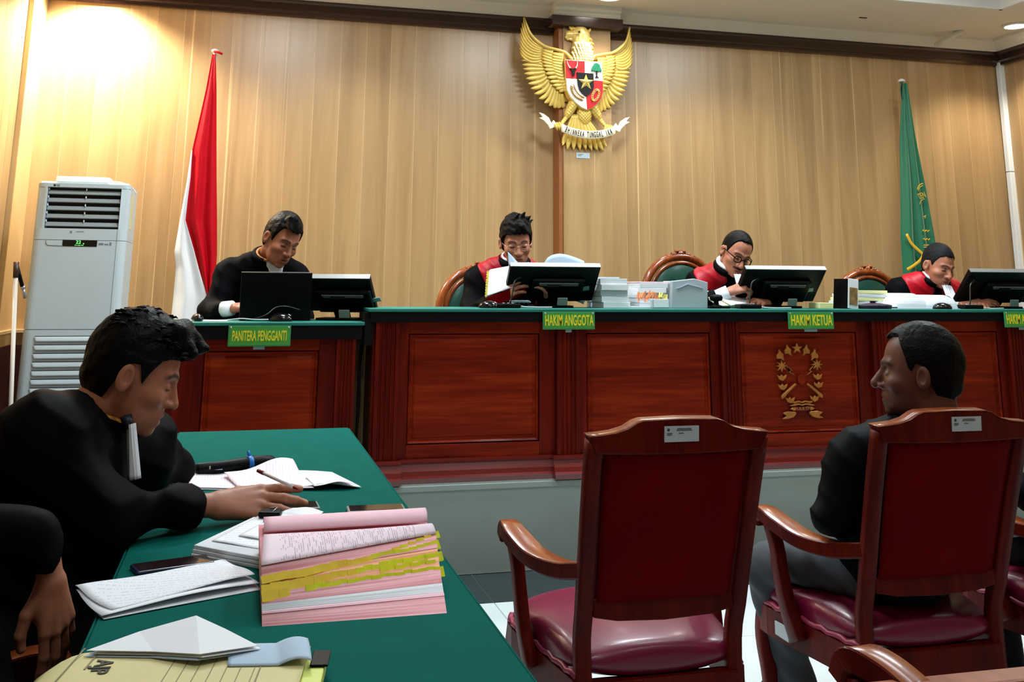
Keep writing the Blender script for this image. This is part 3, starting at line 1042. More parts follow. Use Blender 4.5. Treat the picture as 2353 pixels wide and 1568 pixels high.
sign(1.512, 1.095, 0.258, 0.082, YF - 0.065, 'HAKIM ANGGOTA', 'green sign with yellow letters reading HAKIM ANGGOTA below a tilted monitor', 0.068, 0.425, tabw=0.02)
sign(2.80, 1.094, 0.255, 0.084, YF - 0.065, 'HAKIM KETUA', 'green sign with yellow letters reading HAKIM KETUA above the carved court emblem', 0.072, 0.50)
sign(4.087, 1.098, 0.258, 0.082, YF - 0.065, 'HAKIM ANGGOTA', 'green sign cut by the picture edge reading HAKIM under the black screen', 0.068, 0.425)

# ---------- carved court emblem on the bench front
em = empty('court_emblem', (2.765, YF + 0.0055, 0.795), 0, 'carved brass-coloured court emblem with wreath and HAKIM ribbon on the bench', 'emblem')
KE = 0.00102     # metres per drawing unit (drawing: 0..400 wide, 0..600 high)
def ep(pts):
    return [((a - 716) * KE * 0.72, -(b - 595) * KE * 0.63) for a, b in pts]
def carve(name, pts, d=0.012, mat='brass_carving'):
    return MB().prism(ep(pts), -d, 0.0, 'XZ').build(name, mat, em, 0.002, 1)
def starpts(cx, cy, R_, r_, n, a0=-90):
    return [(cx + (R_ if k % 2 == 0 else r_) * math.cos(R(a0 + 180.0 / n * k)), cy + (R_ if k % 2 == 0 else r_) * math.sin(R(a0 + 180.0 / n * k))) for k in range(2 * n)]
carve('star', starpts(692, 347, 42, 17, 5), 0.016)
carve('star', starpts(568, 480, 46, 18, 8), 0.016)
carve('star', starpts(840, 472, 46, 18, 8), 0.016)
fl = [(-4, -45), (10, -20), (26, -8), (22, 18), (28, 42), (4, 24), (-22, 26), (-26, 0), (-10, -14)]
for cx, cy, s, m in ((621, 362, 1, 1), (766, 362, 1, -1), (560, 398, 1.05, 1), (828, 398, 1.05, -1)):
    carve('flame', [(cx + m * a * s, cy + b * s) for a, b in fl], 0.013)
lf = [(-36, -22), (-14, -10), (0, -26), (10, -8), (38, -24), (30, 4), (6, 26), (-20, 14)]
for cx, cy, m in ((567, 568, 1), (845, 565, -1), (570, 638, 1), (848, 628, -1), (622, 738, 1), (812, 730, -1)):
    carve('leaf', [(cx + m * a, cy + b) for a, b in lf], 0.012)
for m in (1, -1):
    c = 714
    carve('lightning_bolt', [(c + m * (a - 714), b) for a, b in [(596, 474), (606, 470), (650, 516), (634, 520), (668, 552), (622, 524), (636, 516)]], 0.010)
    carve('scroll', [(c + m * (a - 714), b) for a, b in [(664, 612), (676, 620), (600, 690), (586, 712), (560, 728), (556, 704), (576, 684)]], 0.014)
    carve('ribbon_tail', [(c + m * (a - 714), b) for a, b in [(560, 832), (600, 822), (660, 826), (664, 842), (640, 866), (596, 878), (556, 876), (590, 856)]], 0.012)
    carve('wave', [(c + m * (a - 714), b) for a, b in [(714, 752), (690, 744), (654, 750), (640, 744), (630, 756), (654, 764), (690, 756), (714, 764)]], 0.009)
    carve('wave', [(c + m * (a - 714), b) for a, b in [(714, 772), (690, 764), (654, 766), (636, 772), (612, 780), (640, 784), (690, 776), (714, 784)]], 0.009)
    carve('ribbon_curl', [(c + m * (a - 714), b) for a, b in [(640, 792), (660, 800), (652, 820), (620, 806)]], 0.010)
disc = [(716 + 30 * math.cos(R(a)), 585 + 40 * math.sin(R(a))) for a in range(0, 360, 15)]
carve('disc', disc, 0.014, 'mahogany_h')
carve('ribbon', [(650, 784), (690, 790), (740, 790), (790, 784), (800, 812), (740, 822), (690, 822), (640, 812)], 0.008, 'mahogany_base')
q = ep([(714, 804)])[0]
text_mesh('lettering', 'HAKIM', 'brass_carving', 0.021, face_cam(q[0], -0.0095, q[1]), em, 0.0012, 1.1, space=1.4, bold=0.0004)

# ================================================================== GARUDA WALL EMBLEM
gr = empty('eagle_emblem', (2.20, 6.595, 2.629), 0, 'large gilded eagle emblem with red and white shield high on the wall', 'emblem')
KX, KZ = 0.000735, 0.000708
def gp(a, b):
    return ((a - 735) * KX, -(b - 760) * KZ)

def feather(p0, p1, p2, w0, w1, y0, y1, mat='gold_leaf', name='feather', n=10, tipw=0.0, ridge=0.007):
    """blade along a bezier in drawing units; y0/y1 = depth at root and tip (towards the room is -y)"""
    pts = [bez(p0, p1, p2, t / n) for t in range(n + 1)]
    vs = []
    for i, (a, b) in enumerate(pts):
        t = i / n
        q0 = pts[max(i - 1, 0)]
        q1 = pts[min(i + 1, n)]
        dx, dy = q1[0] - q0[0], q1[1] - q0[1]
        L = math.hypot(dx, dy) or 1
        nx, ny = -dy / L, dx / L
        w = (w0 + (w1 - w0) * t)
        if t > 0.7:
            w *= max(tipw, 1 - ((t - 0.7) / 0.3) ** 2)
        y = y0 + (y1 - y0) * t
        for s, dy_ in ((-1, 0.0), (-0.55, -ridge), (0.35, -ridge * 0.75), (1, -0.001)):
            x, z = gp(a + nx * w * s, b + ny * w * s)
            vs.append((x, y + dy_, z))
        for s in (1, -1):
            x, z = gp(a + nx * w * s, b + ny * w * s)
            vs.append((x, y + 0.010, z))
    fs = []
    for i in range(n):
        for k in range(6):
            fs.append((i * 6 + k, i * 6 + (k + 1) % 6, i * 6 + 6 + (k + 1) % 6, i * 6 + 6 + k))
    fs.append(tuple(reversed(range(6))))
    fs.append(tuple(range(n * 6, n * 6 + 6)))
    mb = MB().add(vs, fs, 0, True)
    return mb.build(name, mat, gr)

TIPS = [(165, 110), (146, 185), (134, 258), (128, 330), (128, 398), (132, 455), (138, 512), (148, 570), (160, 628), (178, 690), (205, 758), (240, 822), (294, 890), (365, 945), (430, 980), (500, 1000), (575, 985)]
ROOT = [(352, 408), (350, 430), (347, 452), (344, 476), (343, 502), (345, 530), (350, 560), (357, 590), (366, 622), (378, 656), (393, 690), (410, 722), (432, 752), (456, 780), (482, 806), (510, 830), (540, 850)]
TIPS, ROOT = [tuple(q) for q in spline(TIPS, 22)], [tuple(q) for q in spline(ROOT, 22)]
def mir(p, m):
    return p if m > 0 else (712 * 2 - p[0] - (712 - p[0]) * 0.055 + 0, p[1] + 18)
for m in (1, -1):
    for i, (r_, t_) in enumerate(zip(ROOT, TIPS)):
        u = i / 22
        # control: upper feathers sweep left then up, lower ones droop then flatten
        if i < 8:
            c = (t_[0] + 18 + 9 * i, r_[1] - 40 + 16 * i)
        else:
            c = (r_[0] - (0.42 - 0.014 * (i - 8)) * (r_[0] - t_[0]) , t_[1] - 6)
        w = 16 if i < 10 else 21
        feather(mir(r_, m), mir(c, m), mir(t_, m), w, w * (0.8 if i < 10 else 1.0), -0.040 + 0.0009 * i, -0.016 + 0.0006 * i, n=12)
    # leading edge of the wing
    lead = [(165, 118), (185, 190), (235, 300), (350, 396), (480, 428), (560, 450), (622, 505)]
    L = spline([mir(p, m) for p in lead], 24)
    mb = MB()
    mb.tube([(gp(*p)[0], -0.040 - 0.012 * min(1, k / 12), gp(*p)[1]) for k, p in enumerate(L)], [0.002 + 0.010 * min(1, k / 10) for k in range(25)], 8)
    mb.build('wing_edge', 'gold_leaf', gr)
    # two rows of coverts
    B1, B2, B3 = spline(ROOT, 40), spline([(440, 440), (428, 520), (440, 590), (470, 670), (530, 775), (560, 820)], 40), spline([(540, 470), (530, 540), (530, 620), (540, 700), (556, 770), (580, 850)], 40)
    for i in range(13):
        t = 2 + i * 3
        a, b, c = B3[min(40, t)], B2[min(40, t)], B1[min(40, t)]
        feather(mir(b, m), mir(((b[0] + c[0]) / 2, (b[1] + c[1]) / 2 + 10), m), mir((c[0] - 12, c[1] + 6), m), 21, 16, -0.056, -0.046, n=6, tipw=0.3)
        feather(mir(a, m), mir(((a[0] + b[0]) / 2, (a[1] + b[1]) / 2 + 8), m), mir((b[0] - 12, b[1] + 6), m), 23, 17, -0.066, -0.056, n=6, tipw=0.3)

# backing so the wings are one carved piece
bk = MB()
for m in (1, -1):
    poly = [mir(p, m) for p in [(260, 380), (350, 410), (560, 460), (620, 520), (620, 930), (500, 930), (400, 870), (300, 770), (235, 640), (205, 490)]]
    bk.prism([gp(*p) for p in poly], -0.018, 0.0, 'XZ')
bk.build('wing_backing', 'gold_dark', gr)

# tail
for k, (tx, ty) in enumerate([(545, 1365), (590, 1405), (650, 1408), (712, 1405), (770, 1400), (830, 1405), (890, 1408), (948, 1408), (985, 1360)]):
    rx = 700 + (k - 4) * 14
    feather((rx, 1060), ((rx + tx) / 2, 1220), (tx, ty), 16, 31, -0.030 - 0.002 * (4 - abs(k - 4)), -0.018 - 0.003 * (4 - abs(k - 4)), name='tail_feather', n=10)

# neck, head, beak, crest (rounded relief)
def g_body(p):
    d = None
    for (a, ra, b, rb, k) in (((735, 520), 118, (738, 400), 92, 30), ((738, 400), 92, (732, 260), 82, 30), ((732, 250), 84, (722, 225), 76, 30),
                              ((660, 248), 46, (612, 250), 34, 20), ((612, 250), 34, (590, 285), 16, 14), ((590, 285), 16, (600, 305), 9, 8),
                              ((690, 300), 30, (625, 300), 14, 10)):
        xa, za = gp(*a)
        xb, zb = gp(*b)
        c = d_cap(p, (xa, -0.02, za), (xb, -0.02, zb), ra * KX, rb * KX, flat=(0, 1, 0, 1.35))
        d = c if d is None else smin(d, c, k * KX)
    # eye pit below the brow
    xe, ze = gp(655, 268)
    d = smax(d, -d_ell(p, (xe, -0.065, ze), (0.030, 0.018, 0.008)), 0.006)
    return d
lo = (gp(540, 0)[0], -0.11, gp(0, 560)[1])
hi = (gp(860, 0)[0], 0.03, gp(0, 150)[1])
P_, F_ = surf(g_body, lo, hi, 0.0035)
mesh_obj('eagle_head', P_, F_, 'gold_bright', gr)
ex, ez = gp(690, 240)
MB().lathe([(0.008, 0), (0.006, 0.005), (0.002, 0.007)], (ex, -0.078, ez), 12, 0, 'Y').build('eye', 'black_enamel', gr)
for a, b, c in (((640, 210), (620, 195), (612, 165)), ((660, 200), (640, 185), (640, 168)), ((800, 215), (815, 205), (826, 180)),
                ((815, 330), (845, 335), (858, 350)), ((820, 370), (842, 380), (850, 400)), ((815, 410), (836, 420), (842, 440)), ((808, 290), (830, 300), (842, 312)),
                ((660, 420), (640, 430), (628, 452)), ((655, 380), (640, 392), (632, 410))):
    feather(a, b, c, 16, 10, -0.045, -0.035, 'gold_leaf', 'crest_feather', 5)
# scale feathers on the neck: rows of small pointed plates
sc = MB()
for r_ in range(7):
    cy = 352 + r_ * 25
    half = 78 + r_ * 6
    nn = 6 + r_ // 2
    for c_ in range(nn):
        cx = 738 - half + (c_ + (0.5 if r_ % 2 else 0.0)) * 2 * half / nn
        if abs(cx - 738) > half:
            continue
        off = ((cx - 738) / (half + 40)) ** 2 * 0.045
        x, z = gp(cx, cy)
        y = -0.088 + off
        sc.add([(x - 0.010, y, z + 0.008), (x + 0.010, y, z + 0.008), (x + 0.009, y - 0.002, z - 0.004), (x, y - 0.007, z - 0.014), (x - 0.009, y - 0.002, z - 0.004), (x, y + 0.014, z)],
               [(0, 4, 3, 2, 1), (0, 1, 5), (1, 2, 5), (2, 3, 5), (3, 4, 5), (4, 0, 5)])
sc.build('neck_scales', 'gold_bright', gr)

# thighs, legs, talons
for m in (1, -1):
    def gm(a, b):
        return gp(735 + (a - 735) * m, b)
    def thigh(p):
        d = d_cap(p, (gm(640, 960)[0], -0.045, gm(0, 960)[1]), (gm(585, 1060)[0], -0.045, gm(0, 1060)[1]), 0.038, 0.026)
        d = smin(d, d_cap(p, (gm(585, 1070)[0], -0.045, gm(0, 1070)[1]), (gm(530, 1150)[0], -0.05, gm(0, 1150)[1]), 0.016, 0.014), 0.01)
        return d + 0.0025 * np.cos(p[:, 0] * 260) * np.cos(p[:, 2] * 260)
    xs = sorted((gm(480, 0)[0], gm(700, 0)[0]))
    P_, F_ = surf(thigh, (xs[0], -0.1, gp(0, 1190)[1]), (xs[1], 0.0, gp(0, 900)[1]), 0.004)
    mesh_obj('leg', P_, F_, 'gold_leaf', gr)
    for k in range(4):
        a = gm(455 + 22 * k, 1160 - 4 * k)
        b = gm(478 + 24 * k, 1235 - 3 * k)
        MB().tube(spline([(a[0], -0.050, a[1]), ((a[0] + b[0]) / 2 - 0.006 * m, -0.078, (a[1] + b[1]) / 2), (b[0], -0.070, b[1])], 8), [0.009] * 6 + [0.007, 0.005, 0.002], 8).build('talon', 'gold_leaf', gr)
# belly scales
P_, F_ = surf(lambda p: d_ell(p, (gp(755, 0)[0], -0.03, gp(0, 1040)[1]), (0.055, 0.035, 0.085)) + 0.003 * np.cos(p[:, 0] * 300) * np.cos(p[:, 2] * 300), (-0.06, -0.1, gp(0, 1180)[1]), (0.1, 0.02, gp(0, 900)[1]), 0.004)
mesh_obj('belly', P_, F_, 'gold_leaf', gr)

# shield
def shp(s, cx=735, cy=0):
    return s
OUT = [(538, 532), (912, 532), (920, 740), (922, 820), (905, 900), (865, 955), (815, 1000), (758, 1026), (700, 1005), (645, 965), (590, 910), (556, 840), (548, 740)]
MB().prism([gp(a, b) for a, b in OUT], -0.088, -0.02, 'XZ').build('shield', 'gold_bright', gr, 0.003)
def plate(name, pts, mat, y=-0.094, parent=None):
    return MB().prism([gp(a, b) for a, b in pts], y, y + 0.012, 'XZ').build(name, mat, parent or gr, 0.001, 1)
plate('shield_field', [(544, 538), (733, 538), (733, 718), (552, 718)], 'red_enamel')
plate('shield_field', [(736, 538), (906, 538), (914, 728), (736, 724)], 'white_enamel')
plate('shield_field', [(552, 721), (736, 721), (746, 880), (755, 1020), (700, 998), (648, 958), (594, 902), (561, 836)], 'white_enamel')
plate('shield_field', [(740, 728), (915, 731), (916, 818), (899, 896), (860, 950), (812, 994), (758, 1019), (750, 880)], 'red_enamel')
ct = plate('shield_center', [(653, 655), (818, 660), (822, 790), (805, 835), (775, 870), (742, 893), (705, 866), (678, 832), (663, 780)], 'black_enamel', -0.102)
st = MB()
sp_ = starpts(742, 752, 82, 33, 5)
c0 = gp(742, 752)
vs = [(gp(*q)[0], -0.104, gp(*q)[1]) for q in sp_] + [(c0[0], -0.122, c0[1])]
st.add(vs, [(i, 10, (i + 1) % 10) for i in range(10)] + [tuple(range(10))])
st.build('star', 'gold_bright', gr)
# buffalo head
plate('buffalo_head', [(585, 615), (602, 624), (638, 616), (652, 634), (634, 642), (634, 670), (628, 696), (612, 698), (604, 664), (598, 640), (584, 632)], 'black_enamel', -0.106)
for m_ in (((590, 620), (566, 600), (558, 552)), ((640, 618), (662, 596), (660, 548))):
    MB().tube([(gp(*bez(*m_, t / 8))[0], -0.102, gp(*bez(*m_, t / 8))[1]) for t in range(9)], [0.0055 - 0.0005 * t for t in range(9)], 6).build('horn', 'ribbon_cream', gr)
# banyan tree
plate('tree_crown', [(795, 625), (806, 590), (825, 560), (850, 550), (880, 566), (886, 590), (898, 618), (896, 640), (880, 630), (868, 642), (850, 630), (835, 640), (820, 628), (806, 640)], 'green_enamel', -0.104)
plate('tree_trunk', [(842, 630), (858, 630), (856, 680), (872, 702), (852, 696), (842, 706), (836, 696), (846, 680)], 'black_enamel', -0.102)
# rice and cotton
rc = MB()
for k in range(11):
    t = k / 10
    a, b = bez((600, 800), (600, 900), (700, 925), t)
    rc.tube([(gp(a - 8, b)[0], -0.100, gp(a, b - 10)[1]), (gp(a + 8, b)[0], -0.100, gp(a, b + 10)[1])], [0.004, 0.005], 6)
    a, b = bez((625, 790), (650, 880), (715, 900), t)
    rc.tube([(gp(a - 7, b)[0], -0.100, gp(a, b - 9)[1]), (gp(a + 7, b)[0], -0.100, gp(a, b + 9)[1])], [0.003, 0.004], 6)
rc.build('rice_sprig', 'gold_dark', gr)
chn = MB()
for k in range(17):
    th = 2 * PI * k / 17
    a = 838 + 30 * math.cos(th) * 0.85 - 38 * math.sin(th) * 0.62
    b = 872 + 58 * math.sin(th) * 0.9 + 14 * math.cos(th)
    x, z = gp(a, b)
    ring = [(x + 0.0065 * math.cos(q_), -0.1005, z + 0.0065 * math.sin(q_)) for q_ in np.linspace(0, 2 * PI, 9)]
    chn.tube(ring, 0.0024, 5, caps=False)
chn.build('chain', 'gold_bright', gr)
# ribbon with motto
rb = MB()
def ribbon(u, v):
    a = 505 + 530 * u
    b = 1245 + 62 * (1 - (2 * u - 1) ** 2) - 40 + (v - 0.5) * 78
    x, z = gp(a, b)
    return (x, -0.085 - 0.012 * math.sin(PI * u), z)
rb.grid(ribbon, 24, 3)
rib = rb.build('ribbon', 'ribbon_cream', gr, solid=0.006)
mot = 'BHINNEKA TUNGGAL IKA'
for k, ch in enumerate(mot):
    if ch == ' ':
        continue
    u = 0.085 + 0.83 * k / (len(mot) - 1)
    p = ribbon(u, 0.5)
    sl = -(62 * -4 * (2 * u - 1)) / 530
    M = Matrix.Translation((p[0], p[1] - 0.005, p[2])) @ Matrix.Rotation(-math.atan(sl), 4, 'Y') @ Matrix.Rotation(PI / 2, 4, 'X')
    text_mesh('letter', ch, 'black_enamel', 0.056, M, rib, 0.001, 0.34, bold=0.0008)
for m in (1, -1):
    for pts in ([(500, 1200), (440, 1130), (420, 1160), (395, 1110), (345, 1075), (298, 1062), (335, 1105), (300, 1115), (345, 1140), (385, 1180), (405, 1218), (450, 1200)],):
        q = [((a if m > 0 else 735 * 2 - a + 25), b) for a, b in pts]
        MB().prism([gp(a, b) for a, b in q], -0.065, -0.053, 'XZ').build('ribbon_tail', 'ribbon_cream', gr, 0.002)
# inventory sticker below the emblem
stk = empty('inventory_label', (2.215, 6.598, 2.140), 0, 'small pale inventory label stuck below the eagle emblem', 'label')
MB().box(-0.048, 0.048, -0.0015, 0.0, -0.019, 0.019).build('paper', 'sticker', stk)
MB().box(-0.040, 0.0, -0.0022, -0.001, 0.006, 0.009).box(-0.040, -0.012, -0.0022, -0.001, -0.003, 0.0).build('print', 'sticker_ink', stk)

# ================================================================== FLAGS
def flag_cloth(root, rows, sa, sb, mat, name, pleats=3.0, amp=0.03, y=0.0, nu=36, nv=60, ph=0.0):
    """rows: (z, xleft, xseam, xright) local; sa/sb choose the two boundary columns"""
    zs = [r_[0] for r_ in rows]
    def fn(u, v):
        z = zs[0] + (zs[-1] - zs[0]) * v
        a = float(np.interp(-z, [-q for q in zs], [r_[sa] for r_ in rows]))
        b = float(np.interp(-z, [-q for q in zs], [r_[sb] for r_ in rows]))
        g = min(1.0, 0.15 + v * 1.1)
        return (a + (b - a) * u, y + amp * g * math.sin(u * pleats * 2 * PI + ph + 1.2 * v) - 0.02 * g * math.sin(PI * u) + 0.006 * math.sin(9 * v + 5 * u), z)
    return MB().grid(fn, nu, nv).build(name, mat, root, solid=0.004)

fr = empty('red_white_flag', (-0.262, 6.42, 0.385), 0, 'red and white flag hanging in folds from a white pole', 'flag')
def L(rows, ox, oz=0.385):
    return [(z - oz,) + tuple(x - ox for x in xs) for z, *xs in rows]
rows = L([(2.657, -0.276, -0.272, -0.254), (2.443, -0.297, -0.294, -0.235), (2.05, -0.353, -0.351, -0.209), (1.878, -0.366, -0.349, -0.197), (1.63, -0.39, -0.361, -0.178),
          (1.44, -0.409, -0.293, -0.166), (1.351, -0.392, -0.264, -0.165), (1.188, -0.395, -0.206, -0.186), (1.071, -0.398, -0.200, -0.196), (0.95, -0.395, -0.2, -0.198)], -0.262)
flag_cloth(fr, [r_ for r_ in rows], 2, 3, 'flag_red', 'red_cloth', 2.0, 0.018)
flag_cloth(fr, [r_ for r_ in rows if r_[0] < 1.70], 1, 2, 'flag_white', 'white_cloth', 1.5, 0.016, ph=0.6)
MB().tube([(0.004, 0.03, 0.0), (0.004, 0.03, 2.31)], 0.011, 12).build('pole', 'pole_white', fr)
MB().lathe([(0.016, 2.29), (0.022, 2.295), (0.024, 2.305), (0.012, 2.312)], (0.004, 0.03, 0)).build('pole_cap', 'pole_white', fr)
MB().tube(spline([(0.0, 0.01, 2.29), (0.025, -0.005, 2.285), (0.05, -0.005, 2.275)], 8), 0.007, 8).build('tie', 'flag_red', fr)
MB().lathe([(0.14, 0.0), (0.14, 0.015), (0.05, 0.03), (0.02, 0.08), (0.016, 0.12)], (0.004, 0.03, 0)).build('stand', 'dark_wood', fr)

fg = empty('green_court_flag', (4.68, 6.42, 0.385), 0, 'green court flag with gold trim hanging behind a judge', 'flag')
rows = L([(2.756, 4.670, 4.68, 4.700), (2.352, 4.617, 4.66, 4.742), (1.985, 4.589, 4.66, 4.790), (1.626, 4.562, 4.67, 4.820), (1.414, 4.565, 4.68, 4.835), (1.1, 4.57, 4.7, 4.86), (0.8, 4.57, 4.7, 4.86)], 4.68)
flag_cloth(fg, rows, 1, 3, 'flag_green', 'green_cloth', 2.4, 0.026, nu=48, ph=0.8)
def on_green(x, z):
    return (x - 4.68, -0.052, z - 0.385)
MB().tube(spline([on_green(4.566, 1.64), on_green(4.60, 1.575), on_green(4.65, 1.53), on_green(4.686, 1.495), on_green(4.66, 1.455), on_green(4.60, 1.415), on_green(4.55, 1.39)], 24), 0.011, 8, squash=(0.35, 1.0)).build('gold_fringe', 'flag_gold', fg)
MB().tube([(x, y - 0.0, z) for x, y, z in [(0.021, 0.0, 2.37), (0.062, 0.004, 1.967), (0.110, 0.010, 1.60), (0.140, 0.014, 1.241), (0.155, 0.014, 1.029)]], 0.004, 6).build('edge_piping', 'flag_gold', fg)
def green_arc(cx, cz, rx, rz, a0, a1, r_, nm):
    MB().tube([(cx - 4.68 + rx * math.cos(R(a)), -0.056, cz - 0.385 + rz * math.sin(R(a))) for a in np.linspace(a0, a1, 9)], r_, 6).build(nm, 'flag_gold', fg)
green_arc(4.735, 1.945, 0.055, 0.06, 95, 165, 0.0035, 'embroidered_ring')
green_arc(4.735, 1.935, 0.05, 0.055, 95, 165, 0.0025, 'embroidered_ring')
green_arc(4.745, 1.845, 0.055, 0.05, 100, 170, 0.002, 'embroidered_ring')
text_mesh('embroidery', 'TEN', 'flag_gold', 0.06, face_cam(4.712 - 4.68, -0.058, 1.915 - 0.385) @ Matrix.Rotation(R(18), 4, 'Z'), fg, 0.001, 0.6)
MB().tube([on_green(4.72, 1.765), on_green(4.735, 1.775), on_green(4.727, 1.755)], 0.004, 6).build('embroidery', 'flag_gold', fg)
for z in (1.665, 1.605):
    MB().tube(spline([on_green(4.70 + 0.008 * k, z + 0.006 * math.sin(2.1 * k)) for k in range(8)], 24), 0.0035, 6).build('embroidery', 'flag_gold', fg)
for z in (1.562, 1.548):
    MB().tube([on_green(4.70, z), on_green(4.77, z + 0.004)], 0.003, 6).build('embroidery', 'flag_gold', fg)
MB().tube([(0, 0.03, 0.0), (0, 0.03, 2.40)], 0.011, 12).build('pole', 'dark_wood', fg)
MB().lathe([(0.018, 2.385), (0.026, 2.39), (0.026, 2.40), (0.010, 2.41)], (0, 0.03, 0)).build('pole_cap', 'pole_white', fg)
MB().tube(spline([(0.0, 0.01, 2.385), (-0.025, -0.004, 2.375), (-0.04, -0.004, 2.33), (-0.038, -0.004, 2.27)], 12), 0.004, 6).tube(spline([(-0.005, 0.01, 2.38), (-0.02, -0.01, 2.35), (-0.026, -0.006, 2.25)], 10), 0.004, 6).build('tie', 'flag_green', fg)
MB().lathe([(0.14, 0.0), (0.14, 0.015), (0.05, 0.03), (0.02, 0.08), (0.016, 0.12)], (0, 0.03, 0)).build('stand', 'dark_wood', fg)

# ================================================================== FLOOR-STANDING AIR CONDITIONER
ac = empty('air_conditioner', (-0.873, 5.95, 0.0), 0, 'tall white floor-standing air conditioner with louvred vents against the left wall', 'air conditioner')
W2, AD, AH = 0.238, 0.38, 1.785
def rrect(w, d, r_, n=6):
    pts = []
    for cx, cy, a0 in ((w - r_, r_, -90), (w - r_, d, 0), (-w + r_, d, 90), (-w + r_, r_, 180)):
        if cy == d:
            pts.append((w if a0 == 0 else -w, d))
        else:
            for k in range(n + 1):
                a = R(a0 + 90 * k / n)
                pts.append((cx + r_ * math.cos(a), cy + r_ * math.sin(a)))
    return pts
# body built around the two recesses
by = MB()
def slab(z0, z1, mi=0):
    by.prism(rrect(W2, AD, 0.045), z0, z1, 'XY', mi, smooth=False)
slab(0.0, 1.0115)
slab(1.0145, 1.480)
slab(1.4825, 1.543)
slab(1.765, AH)
by.box(-W2, -0.183, 0.1, 0.12, 1.543, 1.765)
by.prism([(-W2, 0.045), (-W2 + 0.013, 0.013), (-W2 + 0.045, 0.0), (-0.183, 0.0), (-0.183, 0.1), (-W2, 0.1)], 1.543, 1.765, 'XY')
by.prism([(W2, 0.045), (W2 - 0.013, 0.013), (W2 - 0.045, 0.0), (0.193, 0.0), (0.193, 0.1), (W2, 0.1)], 1.543, 1.765, 'XY')
by.box(0.193, W2, 0.1, 0.12, 1.543, 1.765)
by.box(-W2, W2, 0.12, AD, 1.543, 1.765)
by.build('body', 'ac_body', ac)
tp = MB()
tp.prism([(-W2 + 0.012 + 0, 0.03), (W2 - 0.012, 0.03), (W2 - 0.012, AD), (-W2 + 0.012, AD)], AH, AH + 0.012, 'XY')
tp.build('top_cover', 'ac_body', ac, 0.008, 3)
MB().prism([(-0.14, 0.03), (0.11, 0.03), (0.125, 0.06), (0.125, 0.2), (-0.155, 0.2), (-0.155, 0.05)], AH + 0.012, AH + 0.042, 'XY').build('top_cap', 'white_plastic', ac, 0.006)
MB().tube(spline([(0.125, 0.06, AH + 0.02), (0.18, 0.05, AH + 0.018), (0.235, 0.08, AH - 0.005), (0.262, 0.09, AH - 0.04)], 14), 0.0035, 6).build('cable', 'pole_white', ac)
MB().box(-0.183, 0.193, 0.075, 0.121, 1.545, 1.763).build('vent_recess', 'ac_dark', ac)
for k in range(5):
    z = 1.742 - k * 0.043
    M = Matrix.Translation((0.005, 0.02, z - 0.004)) @ Matrix.Rotation(R(-35), 4, 'X')
    MB().box(-0.185, 0.186, -0.004, 0.004, -0.013, 0.013, M=M).build('louvre', 'ac_grey', ac, 0.002)
    for xx in (-0.178, 0.012):
        MB().box(xx - 0.002, xx + 0.002, 0.01, 0.03, z + 0.008, z + 0.02).build('louvre_pin', 'white_plastic', ac)
MB().tube([(-0.165, -0.002, 1.478), (-0.165, -0.002, 1.465), (-0.155, -0.002, 1.452), (-0.078, -0.002, 1.45)], 0.0018, 5).build('panel_line', 'ac_line', ac)
MB().box(-0.082, 0.092, -0.003, 0.01, 1.448, 1.481).build('display', 'black_gloss', ac, 0.001)
text_mesh('display_digits', '22', 'led_green', 0.024, face_cam(-0.002, -0.0045, 1.470), ac, 0.0004, 1.1)
MB().box(-0.02, -0.008, -0.0045, -0.003, 1.4535, 1.4555).box(-0.004, 0.008, -0.0045, -0.003, 1.4525, 1.4555).box(0.012, 0.024, -0.0045, -0.003, 1.4535, 1.4555).build('display_bar', 'led_green', ac)
MB().lathe([(0.003, 0.0035), (0.003, 0.0046)], (0.024, -0.0, 1.463), 10, 0, 'Y').build('display_dot', 'led_green', ac)
MB().box(0.10, 0.125, -0.001, 0.01, 1.457, 1.468).box(0.13, 0.15, -0.001, 0.01, 1.457, 1.464).box(0.155, 0.165, -0.001, 0.01, 1.455, 1.472).build('button_print', 'ac_line', ac)
lg = empty('tmp')
bpy.data.objects.remove(lg, do_unlink=True)
MB().lathe([(0.0065, 0.001), (0.0065, 0.0018)], (-0.15, 0.0, 1.7745), 18, 0, 'Y').build('logo', 'ac_dark', ac)
text_mesh('logo', 'LG', 'ac_dark', 0.013, face_cam(-0.132, -0.0015, 1.7745), ac, 0.0003, 0.9, bold=0.0003)
MB().box(-0.05, -0.04, -0.0012, 0.01, 1.518, 1.53).box(-0.02, 0.02, -0.0012, 0.01, 1.525, 1.528).build('sticker_print', 'ac_line', ac)
MB().box(0.190, 0.1915, -0.0015, 0.01, 0.05, 1.543).build('panel_seam', 'ac_line', ac)
MB().box(W2 - 0.001, W2 + 0.0015, 0.10, 0.20, 1.55, 1.74).build('yellowed_patch', 'ac_yellowed', ac)
# lower intake: curved louvre slots
for k in range(20):
    z = 0.965 - k * 0.0435
    s = MB()
    def slot(u, v, z=z):
        x = -0.175 + 0.372 * u
        e = min(1.0, min(u, 1 - u) / 0.035)
        dz = 0.016 * math.sqrt(max(0.0, 1 - (1 - e) ** 2))
        return (x, -0.001 - 0.010 * math.sin(PI * v * 0.5) * e, z + 0.011 - v * (0.008 + dz))
    s.grid(slot, 30, 5)
    s.build('intake_louvre', 'ac_body', ac, solid=0.003)
    MB().box(-0.172, 0.194, -0.0006, 0.01, z + 0.0085, z + 0.0155).build('intake_gap', 'ac_dark', ac)
MB().box(-0.225, 0.225, -0.004, 0.05, 0.0, 0.05).build('foot_plate', 'ac_grey', ac, 0.004)

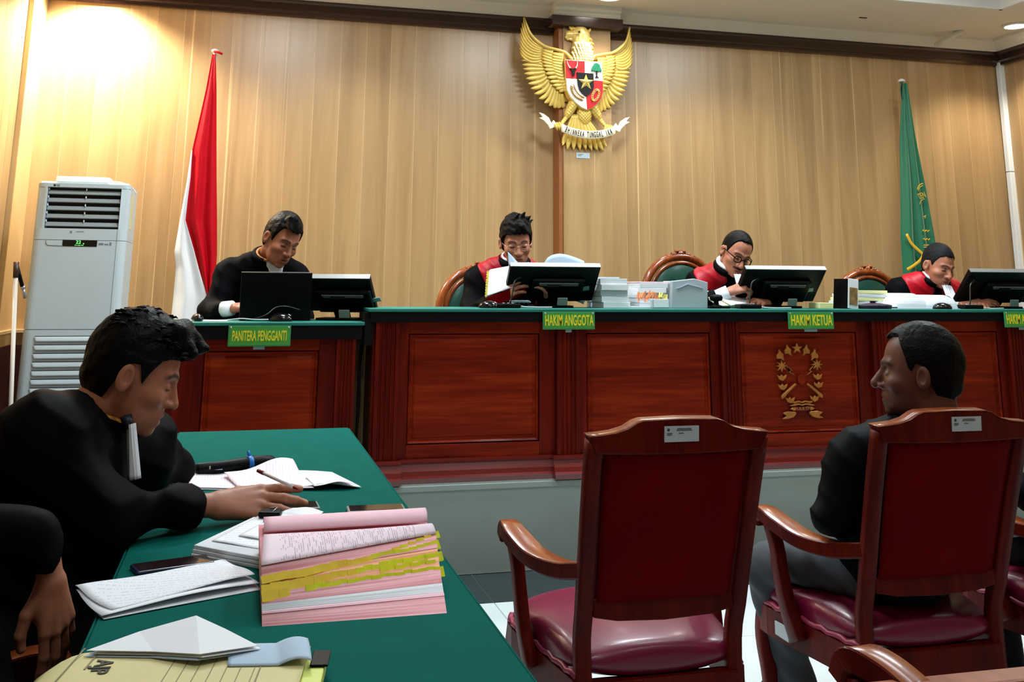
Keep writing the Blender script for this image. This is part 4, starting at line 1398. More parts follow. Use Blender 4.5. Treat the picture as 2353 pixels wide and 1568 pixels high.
# folded pole leaning beside the air conditioner
sk = empty('leaning_pole', (-1.13, 5.86, 0.0), 0, 'thin white folding pole with dark hinge leaning left of the air conditioner', 'pole')
MB().tube([(0.075, -0.06, 0.0), (-0.02, 0.0, 1.28)], 0.011, 10).build('shaft', 'pole_white', sk)
MB().tube([(-0.02, 0.0, 1.28), (-0.026, 0.003, 1.36)], 0.014, 10).build('hinge', 'dark_wood', sk)
MB().tube([(-0.022, 0.004, 1.34), (0.012, 0.02, 1.235)], 0.010, 10).build('grip', 'black_plastic', sk)
MB().tube([(0.012, 0.02, 1.235), (0.022, 0.025, 1.225)], 0.0125, 10).build('ferrule', 'grey_metal', sk)
MB().tube([(0.014, 0.024, 1.23), (0.03, 0.035, 1.175)], 0.0085, 10).build('strut', 'grey_metal', sk)

# ================================================================== THINGS ON THE BENCH AND CLERK DESK
ZB, ZC = 1.15, 1.09

def touch_monitor(name, x, y, z, w, h, tilt, rz, label, sticker=True, parts=True):
    """all-in-one desk screen leaning back towards the viewer; local: screen faces +y"""
    r = empty(name, (x, y, z), rz, label, 'monitor', 'tilted desk screens seen from behind')
    MB().box(-0.10, 0.10, -0.01, 0.16, 0.0, 0.012).build('foot', 'black_plastic', r, 0.004)
    arm = MB().prism([(0.10, 0.01), (0.14, 0.01), (0.05, 0.11), (0.0, 0.13), (-0.01, 0.10)], -0.035, 0.035, 'YZ')
    arm.build('stand_arm', 'black_plastic', r, 0.004)
    # panel frame: origin at middle, lean so that the top comes towards -y
    M = Matrix.Translation((0, 0.03, 0.115)) @ Matrix.Rotation(R(tilt), 4, 'X')
    MB().box(-w / 2, w / 2, 0.0, 0.03, -h / 2, h / 2, M=M).build('panel', 'black_plastic', r, 0.004)
    MB().box(-w / 2, w / 2, 0.002, 0.028, h / 2 - 0.001, h / 2 + 0.003, M=M).build('top_edge', 'silver_edge', r)
    MB().box(-w / 2 + 0.012, w / 2 - 0.012, 0.029, 0.032, -h / 2 + 0.012, h / 2 - 0.012, M=M).build('screen', 'black_gloss', r)
    MB().box(-0.11, 0.16, -0.025, 0.002, -0.10, 0.05, M=M).build('rear_housing', 'black_plastic', r, 0.01)
    b = MB()
    b.box(-0.075, 0.125, -0.029, -0.024, 0.028, 0.034, M=M)
    b.box(-0.07, 0.125, -0.029, -0.024, 0.018, 0.022, M=M)
    b.build('vent_bar', 'silver_edge', r)
    if sticker:
        M2 = M @ Matrix.Translation((0.165, 0, -0.03)) @ Matrix.Rotation(R(-12), 4, 'Y')
        MB().box(-0.032, 0.032, -0.003, 0.001, -0.013, 0.013, M=M2).build('label', 'label_teal', r)
    M3 = Matrix.Translation((0.04, -0.012, 0.012))
    MB().box(-0.026, 0.026, -0.003, 0.004, 0.0, 0.04, M=M3 @ Matrix.Rotation(R(20), 4, 'X')).build('stand_plate', 'silver_edge', r, 0.003)
    return r
touch_monitor('touch_monitor', 1.492, 4.92, ZB, 0.46, 0.235, 46, R(-3), 'black tilted screen before the judge reading a raised file')
touch_monitor('touch_monitor', 2.755, 4.92, ZB, 0.455, 0.235, 46, R(-3), 'black tilted screen before the judge with moustache and dark glasses')
touch_monitor('touch_monitor', 4.13, 4.92, ZB, 0.47, 0.235, 46, R(-4), 'black tilted screen cut by the picture edge beside the open law book')
touch_monitor('touch_monitor', 0.435, 4.95, ZC, 0.33, 0.235, 50, R(-20), 'black tilted screen on the clerk desk next to the laptop')

# clerk's laptop seen from the back
lp = empty('laptop', (0.15, 4.92, ZC), R(-2), 'open black laptop in front of the clerk in the dark suit', 'laptop')
MB().box(-0.16, 0.16, 0.0, 0.22, 0.0, 0.016).build('keyboard_base', 'black_plastic', lp, 0.004)
M = Matrix.Translation((0, 0.006, 0.012)) @ Matrix.Rotation(R(10), 4, 'X')
MB().box(-0.16, 0.16, -0.008, 0.0, 0.0, 0.21, M=M).build('lid', 'black_plastic', lp, 0.004)
MB().box(-0.16, 0.16, -0.0075, -0.0005, 0.2085, 0.2115, M=M).build('lid_edge', 'silver_edge', lp)

# paper on clerk desk, mice, phone handset shapes
tag(MB().box(-0.30, -0.06, 4.83, 4.98, ZC, ZC + 0.003).build('paper_sheet', 'paper_white', None), 'white sheet lying at the edge of the clerk desk', 'paper')
def mouse(x, y, z, rz, label, s=1.0):
    r = empty('computer_mouse', (x, y, z), rz, label, 'mouse', 'black computer mice on the desks')
    def f(p):
        d = d_ell(p, (0, 0, 0.004), (0.033 * s, 0.055 * s, 0.034 * s))
        return smax(d, -p[:, 2], 0.003)
    P_, F_ = surf(f, (-0.045 * s, -0.065 * s, -0.01), (0.045 * s, 0.065 * s, 0.05 * s), 0.004)
    mesh_obj('shell', P_, F_, 'black_gloss', r)
    MB().tube([(0, -0.045 * s, 0.0235 * s), (0, -0.032 * s, 0.031 * s)], 0.0035, 8).build('wheel', 'grey_metal', r)
    return r
mouse(-0.19, 4.86, ZC + 0.003, 0.3, 'black mouse standing on the white sheet of the clerk desk', 0.8)
mouse(0.175, 4.85, ZC, 1.3, 'glossy black mouse behind the laptop lid above the PANITERA sign', 1.0)
mouse(1.145, 4.85, ZB, 1.1, 'black mouse beside the red-backed file of the reading judge', 0.9)
mouse(3.62, 4.79, ZB, 1.0, 'black mouse in front of the open law book on the bench', 0.9)
def cable(pts, label, mat='cable_black', r_=0.0035, n=30):
    return tag(MB().tube(spline(pts, n), r_, 6).build('cable', mat), label, 'cable')
cable([(0.02, 4.86, ZC + 0.006), (0.06, 4.85, ZC + 0.012), (0.11, 4.85, ZC + 0.03), (0.15, 4.88, ZC + 0.06), (0.20, 4.88, ZC + 0.065), (0.26, 4.88, ZC + 0.05)], 'thin cable arching up behind the laptop lid', 'cable_black', 0.003)
cable([(-0.06, 4.85, ZC + 0.006), (0.0, 4.85, ZC + 0.012), (0.06, 4.84, ZC + 0.008), (0.12, 4.85, ZC + 0.008)], 'thin white cable lying along the clerk desk edge', 'cable_white', 0.003)
cable([(1.27, 4.84, ZB + 0.02), (1.31, 4.83, ZB + 0.008), (1.38, 4.84, ZB + 0.005), (1.46, 4.84, ZB + 0.005)], 'pale cable in front of the screen of the reading judge', 'cable_white', 0.003)
cable([(2.53, 4.83, ZB + 0.02), (2.58, 4.82, ZB + 0.008), (2.65, 4.82, ZB + 0.004), (2.74, 4.82, ZB + 0.005)], 'pale cable in front of the screen above HAKIM KETUA', 'cable_white', 0.003)
cable([(3.80, 4.83, ZB + 0.025), (3.86, 4.82, ZB + 0.012), (3.95, 4.82, ZB + 0.004), (4.03, 4.82, ZB + 0.005)], 'pale cable with plug below the black screen beside the law book', 'cable_white', 0.003)

def desk_mic(x, y, z, rz, label):
    r = empty('desk_microphone', (x, y, z), rz, label, 'microphone', 'black gooseneck desk microphones')
    MB().prism([(-0.06, -0.04), (0.06, -0.04), (0.05, 0.05), (-0.05, 0.05)], 0, 0.022, 'XY').build('base', 'black_plastic', r, 0.006)
    MB().tube(spline([(0.02, 0.02, 0.02), (0.035, 0.03, 0.08), (0.05, 0.04, 0.13), (0.09, 0.06, 0.15)], 16), 0.004, 8).build('gooseneck', 'cable_black', r)
    MB().tube([(0.09, 0.06, 0.15), (0.105, 0.068, 0.155)], 0.009, 10).build('capsule', 'black_plastic', r)
    for k in range(3):
        MB().box(-0.03 + 0.022 * k, -0.018 + 0.022 * k, -0.03, -0.018, 0.021, 0.026).build('button', 'grey_metal', r, 0.002)
    return r
desk_mic(1.24, 4.86, ZB, 0.0, 'black microphone base beside the raised file of the reading judge')
desk_mic(2.50, 4.83, ZB, 0.0, 'black gooseneck microphone at the corner of the screen above HAKIM KETUA')
desk_mic(3.83, 4.84, ZB, 0.0, 'black gooseneck microphone between the law book and the last screen')

# ---- paper stacks
def ream(name, x, y, z, w, d, h, mats, label, cat, lean=0.0, rz=0.0, group=None, n=5, jit=0.006):
    r = empty(name, (x, y, z), rz, label, cat, group)
    hh = h / n
    for k in range(n):
        ox, oy = rnd.uniform(-jit, jit), rnd.uniform(-jit, jit)
        M = Matrix.Translation((ox + lean * k / n, oy, k * hh)) @ Matrix.Rotation(rnd.uniform(-0.03, 0.03), 4, 'Z')
        MB().box(-w / 2, w / 2, -d / 2, d / 2, 0.0005, hh - 0.0005, M=M).build('document', mats[k % len(mats)], r, 0.001)
    return r
ream('document_stack', 1.815, 5.02, ZB, 0.145, 0.22, 0.145, ['sheets_white', 'sheets_white', 'paper_grey'], 'tall grey-white document stack beside the first tilted screen', 'documents', -0.012, 0.05)
tag(MB().box(1.755, 1.845, 4.93, 5.05, ZB + 0.146, ZB + 0.152).build('clipboard', 'paper_blue', None, 0.002), 'pale blue clipboard on top of the tall document stack', 'clipboard')
tag(MB().box(1.89, 2.03, 4.86, 5.0, ZB, ZB + 0.008).build('paper_pile', 'sheets_white', None), 'low white paper pile between two document stacks', 'papers')
pk_ = ream('tabbed_file_stack', 2.03, 5.03, ZB, 0.15, 0.2, 0.125, ['sheets_white', 'paper_white'], 'file stack with pink cover and orange index tabs', 'documents', 0.0, -0.05)
MB().box(-0.075, 0.09, -0.10, 0.1, 0.1255, 0.131).build('cover', 'paper_pink', pk_, 0.002)
for k in range(26):
    xx = -0.085 + 0.0062 * k
    zz = 0.055 + rnd.uniform(-0.012, 0.02)
    M = Matrix.Translation((xx, -0.106, zz)) @ Matrix.Rotation(rnd.uniform(0.2, 0.7), 4, 'Y') @ Matrix.Rotation(rnd.uniform(-0.5, 0.1), 4, 'X')
    MB().box(-0.004, 0.004, -0.001, 0.001, -0.018, 0.018, M=M).build('index_tab', 'tab_orange' if k < 19 else 'tab_pale', pk_)
cup = empty('clear_tray', (2.03, 4.86, ZB), 0, 'small frosted tray standing before the orange tabs', 'tray')
MB().box(-0.045, 0.045, -0.02, 0.02, 0.0, 0.045).build('body', 'paper_grey', cup, 0.003)
MB().box(-0.04, 0.04, -0.0215, -0.019, 0.006, 0.04).build('front_label', 'paper_white', cup)
fo = empty('grey_file_box', (2.205, 4.90, ZB), R(-4), 'grey folded cardboard file standing before the chairman judge', 'file')
MB().prism([(-0.10, 0.0), (0.095, 0.0), (0.10, 0.13), (0.03, 0.148), (-0.09, 0.135)], -0.02, 0.02, 'XZ').build('front_panel', 'paper_grey', fo, 0.003)
MB().prism([(-0.095, 0.03), (0.1, 0.02), (0.1, 0.13), (-0.085, 0.135)], 0.022, 0.14, 'XZ').build('pages', 'sheets_white', fo, 0.002)
MB().prism([(-0.07, 0.098), (-0.01, 0.118), (0.07, 0.10), (0.06, 0.104), (-0.01, 0.124), (-0.05, 0.102)], -0.024, -0.02, 'XZ').build('flap', 'paper_blue', fo)
# spread papers by the chairman
cp_ = empty('tabbed_papers', (2.47, 5.03, ZB), 0.2, 'cream papers with pale tabs under the hand of the chairman judge', 'papers')
M = Matrix.Rotation(R(24), 4, 'X')
MB().box(-0.10, 0.10, -0.09, 0.09, 0.0, 0.012, M=Matrix.Translation((0, 0.0, 0.04)) @ M).build('sheet_block', 'paper_cream', cp_, 0.002)
MB().box(-0.09, 0.09, -0.085, 0.085, 0.0, 0.004, M=Matrix.Translation((0.03, -0.015, 0.054)) @ M @ Matrix.Rotation(0.2, 4, 'Z')).build('top_sheet', 'paper_white', cp_)
st_ = empty('black_stamp', (2.345, 4.87, ZB), 0, 'round black ink stamp beside the grey cardboard file', 'stamp')
MB().lathe([(0.03, 0.0), (0.032, 0.012), (0.014, 0.02), (0.012, 0.035), (0.03, 0.04), (0.034, 0.055), (0.028, 0.066), (0.01, 0.07)]).build('handle', 'black_plastic', st_)
MB().box(-0.045, 0.07, -0.02, 0.02, 0.0, 0.012).build('pad', 'black_plastic', st_, 0.003)
# desk calendar
ca = empty('desk_calendar', (3.10, 4.90, ZB), R(14), 'standing tent desk calendar with a brown picture', 'calendar')
M = Matrix.Translation((0.0, -0.02, 0)) @ Matrix.Rotation(R(-18), 4, 'Z')
MB().add([(-0.03, -0.05, 0), (-0.03, 0.05, 0), (0.03, 0.05, 0.0), (0.03, -0.05, 0), (-0.012, -0.05, 0.155), (-0.012, 0.05, 0.155)], [(0, 4, 5, 1), (0, 3, 4), (1, 5, 2), (0, 1, 2, 3)]).build('stand', 'black_plastic', ca)
MB().box(-0.032, 0.042, -0.056, -0.052, 0.0, 0.155, M=Matrix.Rotation(R(6), 4, 'Y')).build('leaf_page', 'paper_white', ca, 0.002)
MB().box(-0.022, 0.034, -0.058, -0.055, 0.02, 0.11, M=Matrix.Rotation(R(6), 4, 'Y')).build('picture', 'photo_print', ca)
tag(MB().box(2.93, 3.01, 4.86, 4.97, ZB, ZB + 0.03).build('note_pad', 'sheets_yellow', None, 0.002), 'small pale note pad between screen and desk calendar', 'note pad')
# purple cloth
P_, F_ = surf(lambda p: smax(d_ell(p, (0, 0, 0.0), (0.10, 0.06, 0.035)) + 0.006 * np.sin(p[:, 2] * 260) + 0.004 * wob(p, 60), -p[:, 2], 0.004), (-0.12, -0.08, -0.005), (0.12, 0.08, 0.055), 0.005)
pc = mesh_obj('folded_cloth', P_, F_, 'purple_cloth')
pc.location = (3.26, 4.86, ZB)
tag(pc, 'dark purple folded cloth beside the desk calendar', 'cloth')
# big open book of judge three
bk3 = empty('open_law_book', (3.56, 4.945, ZB), R(-3), 'thick open law book with yellow tabs on the bench', 'book')
def bookblock(sx, wdt, hgt):
    b = MB()
    def top(u, v):
        x = wdt * u
        z = hgt * (math.sin(PI * (0.12 + 0.80 * (1 - u)) ** 0.9) * 0.75 + 0.25 * (1 - u)) * (1 if u < 0.98 else 0.3)
        return (sx * x, -0.11 + 0.22 * v, max(0.004, z))
    nu, nv = 18, 4
    vs = [top(i / nu, j / nv) for j in range(nv + 1) for i in range(nu + 1)]
    w = nu + 1
    fs = [(j * w + i, j * w + i + 1, (j + 1) * w + i + 1, (j + 1) * w + i) for j in range(nv) for i in range(nu)]
    k = len(vs)
    vs += [(top(i / nu, 0)[0], -0.11, 0.0) for i in range(w)] + [(top(i / nu, 1)[0], 0.11, 0.0) for i in range(w)]
    fs += [(i, k + i, k + i + 1, i + 1) for i in range(nu)] + [(nv * w + i, nv * w + i + 1, k + w + i + 1, k + w + i) for i in range(nu)]
    b.add(vs, fs, 0, True)
    return b
bookblock(-1, 0.17, 0.095).build('page_block', 'sheets_white', bk3)
bookblock(1, 0.19, 0.085).build('page_block', 'sheets_white', bk3)
MB().box(-0.18, 0.2, -0.115, 0.115, -0.0005, 0.003).build('cover', 'paper_blue', bk3)
fs_ = empty('yellow_tabbed_file', (3.27, 5.075, ZB), 0.05, 'file bristling with yellow tabs behind the open law book', 'file')
for k in range(5):
    MB().box(-0.11, 0.11, -0.09, 0.09, 0.019 * k + 0.0005, 0.019 * k + 0.0185, M=Matrix.Translation((0.012 * k, 0, 0)) @ Matrix.Rotation(rnd.uniform(-0.05, 0.05), 4, 'Z')).build('document', 'sheets_white' if k % 2 else 'sheets_yellow', fs_, 0.002)
for k in range(22):
    M = Matrix.Translation((-0.118 + rnd.uniform(-0.01, 0.02) + 0.002 * k, -0.07 + rnd.uniform(-0.02, 0.05), 0.035 + 0.003 * k)) @ Matrix.Rotation(rnd.uniform(-0.5, 0.5), 4, 'Z')
    MB().box(-0.02, 0.02, -0.006, 0.006, -0.0006, 0.0006, M=M).build('index_tab', 'tab_pale', fs_)
tag(MB().box(4.36, 4.46, 4.86, 4.94, ZB, ZB + 0.02).build('white_paper_wad', 'paper_white', None, 0.006), 'small white paper wad beside the last screen', 'paper')

# ================================================================== GREEN TABLE AND WHAT LIES ON IT
ZT = 0.74
tb = empty('green_table', (0.108, 2.5, 0.0), 0, 'long table covered with dark green cloth in front of the lawyers', 'table')
TX, TYa, TYb = 0.2965, -1.35, 1.44
MB().box(-TX + 0.006, TX - 0.006, TYa, TYb - 0.006, ZT - 0.035, ZT - 0.004).build('table_top', 'dark_wood', tb)
clm = MB()
clm.box(-TX, TX, TYa - 0.006, TYb, ZT - 0.004, ZT)
clm.build('cloth_top', 'green_cloth', tb, 0.003)
for nm, f in (('cloth_drop', lambda u, v: (TX + 0.004 + 0.006 * math.sin(38 * u) * v, TYa + (TYb - TYa) * u, ZT - 0.003 - 0.3 * v)),
              ('cloth_drop', lambda u, v: (-TX - 0.004 - 0.006 * math.sin(38 * u) * v, TYa + (TYb - TYa) * u, ZT - 0.003 - 0.3 * v)),
              ('cloth_drop', lambda u, v: (-TX + 2 * TX * u, TYb + 0.004 + 0.005 * math.sin(25 * u) * v, ZT - 0.003 - 0.3 * v))):
    MB().grid(f, 60, 4).build(nm, 'green_cloth', tb, solid=0.003)
for sx in (-1, 1):
    for yy in (TYa + 0.08, TYb - 0.08):
        MB().box(sx * (TX - 0.07) - 0.025, sx * (TX - 0.07) + 0.025, yy - 0.025, yy + 0.025, 0, ZT - 0.035).build('leg', 'chair_wood', tb, 0.004)

# wireless microphone with a blue band
mc = empty('wireless_microphone', (-0.094, 3.028, ZT + 0.02), math.atan2(0.099, 0.206), 'black wireless microphone with a blue band lying on the green table', 'microphone')
MB().lathe([(0.012, 0.0), (0.0155, 0.004), (0.0165, 0.10), (0.019, 0.15), (0.0195, 0.19), (0.016, 0.225), (0.010, 0.232)], n=20, axis='X').build('body', 'black_plastic', mc)
MB().lathe([(0.020, 0.148), (0.0215, 0.150), (0.0215, 0.160), (0.020, 0.162)], n=20, axis='X').build('band', 'blue_band', mc)
MB().tube([(0.155, 0.0, 0.018), (0.152, 0.004, 0.034)], 0.004, 6).build('band_end', 'blue_band', mc)
MB().box(0.03, 0.034, -0.017, -0.013, 0.0, 0.008).build('switch', 'grey_metal', mc)

def sheet(name, corners, z, mat, label=None, cat='paper', bumps=(), n=16, thick=0.0006, parent=None, group=None, curl=0.0):
    """a paper quad: corners in order (world xy), gentle bumps: (u, v, ru, rv, height)"""
    c = [np.array(q, float) for q in corners]
    def fn(u, v):
        p = (1 - u) * (1 - v) * c[0] + u * (1 - v) * c[1] + u * v * c[2] + (1 - u) * v * c[3]
        h = 0.0008 * math.sin(7 * u + 3 * v) + 0.0008
        for bu, bv, ru, rv, hh in bumps:
            h += hh * math.exp(-((u - bu) / ru) ** 2 - ((v - bv) / rv) ** 2)
        return (p[0], p[1], z + max(0.0003, h))
    o = MB().grid(fn, n, n).build(name, mat, parent, solid=thick)
    if label:
        tag(o, label, cat, group)
    return o

# papers beyond the hand
pp = empty('letter_papers', (0.06, 2.95, ZT), 0, 'loose pale letters spread under the writing hand on the green table', 'papers')
def rel(c, r):
    return [(x - r.location[0], y - r.location[1]) for x, y in c]
sheet('page', rel([(-0.118, 2.855), (0.075, 2.81), (0.06, 3.05), (-0.105, 3.06)], pp), 0.0005, 'paper_white', parent=pp)
sheet('page', rel([(-0.112, 2.862), (0.08, 2.815), (0.062, 3.035), (-0.100, 3.062)], pp), 0.003, 'print_pinkish', parent=pp, bumps=((0, 1, 0.25, 0.3, 0.010),))
sheet('page', rel([(0.14, 2.80), (0.325, 2.775), (0.27, 3.02), (0.10, 3.10)], pp), 0.002, 'paper_white', parent=pp, bumps=((0.55, 0.0, 0.3, 0.5, 0.012),))
sheet('page', rel([(0.02, 2.82), (0.205, 2.775), (0.165, 3.10), (-0.02, 3.0)], pp), 0.006, 'print_pinkish', parent=pp, bumps=((0.8, 1.0, 0.4, 0.3, 0.028), (0.0, 1.0, 0.3, 0.4, 0.008)))
sheet('page', rel([(0.205, 2.775), (0.31, 2.77), (0.29, 2.87), (0.19, 2.93)], pp), 0.010, 'paper_pinkish', parent=pp, bumps=((0.6, 0.0, 0.3, 0.6, 0.01),))
MB().box(-0.105, -0.085, 0.085, 0.099, 0.0165, 0.0172).build('stamp_mark', 'paper_blue', pp)

def phone(x, y, z, rz, w, l, label, body, glass, tilt=0.0, t=0.009):
    r = empty('smartphone', (x, y, z), rz, label, 'phone')
    MB().box(-w / 2, w / 2, -l / 2, l / 2, 0, t).build('case', body, r, 0.004, 3)
    MB().box(-w / 2 + 0.004, w / 2 - 0.004, -l / 2 + 0.005, l / 2 - 0.005, t - 0.001, t + 0.0006).build('glass', glass, r)
    return r
phone(0.328, 2.50, ZT, R(-92), 0.066, 0.132, 'dark glass phone in a clear case behind the pink file', 'phone_case', 'phone_glass')
phone(-0.095, 2.105, ZT, R(-72), 0.062, 0.140, 'blue smartphone lying on the green table near the handwritten sheet', 'phone_blue', 'phone_glass')
phone(0.135, 2.565, ZT, R(-88), 0.075, 0.135, 'dark phone in a clear case under the resting hand', 'phone_case', 'black_gloss')

# white document bundle with binder clip
wd_ = empty('document_bundle', (0.05, 2.26, ZT), 0, 'white document bundle with a black binder clip behind the pink file', 'documents')
for k in range(3):
    c = rel([(-0.066 + 0.002 * k, 2.175 + 0.003 * k), (0.075, 2.045), (0.17, 2.35), (0.055 - 0.002 * k, 2.405)], wd_)
    MB().prism(c, 0.007 * k, 0.007 * k + 0.0066, 'XY').build('document', 'sheets_white', wd_, 0.0015)
sheet('page', rel([(-0.03, 2.20), (0.09, 2.09), (0.165, 2.36), (0.06, 2.40)], wd_), 0.0212, 'print_white', parent=wd_)
sheet('page', rel([(0.02, 2.22), (0.12, 2.13), (0.20, 2.40), (0.13, 2.455)], wd_), 0.0235, 'paper_white', parent=wd_, bumps=((0.5, 1.0, 0.4, 0.2, 0.006),))
MB().prism(rel([(0.06, 2.375), (0.105, 2.36), (0.112, 2.40), (0.07, 2.415)], wd_), 0.0235, 0.036, 'XY').build('binder_clip', 'black_plastic', wd_, 0.003)
MB().tube([(0.04, 0.11, 0.036), (0.05, 0.13, 0.040), (0.035, 0.137, 0.038)], 0.0015, 5).build('clip_wire', 'grey_metal', wd_)

# thick pink case file with yellow index tabs
pf_ = empty('pink_case_file', (0.2, 1.9, ZT), 0, 'thick open pink case file full of yellow index tabs', 'file')
BL, BR = np.array((0.059, 1.735)), np.array((0.346, 1.735))
TLp, TRp = np.array((0.055, 1.795)), np.array((0.366, 1.945))
H0 = 0.07
def face_pt(u, s, out=0.0):
    """point on the slanted fore-edge: u along, s = 0 bottom .. 1 top"""
    a = BL + (BR - BL) * u
    b = TLp + (TRp - TLp) * u
    p = a + (b - a) * s
    bulge = 0.012 * math.sin(PI * s)
    return np.array((p[0] - 0.2, p[1] - 1.9 - out + bulge * 0.4, H0 * s))
bands = [(0.0, 0.20, 'sheets_pink', 0.004), (0.20, 0.235, 'paper_pink', 0.006), (0.235, 0.34, 'sheets_white', 0.002), (0.34, 0.52, 'sheets_pink', 0.0), (0.52, 0.80, 'sheets_orange', -0.002), (0.80, 1.0, 'sheets_pink', 0.0)]
for s0, s1, mt, out in bands:
    b_ = MB()
    ns = 24
    vs, fs = [], []
    for i in range(ns + 1):
        u = i / ns
        f0, f1 = face_pt(u, s0, out), face_pt(u, s1 - 0.004, out)
        k0, k1 = np.array((f0[0], 0.19 + 0.06 * u, f0[2])), np.array((f1[0], 0.19 + 0.06 * u, f1[2]))
        vs += [tuple(f0), tuple(f1), tuple(k1), tuple(k0)]
    for i in range(ns):
        for k in range(4):
            fs.append((i * 4 + k, (i + 1) * 4 + k, (i + 1) * 4 + (k + 1) % 4, i * 4 + (k + 1) % 4))
    fs += [(0, 1, 2, 3), tuple(reversed(range(ns * 4, ns * 4 + 4)))]
    b_.add(vs, fs)
    b_.build('page_block', mt, pf_)
# printed page on top, then the curled pink page behind it
def page(u, v):
    a = face_pt(u, 1.0, 0.002)
    e = np.array((0.062 + 0.297 * u - 0.2, 1.985 - 1.9, H0 + 0.004))
    p = a + (e - a) * v
    return (p[0], p[1], p[2] + 0.010 * math.sin(PI * v) + 0.0015)
MB().grid(page, 24, 8).build('printed_page', 'print_page', pf_, solid=0.0008)
def curl(u, v):
    a = np.array((0.062 + 0.297 * u - 0.2, 1.985 - 1.9, H0 + 0.006))
    th = v * PI * 0.95
    return (a[0] + 0.006 * v * u, a[1] + 0.015 + 0.055 * (1 - math.cos(th)) * 0.62, a[2] + 0.017 * math.sin(th) + 0.003 * u)
MB().grid(curl, 20, 14).build('curled_page', 'paper_pink', pf_, solid=0.0012)
tabr = random.Random(3)
def tab(u, s, mat, w=0.017, h=0.013, droop=0.6):
    p = face_pt(u, s, 0.003)
    q = face_pt(min(u + 0.02, 1.02), s, 0.003)
    ex = Vector(q - p).normalized()
    M = frame_M(p, ex, Vector((0, 0, 1)).cross(ex), Vector((0, 0, 1))) @ Matrix.Rotation(R(-55) * droop, 4, 'X') @ Matrix.Rotation(tabr.uniform(-0.08, 0.08), 4, 'Y')
    MB().box(0, w, -0.001, 0.0002, -h, 0.002, M=M).build('index_tab', mat, pf_)
for k in range(22):
    tab(-0.005 + k * 0.046, 0.80 + 0.012 * math.sin(k) + 0.004 * k, 'tab_yellow' if k < 13 else 'tab_lime', 0.016, 0.010 + 0.004 * (k > 12))
for k in range(22):
    tab(-0.003 + k * 0.046, 0.645 + 0.012 * math.sin(1.7 * k) + 0.004 * k, 'tab_yellow' if k < 11 else 'tab_lime', 0.017, 0.013)
for k in range(22):
    if 2 < k < 5:
        continue
    tab(-0.003 + k * 0.046, 0.545 + 0.010 * math.sin(2.3 * k), 'tab_yellow' if k < 3 else 'tab_lime', 0.017, 0.015)
for k in range(15):
    tab(0.64 + (k % 8) * 0.046, 0.72 - 0.075 * (k // 8) + 0.008 * math.sin(3 * k), 'tab_lime', 0.019, 0.013)
for k in range(6):
    tab(0.72 + k * 0.05, 0.90 + 0.025 * k, 'tab_lime' if k % 2 else 'tab_yellow', 0.016, 0.010)

# handwritten sheets
hs = empty('handwritten_sheets', (-0.09, 1.97, ZT), 0, 'white handwritten sheets lying at the table edge before the blue phone', 'papers')
sheet('page', rel([(-0.235, 1.955), (-0.178, 1.815), (0.062, 1.925), (0.02, 2.05)], hs), 0.0005, 'paper_white', parent=hs, bumps=((0.0, 0.0, 0.3, 0.3, 0.006),))
sheet('page', rel([(-0.24, 1.96), (-0.182, 1.818), (0.058, 1.94), (0.0, 2.10)], hs), 0.003, 'paper_white', parent=hs, bumps=((0.0, 0.1, 0.2, 0.2, 0.008), (1, 0.6, 0.3, 0.5, 0.008)))
sheet('page', rel([(-0.243, 1.968), (-0.17, 1.842), (0.05, 1.965), (-0.004, 2.118)], hs), 0.006, 'print_white', parent=hs, bumps=((0.95, 0.9, 0.5, 0.5, 0.010), (0.0, 0.0, 0.25, 0.3, 0.008)))

# folded white document and blue plastic sleeve above the cream folder
fw = empty('folded_document', (-0.03, 1.55, ZT + 0.028), 0, 'folded white document peaked in the middle on the cream folder', 'document')
fv = {'A': (-0.172, 1.566, 0.775), 'B': (-0.110, 1.605, 0.782), 'C': (-0.036, 1.606, 0.797), 'D': (0.048, 1.520, 0.779), 'E': (-0.026, 1.492, 0.783), 'G': (-0.085, 1.535, 0.777), 'K': (0.004, 1.570, 0.788)}
def facet(seq, dz, dx=0.0):
    ks = sorted(fv)
    vs = [(fv[k][0] + 0.03 + dx, fv[k][1] - 1.55, fv[k][2] - ZT - 0.028 + dz) for k in ks]
    return MB().add(vs, [tuple(ks.index(c) for c in f_) for f_ in seq])
FA = ['AGB', 'BGC', 'GEC', 'CEK', 'KED']
facet(FA, 0.0).build('page', 'paper_white', fw, solid=0.0008)
facet(FA, -0.004, 0.004).build('page', 'paper_white', fw, solid=0.0008)
facet(FA, -0.007, -0.003).build('page', 'paper_blue', fw, solid=0.0008)
sl_ = empty('plastic_sleeve', (0.06, 1.53, ZT + 0.026), 0, 'pale blue plastic sleeve with a curled corner on the cream folder', 'sleeve')
def sleeve(u, v):
    x = -0.05 + 0.105 * u
    y = 0.035 - 0.085 * v - 0.02 * u
    z = 0.004 + 0.003 * math.sin(PI * v) + (0.008 * math.sin((u - 0.6) * 6) if u > 0.6 else 0)
    return (x, y, max(0.002, z))
MB().grid(sleeve, 20, 10).build('sheet', 'paper_blue', sl_, solid=0.001)

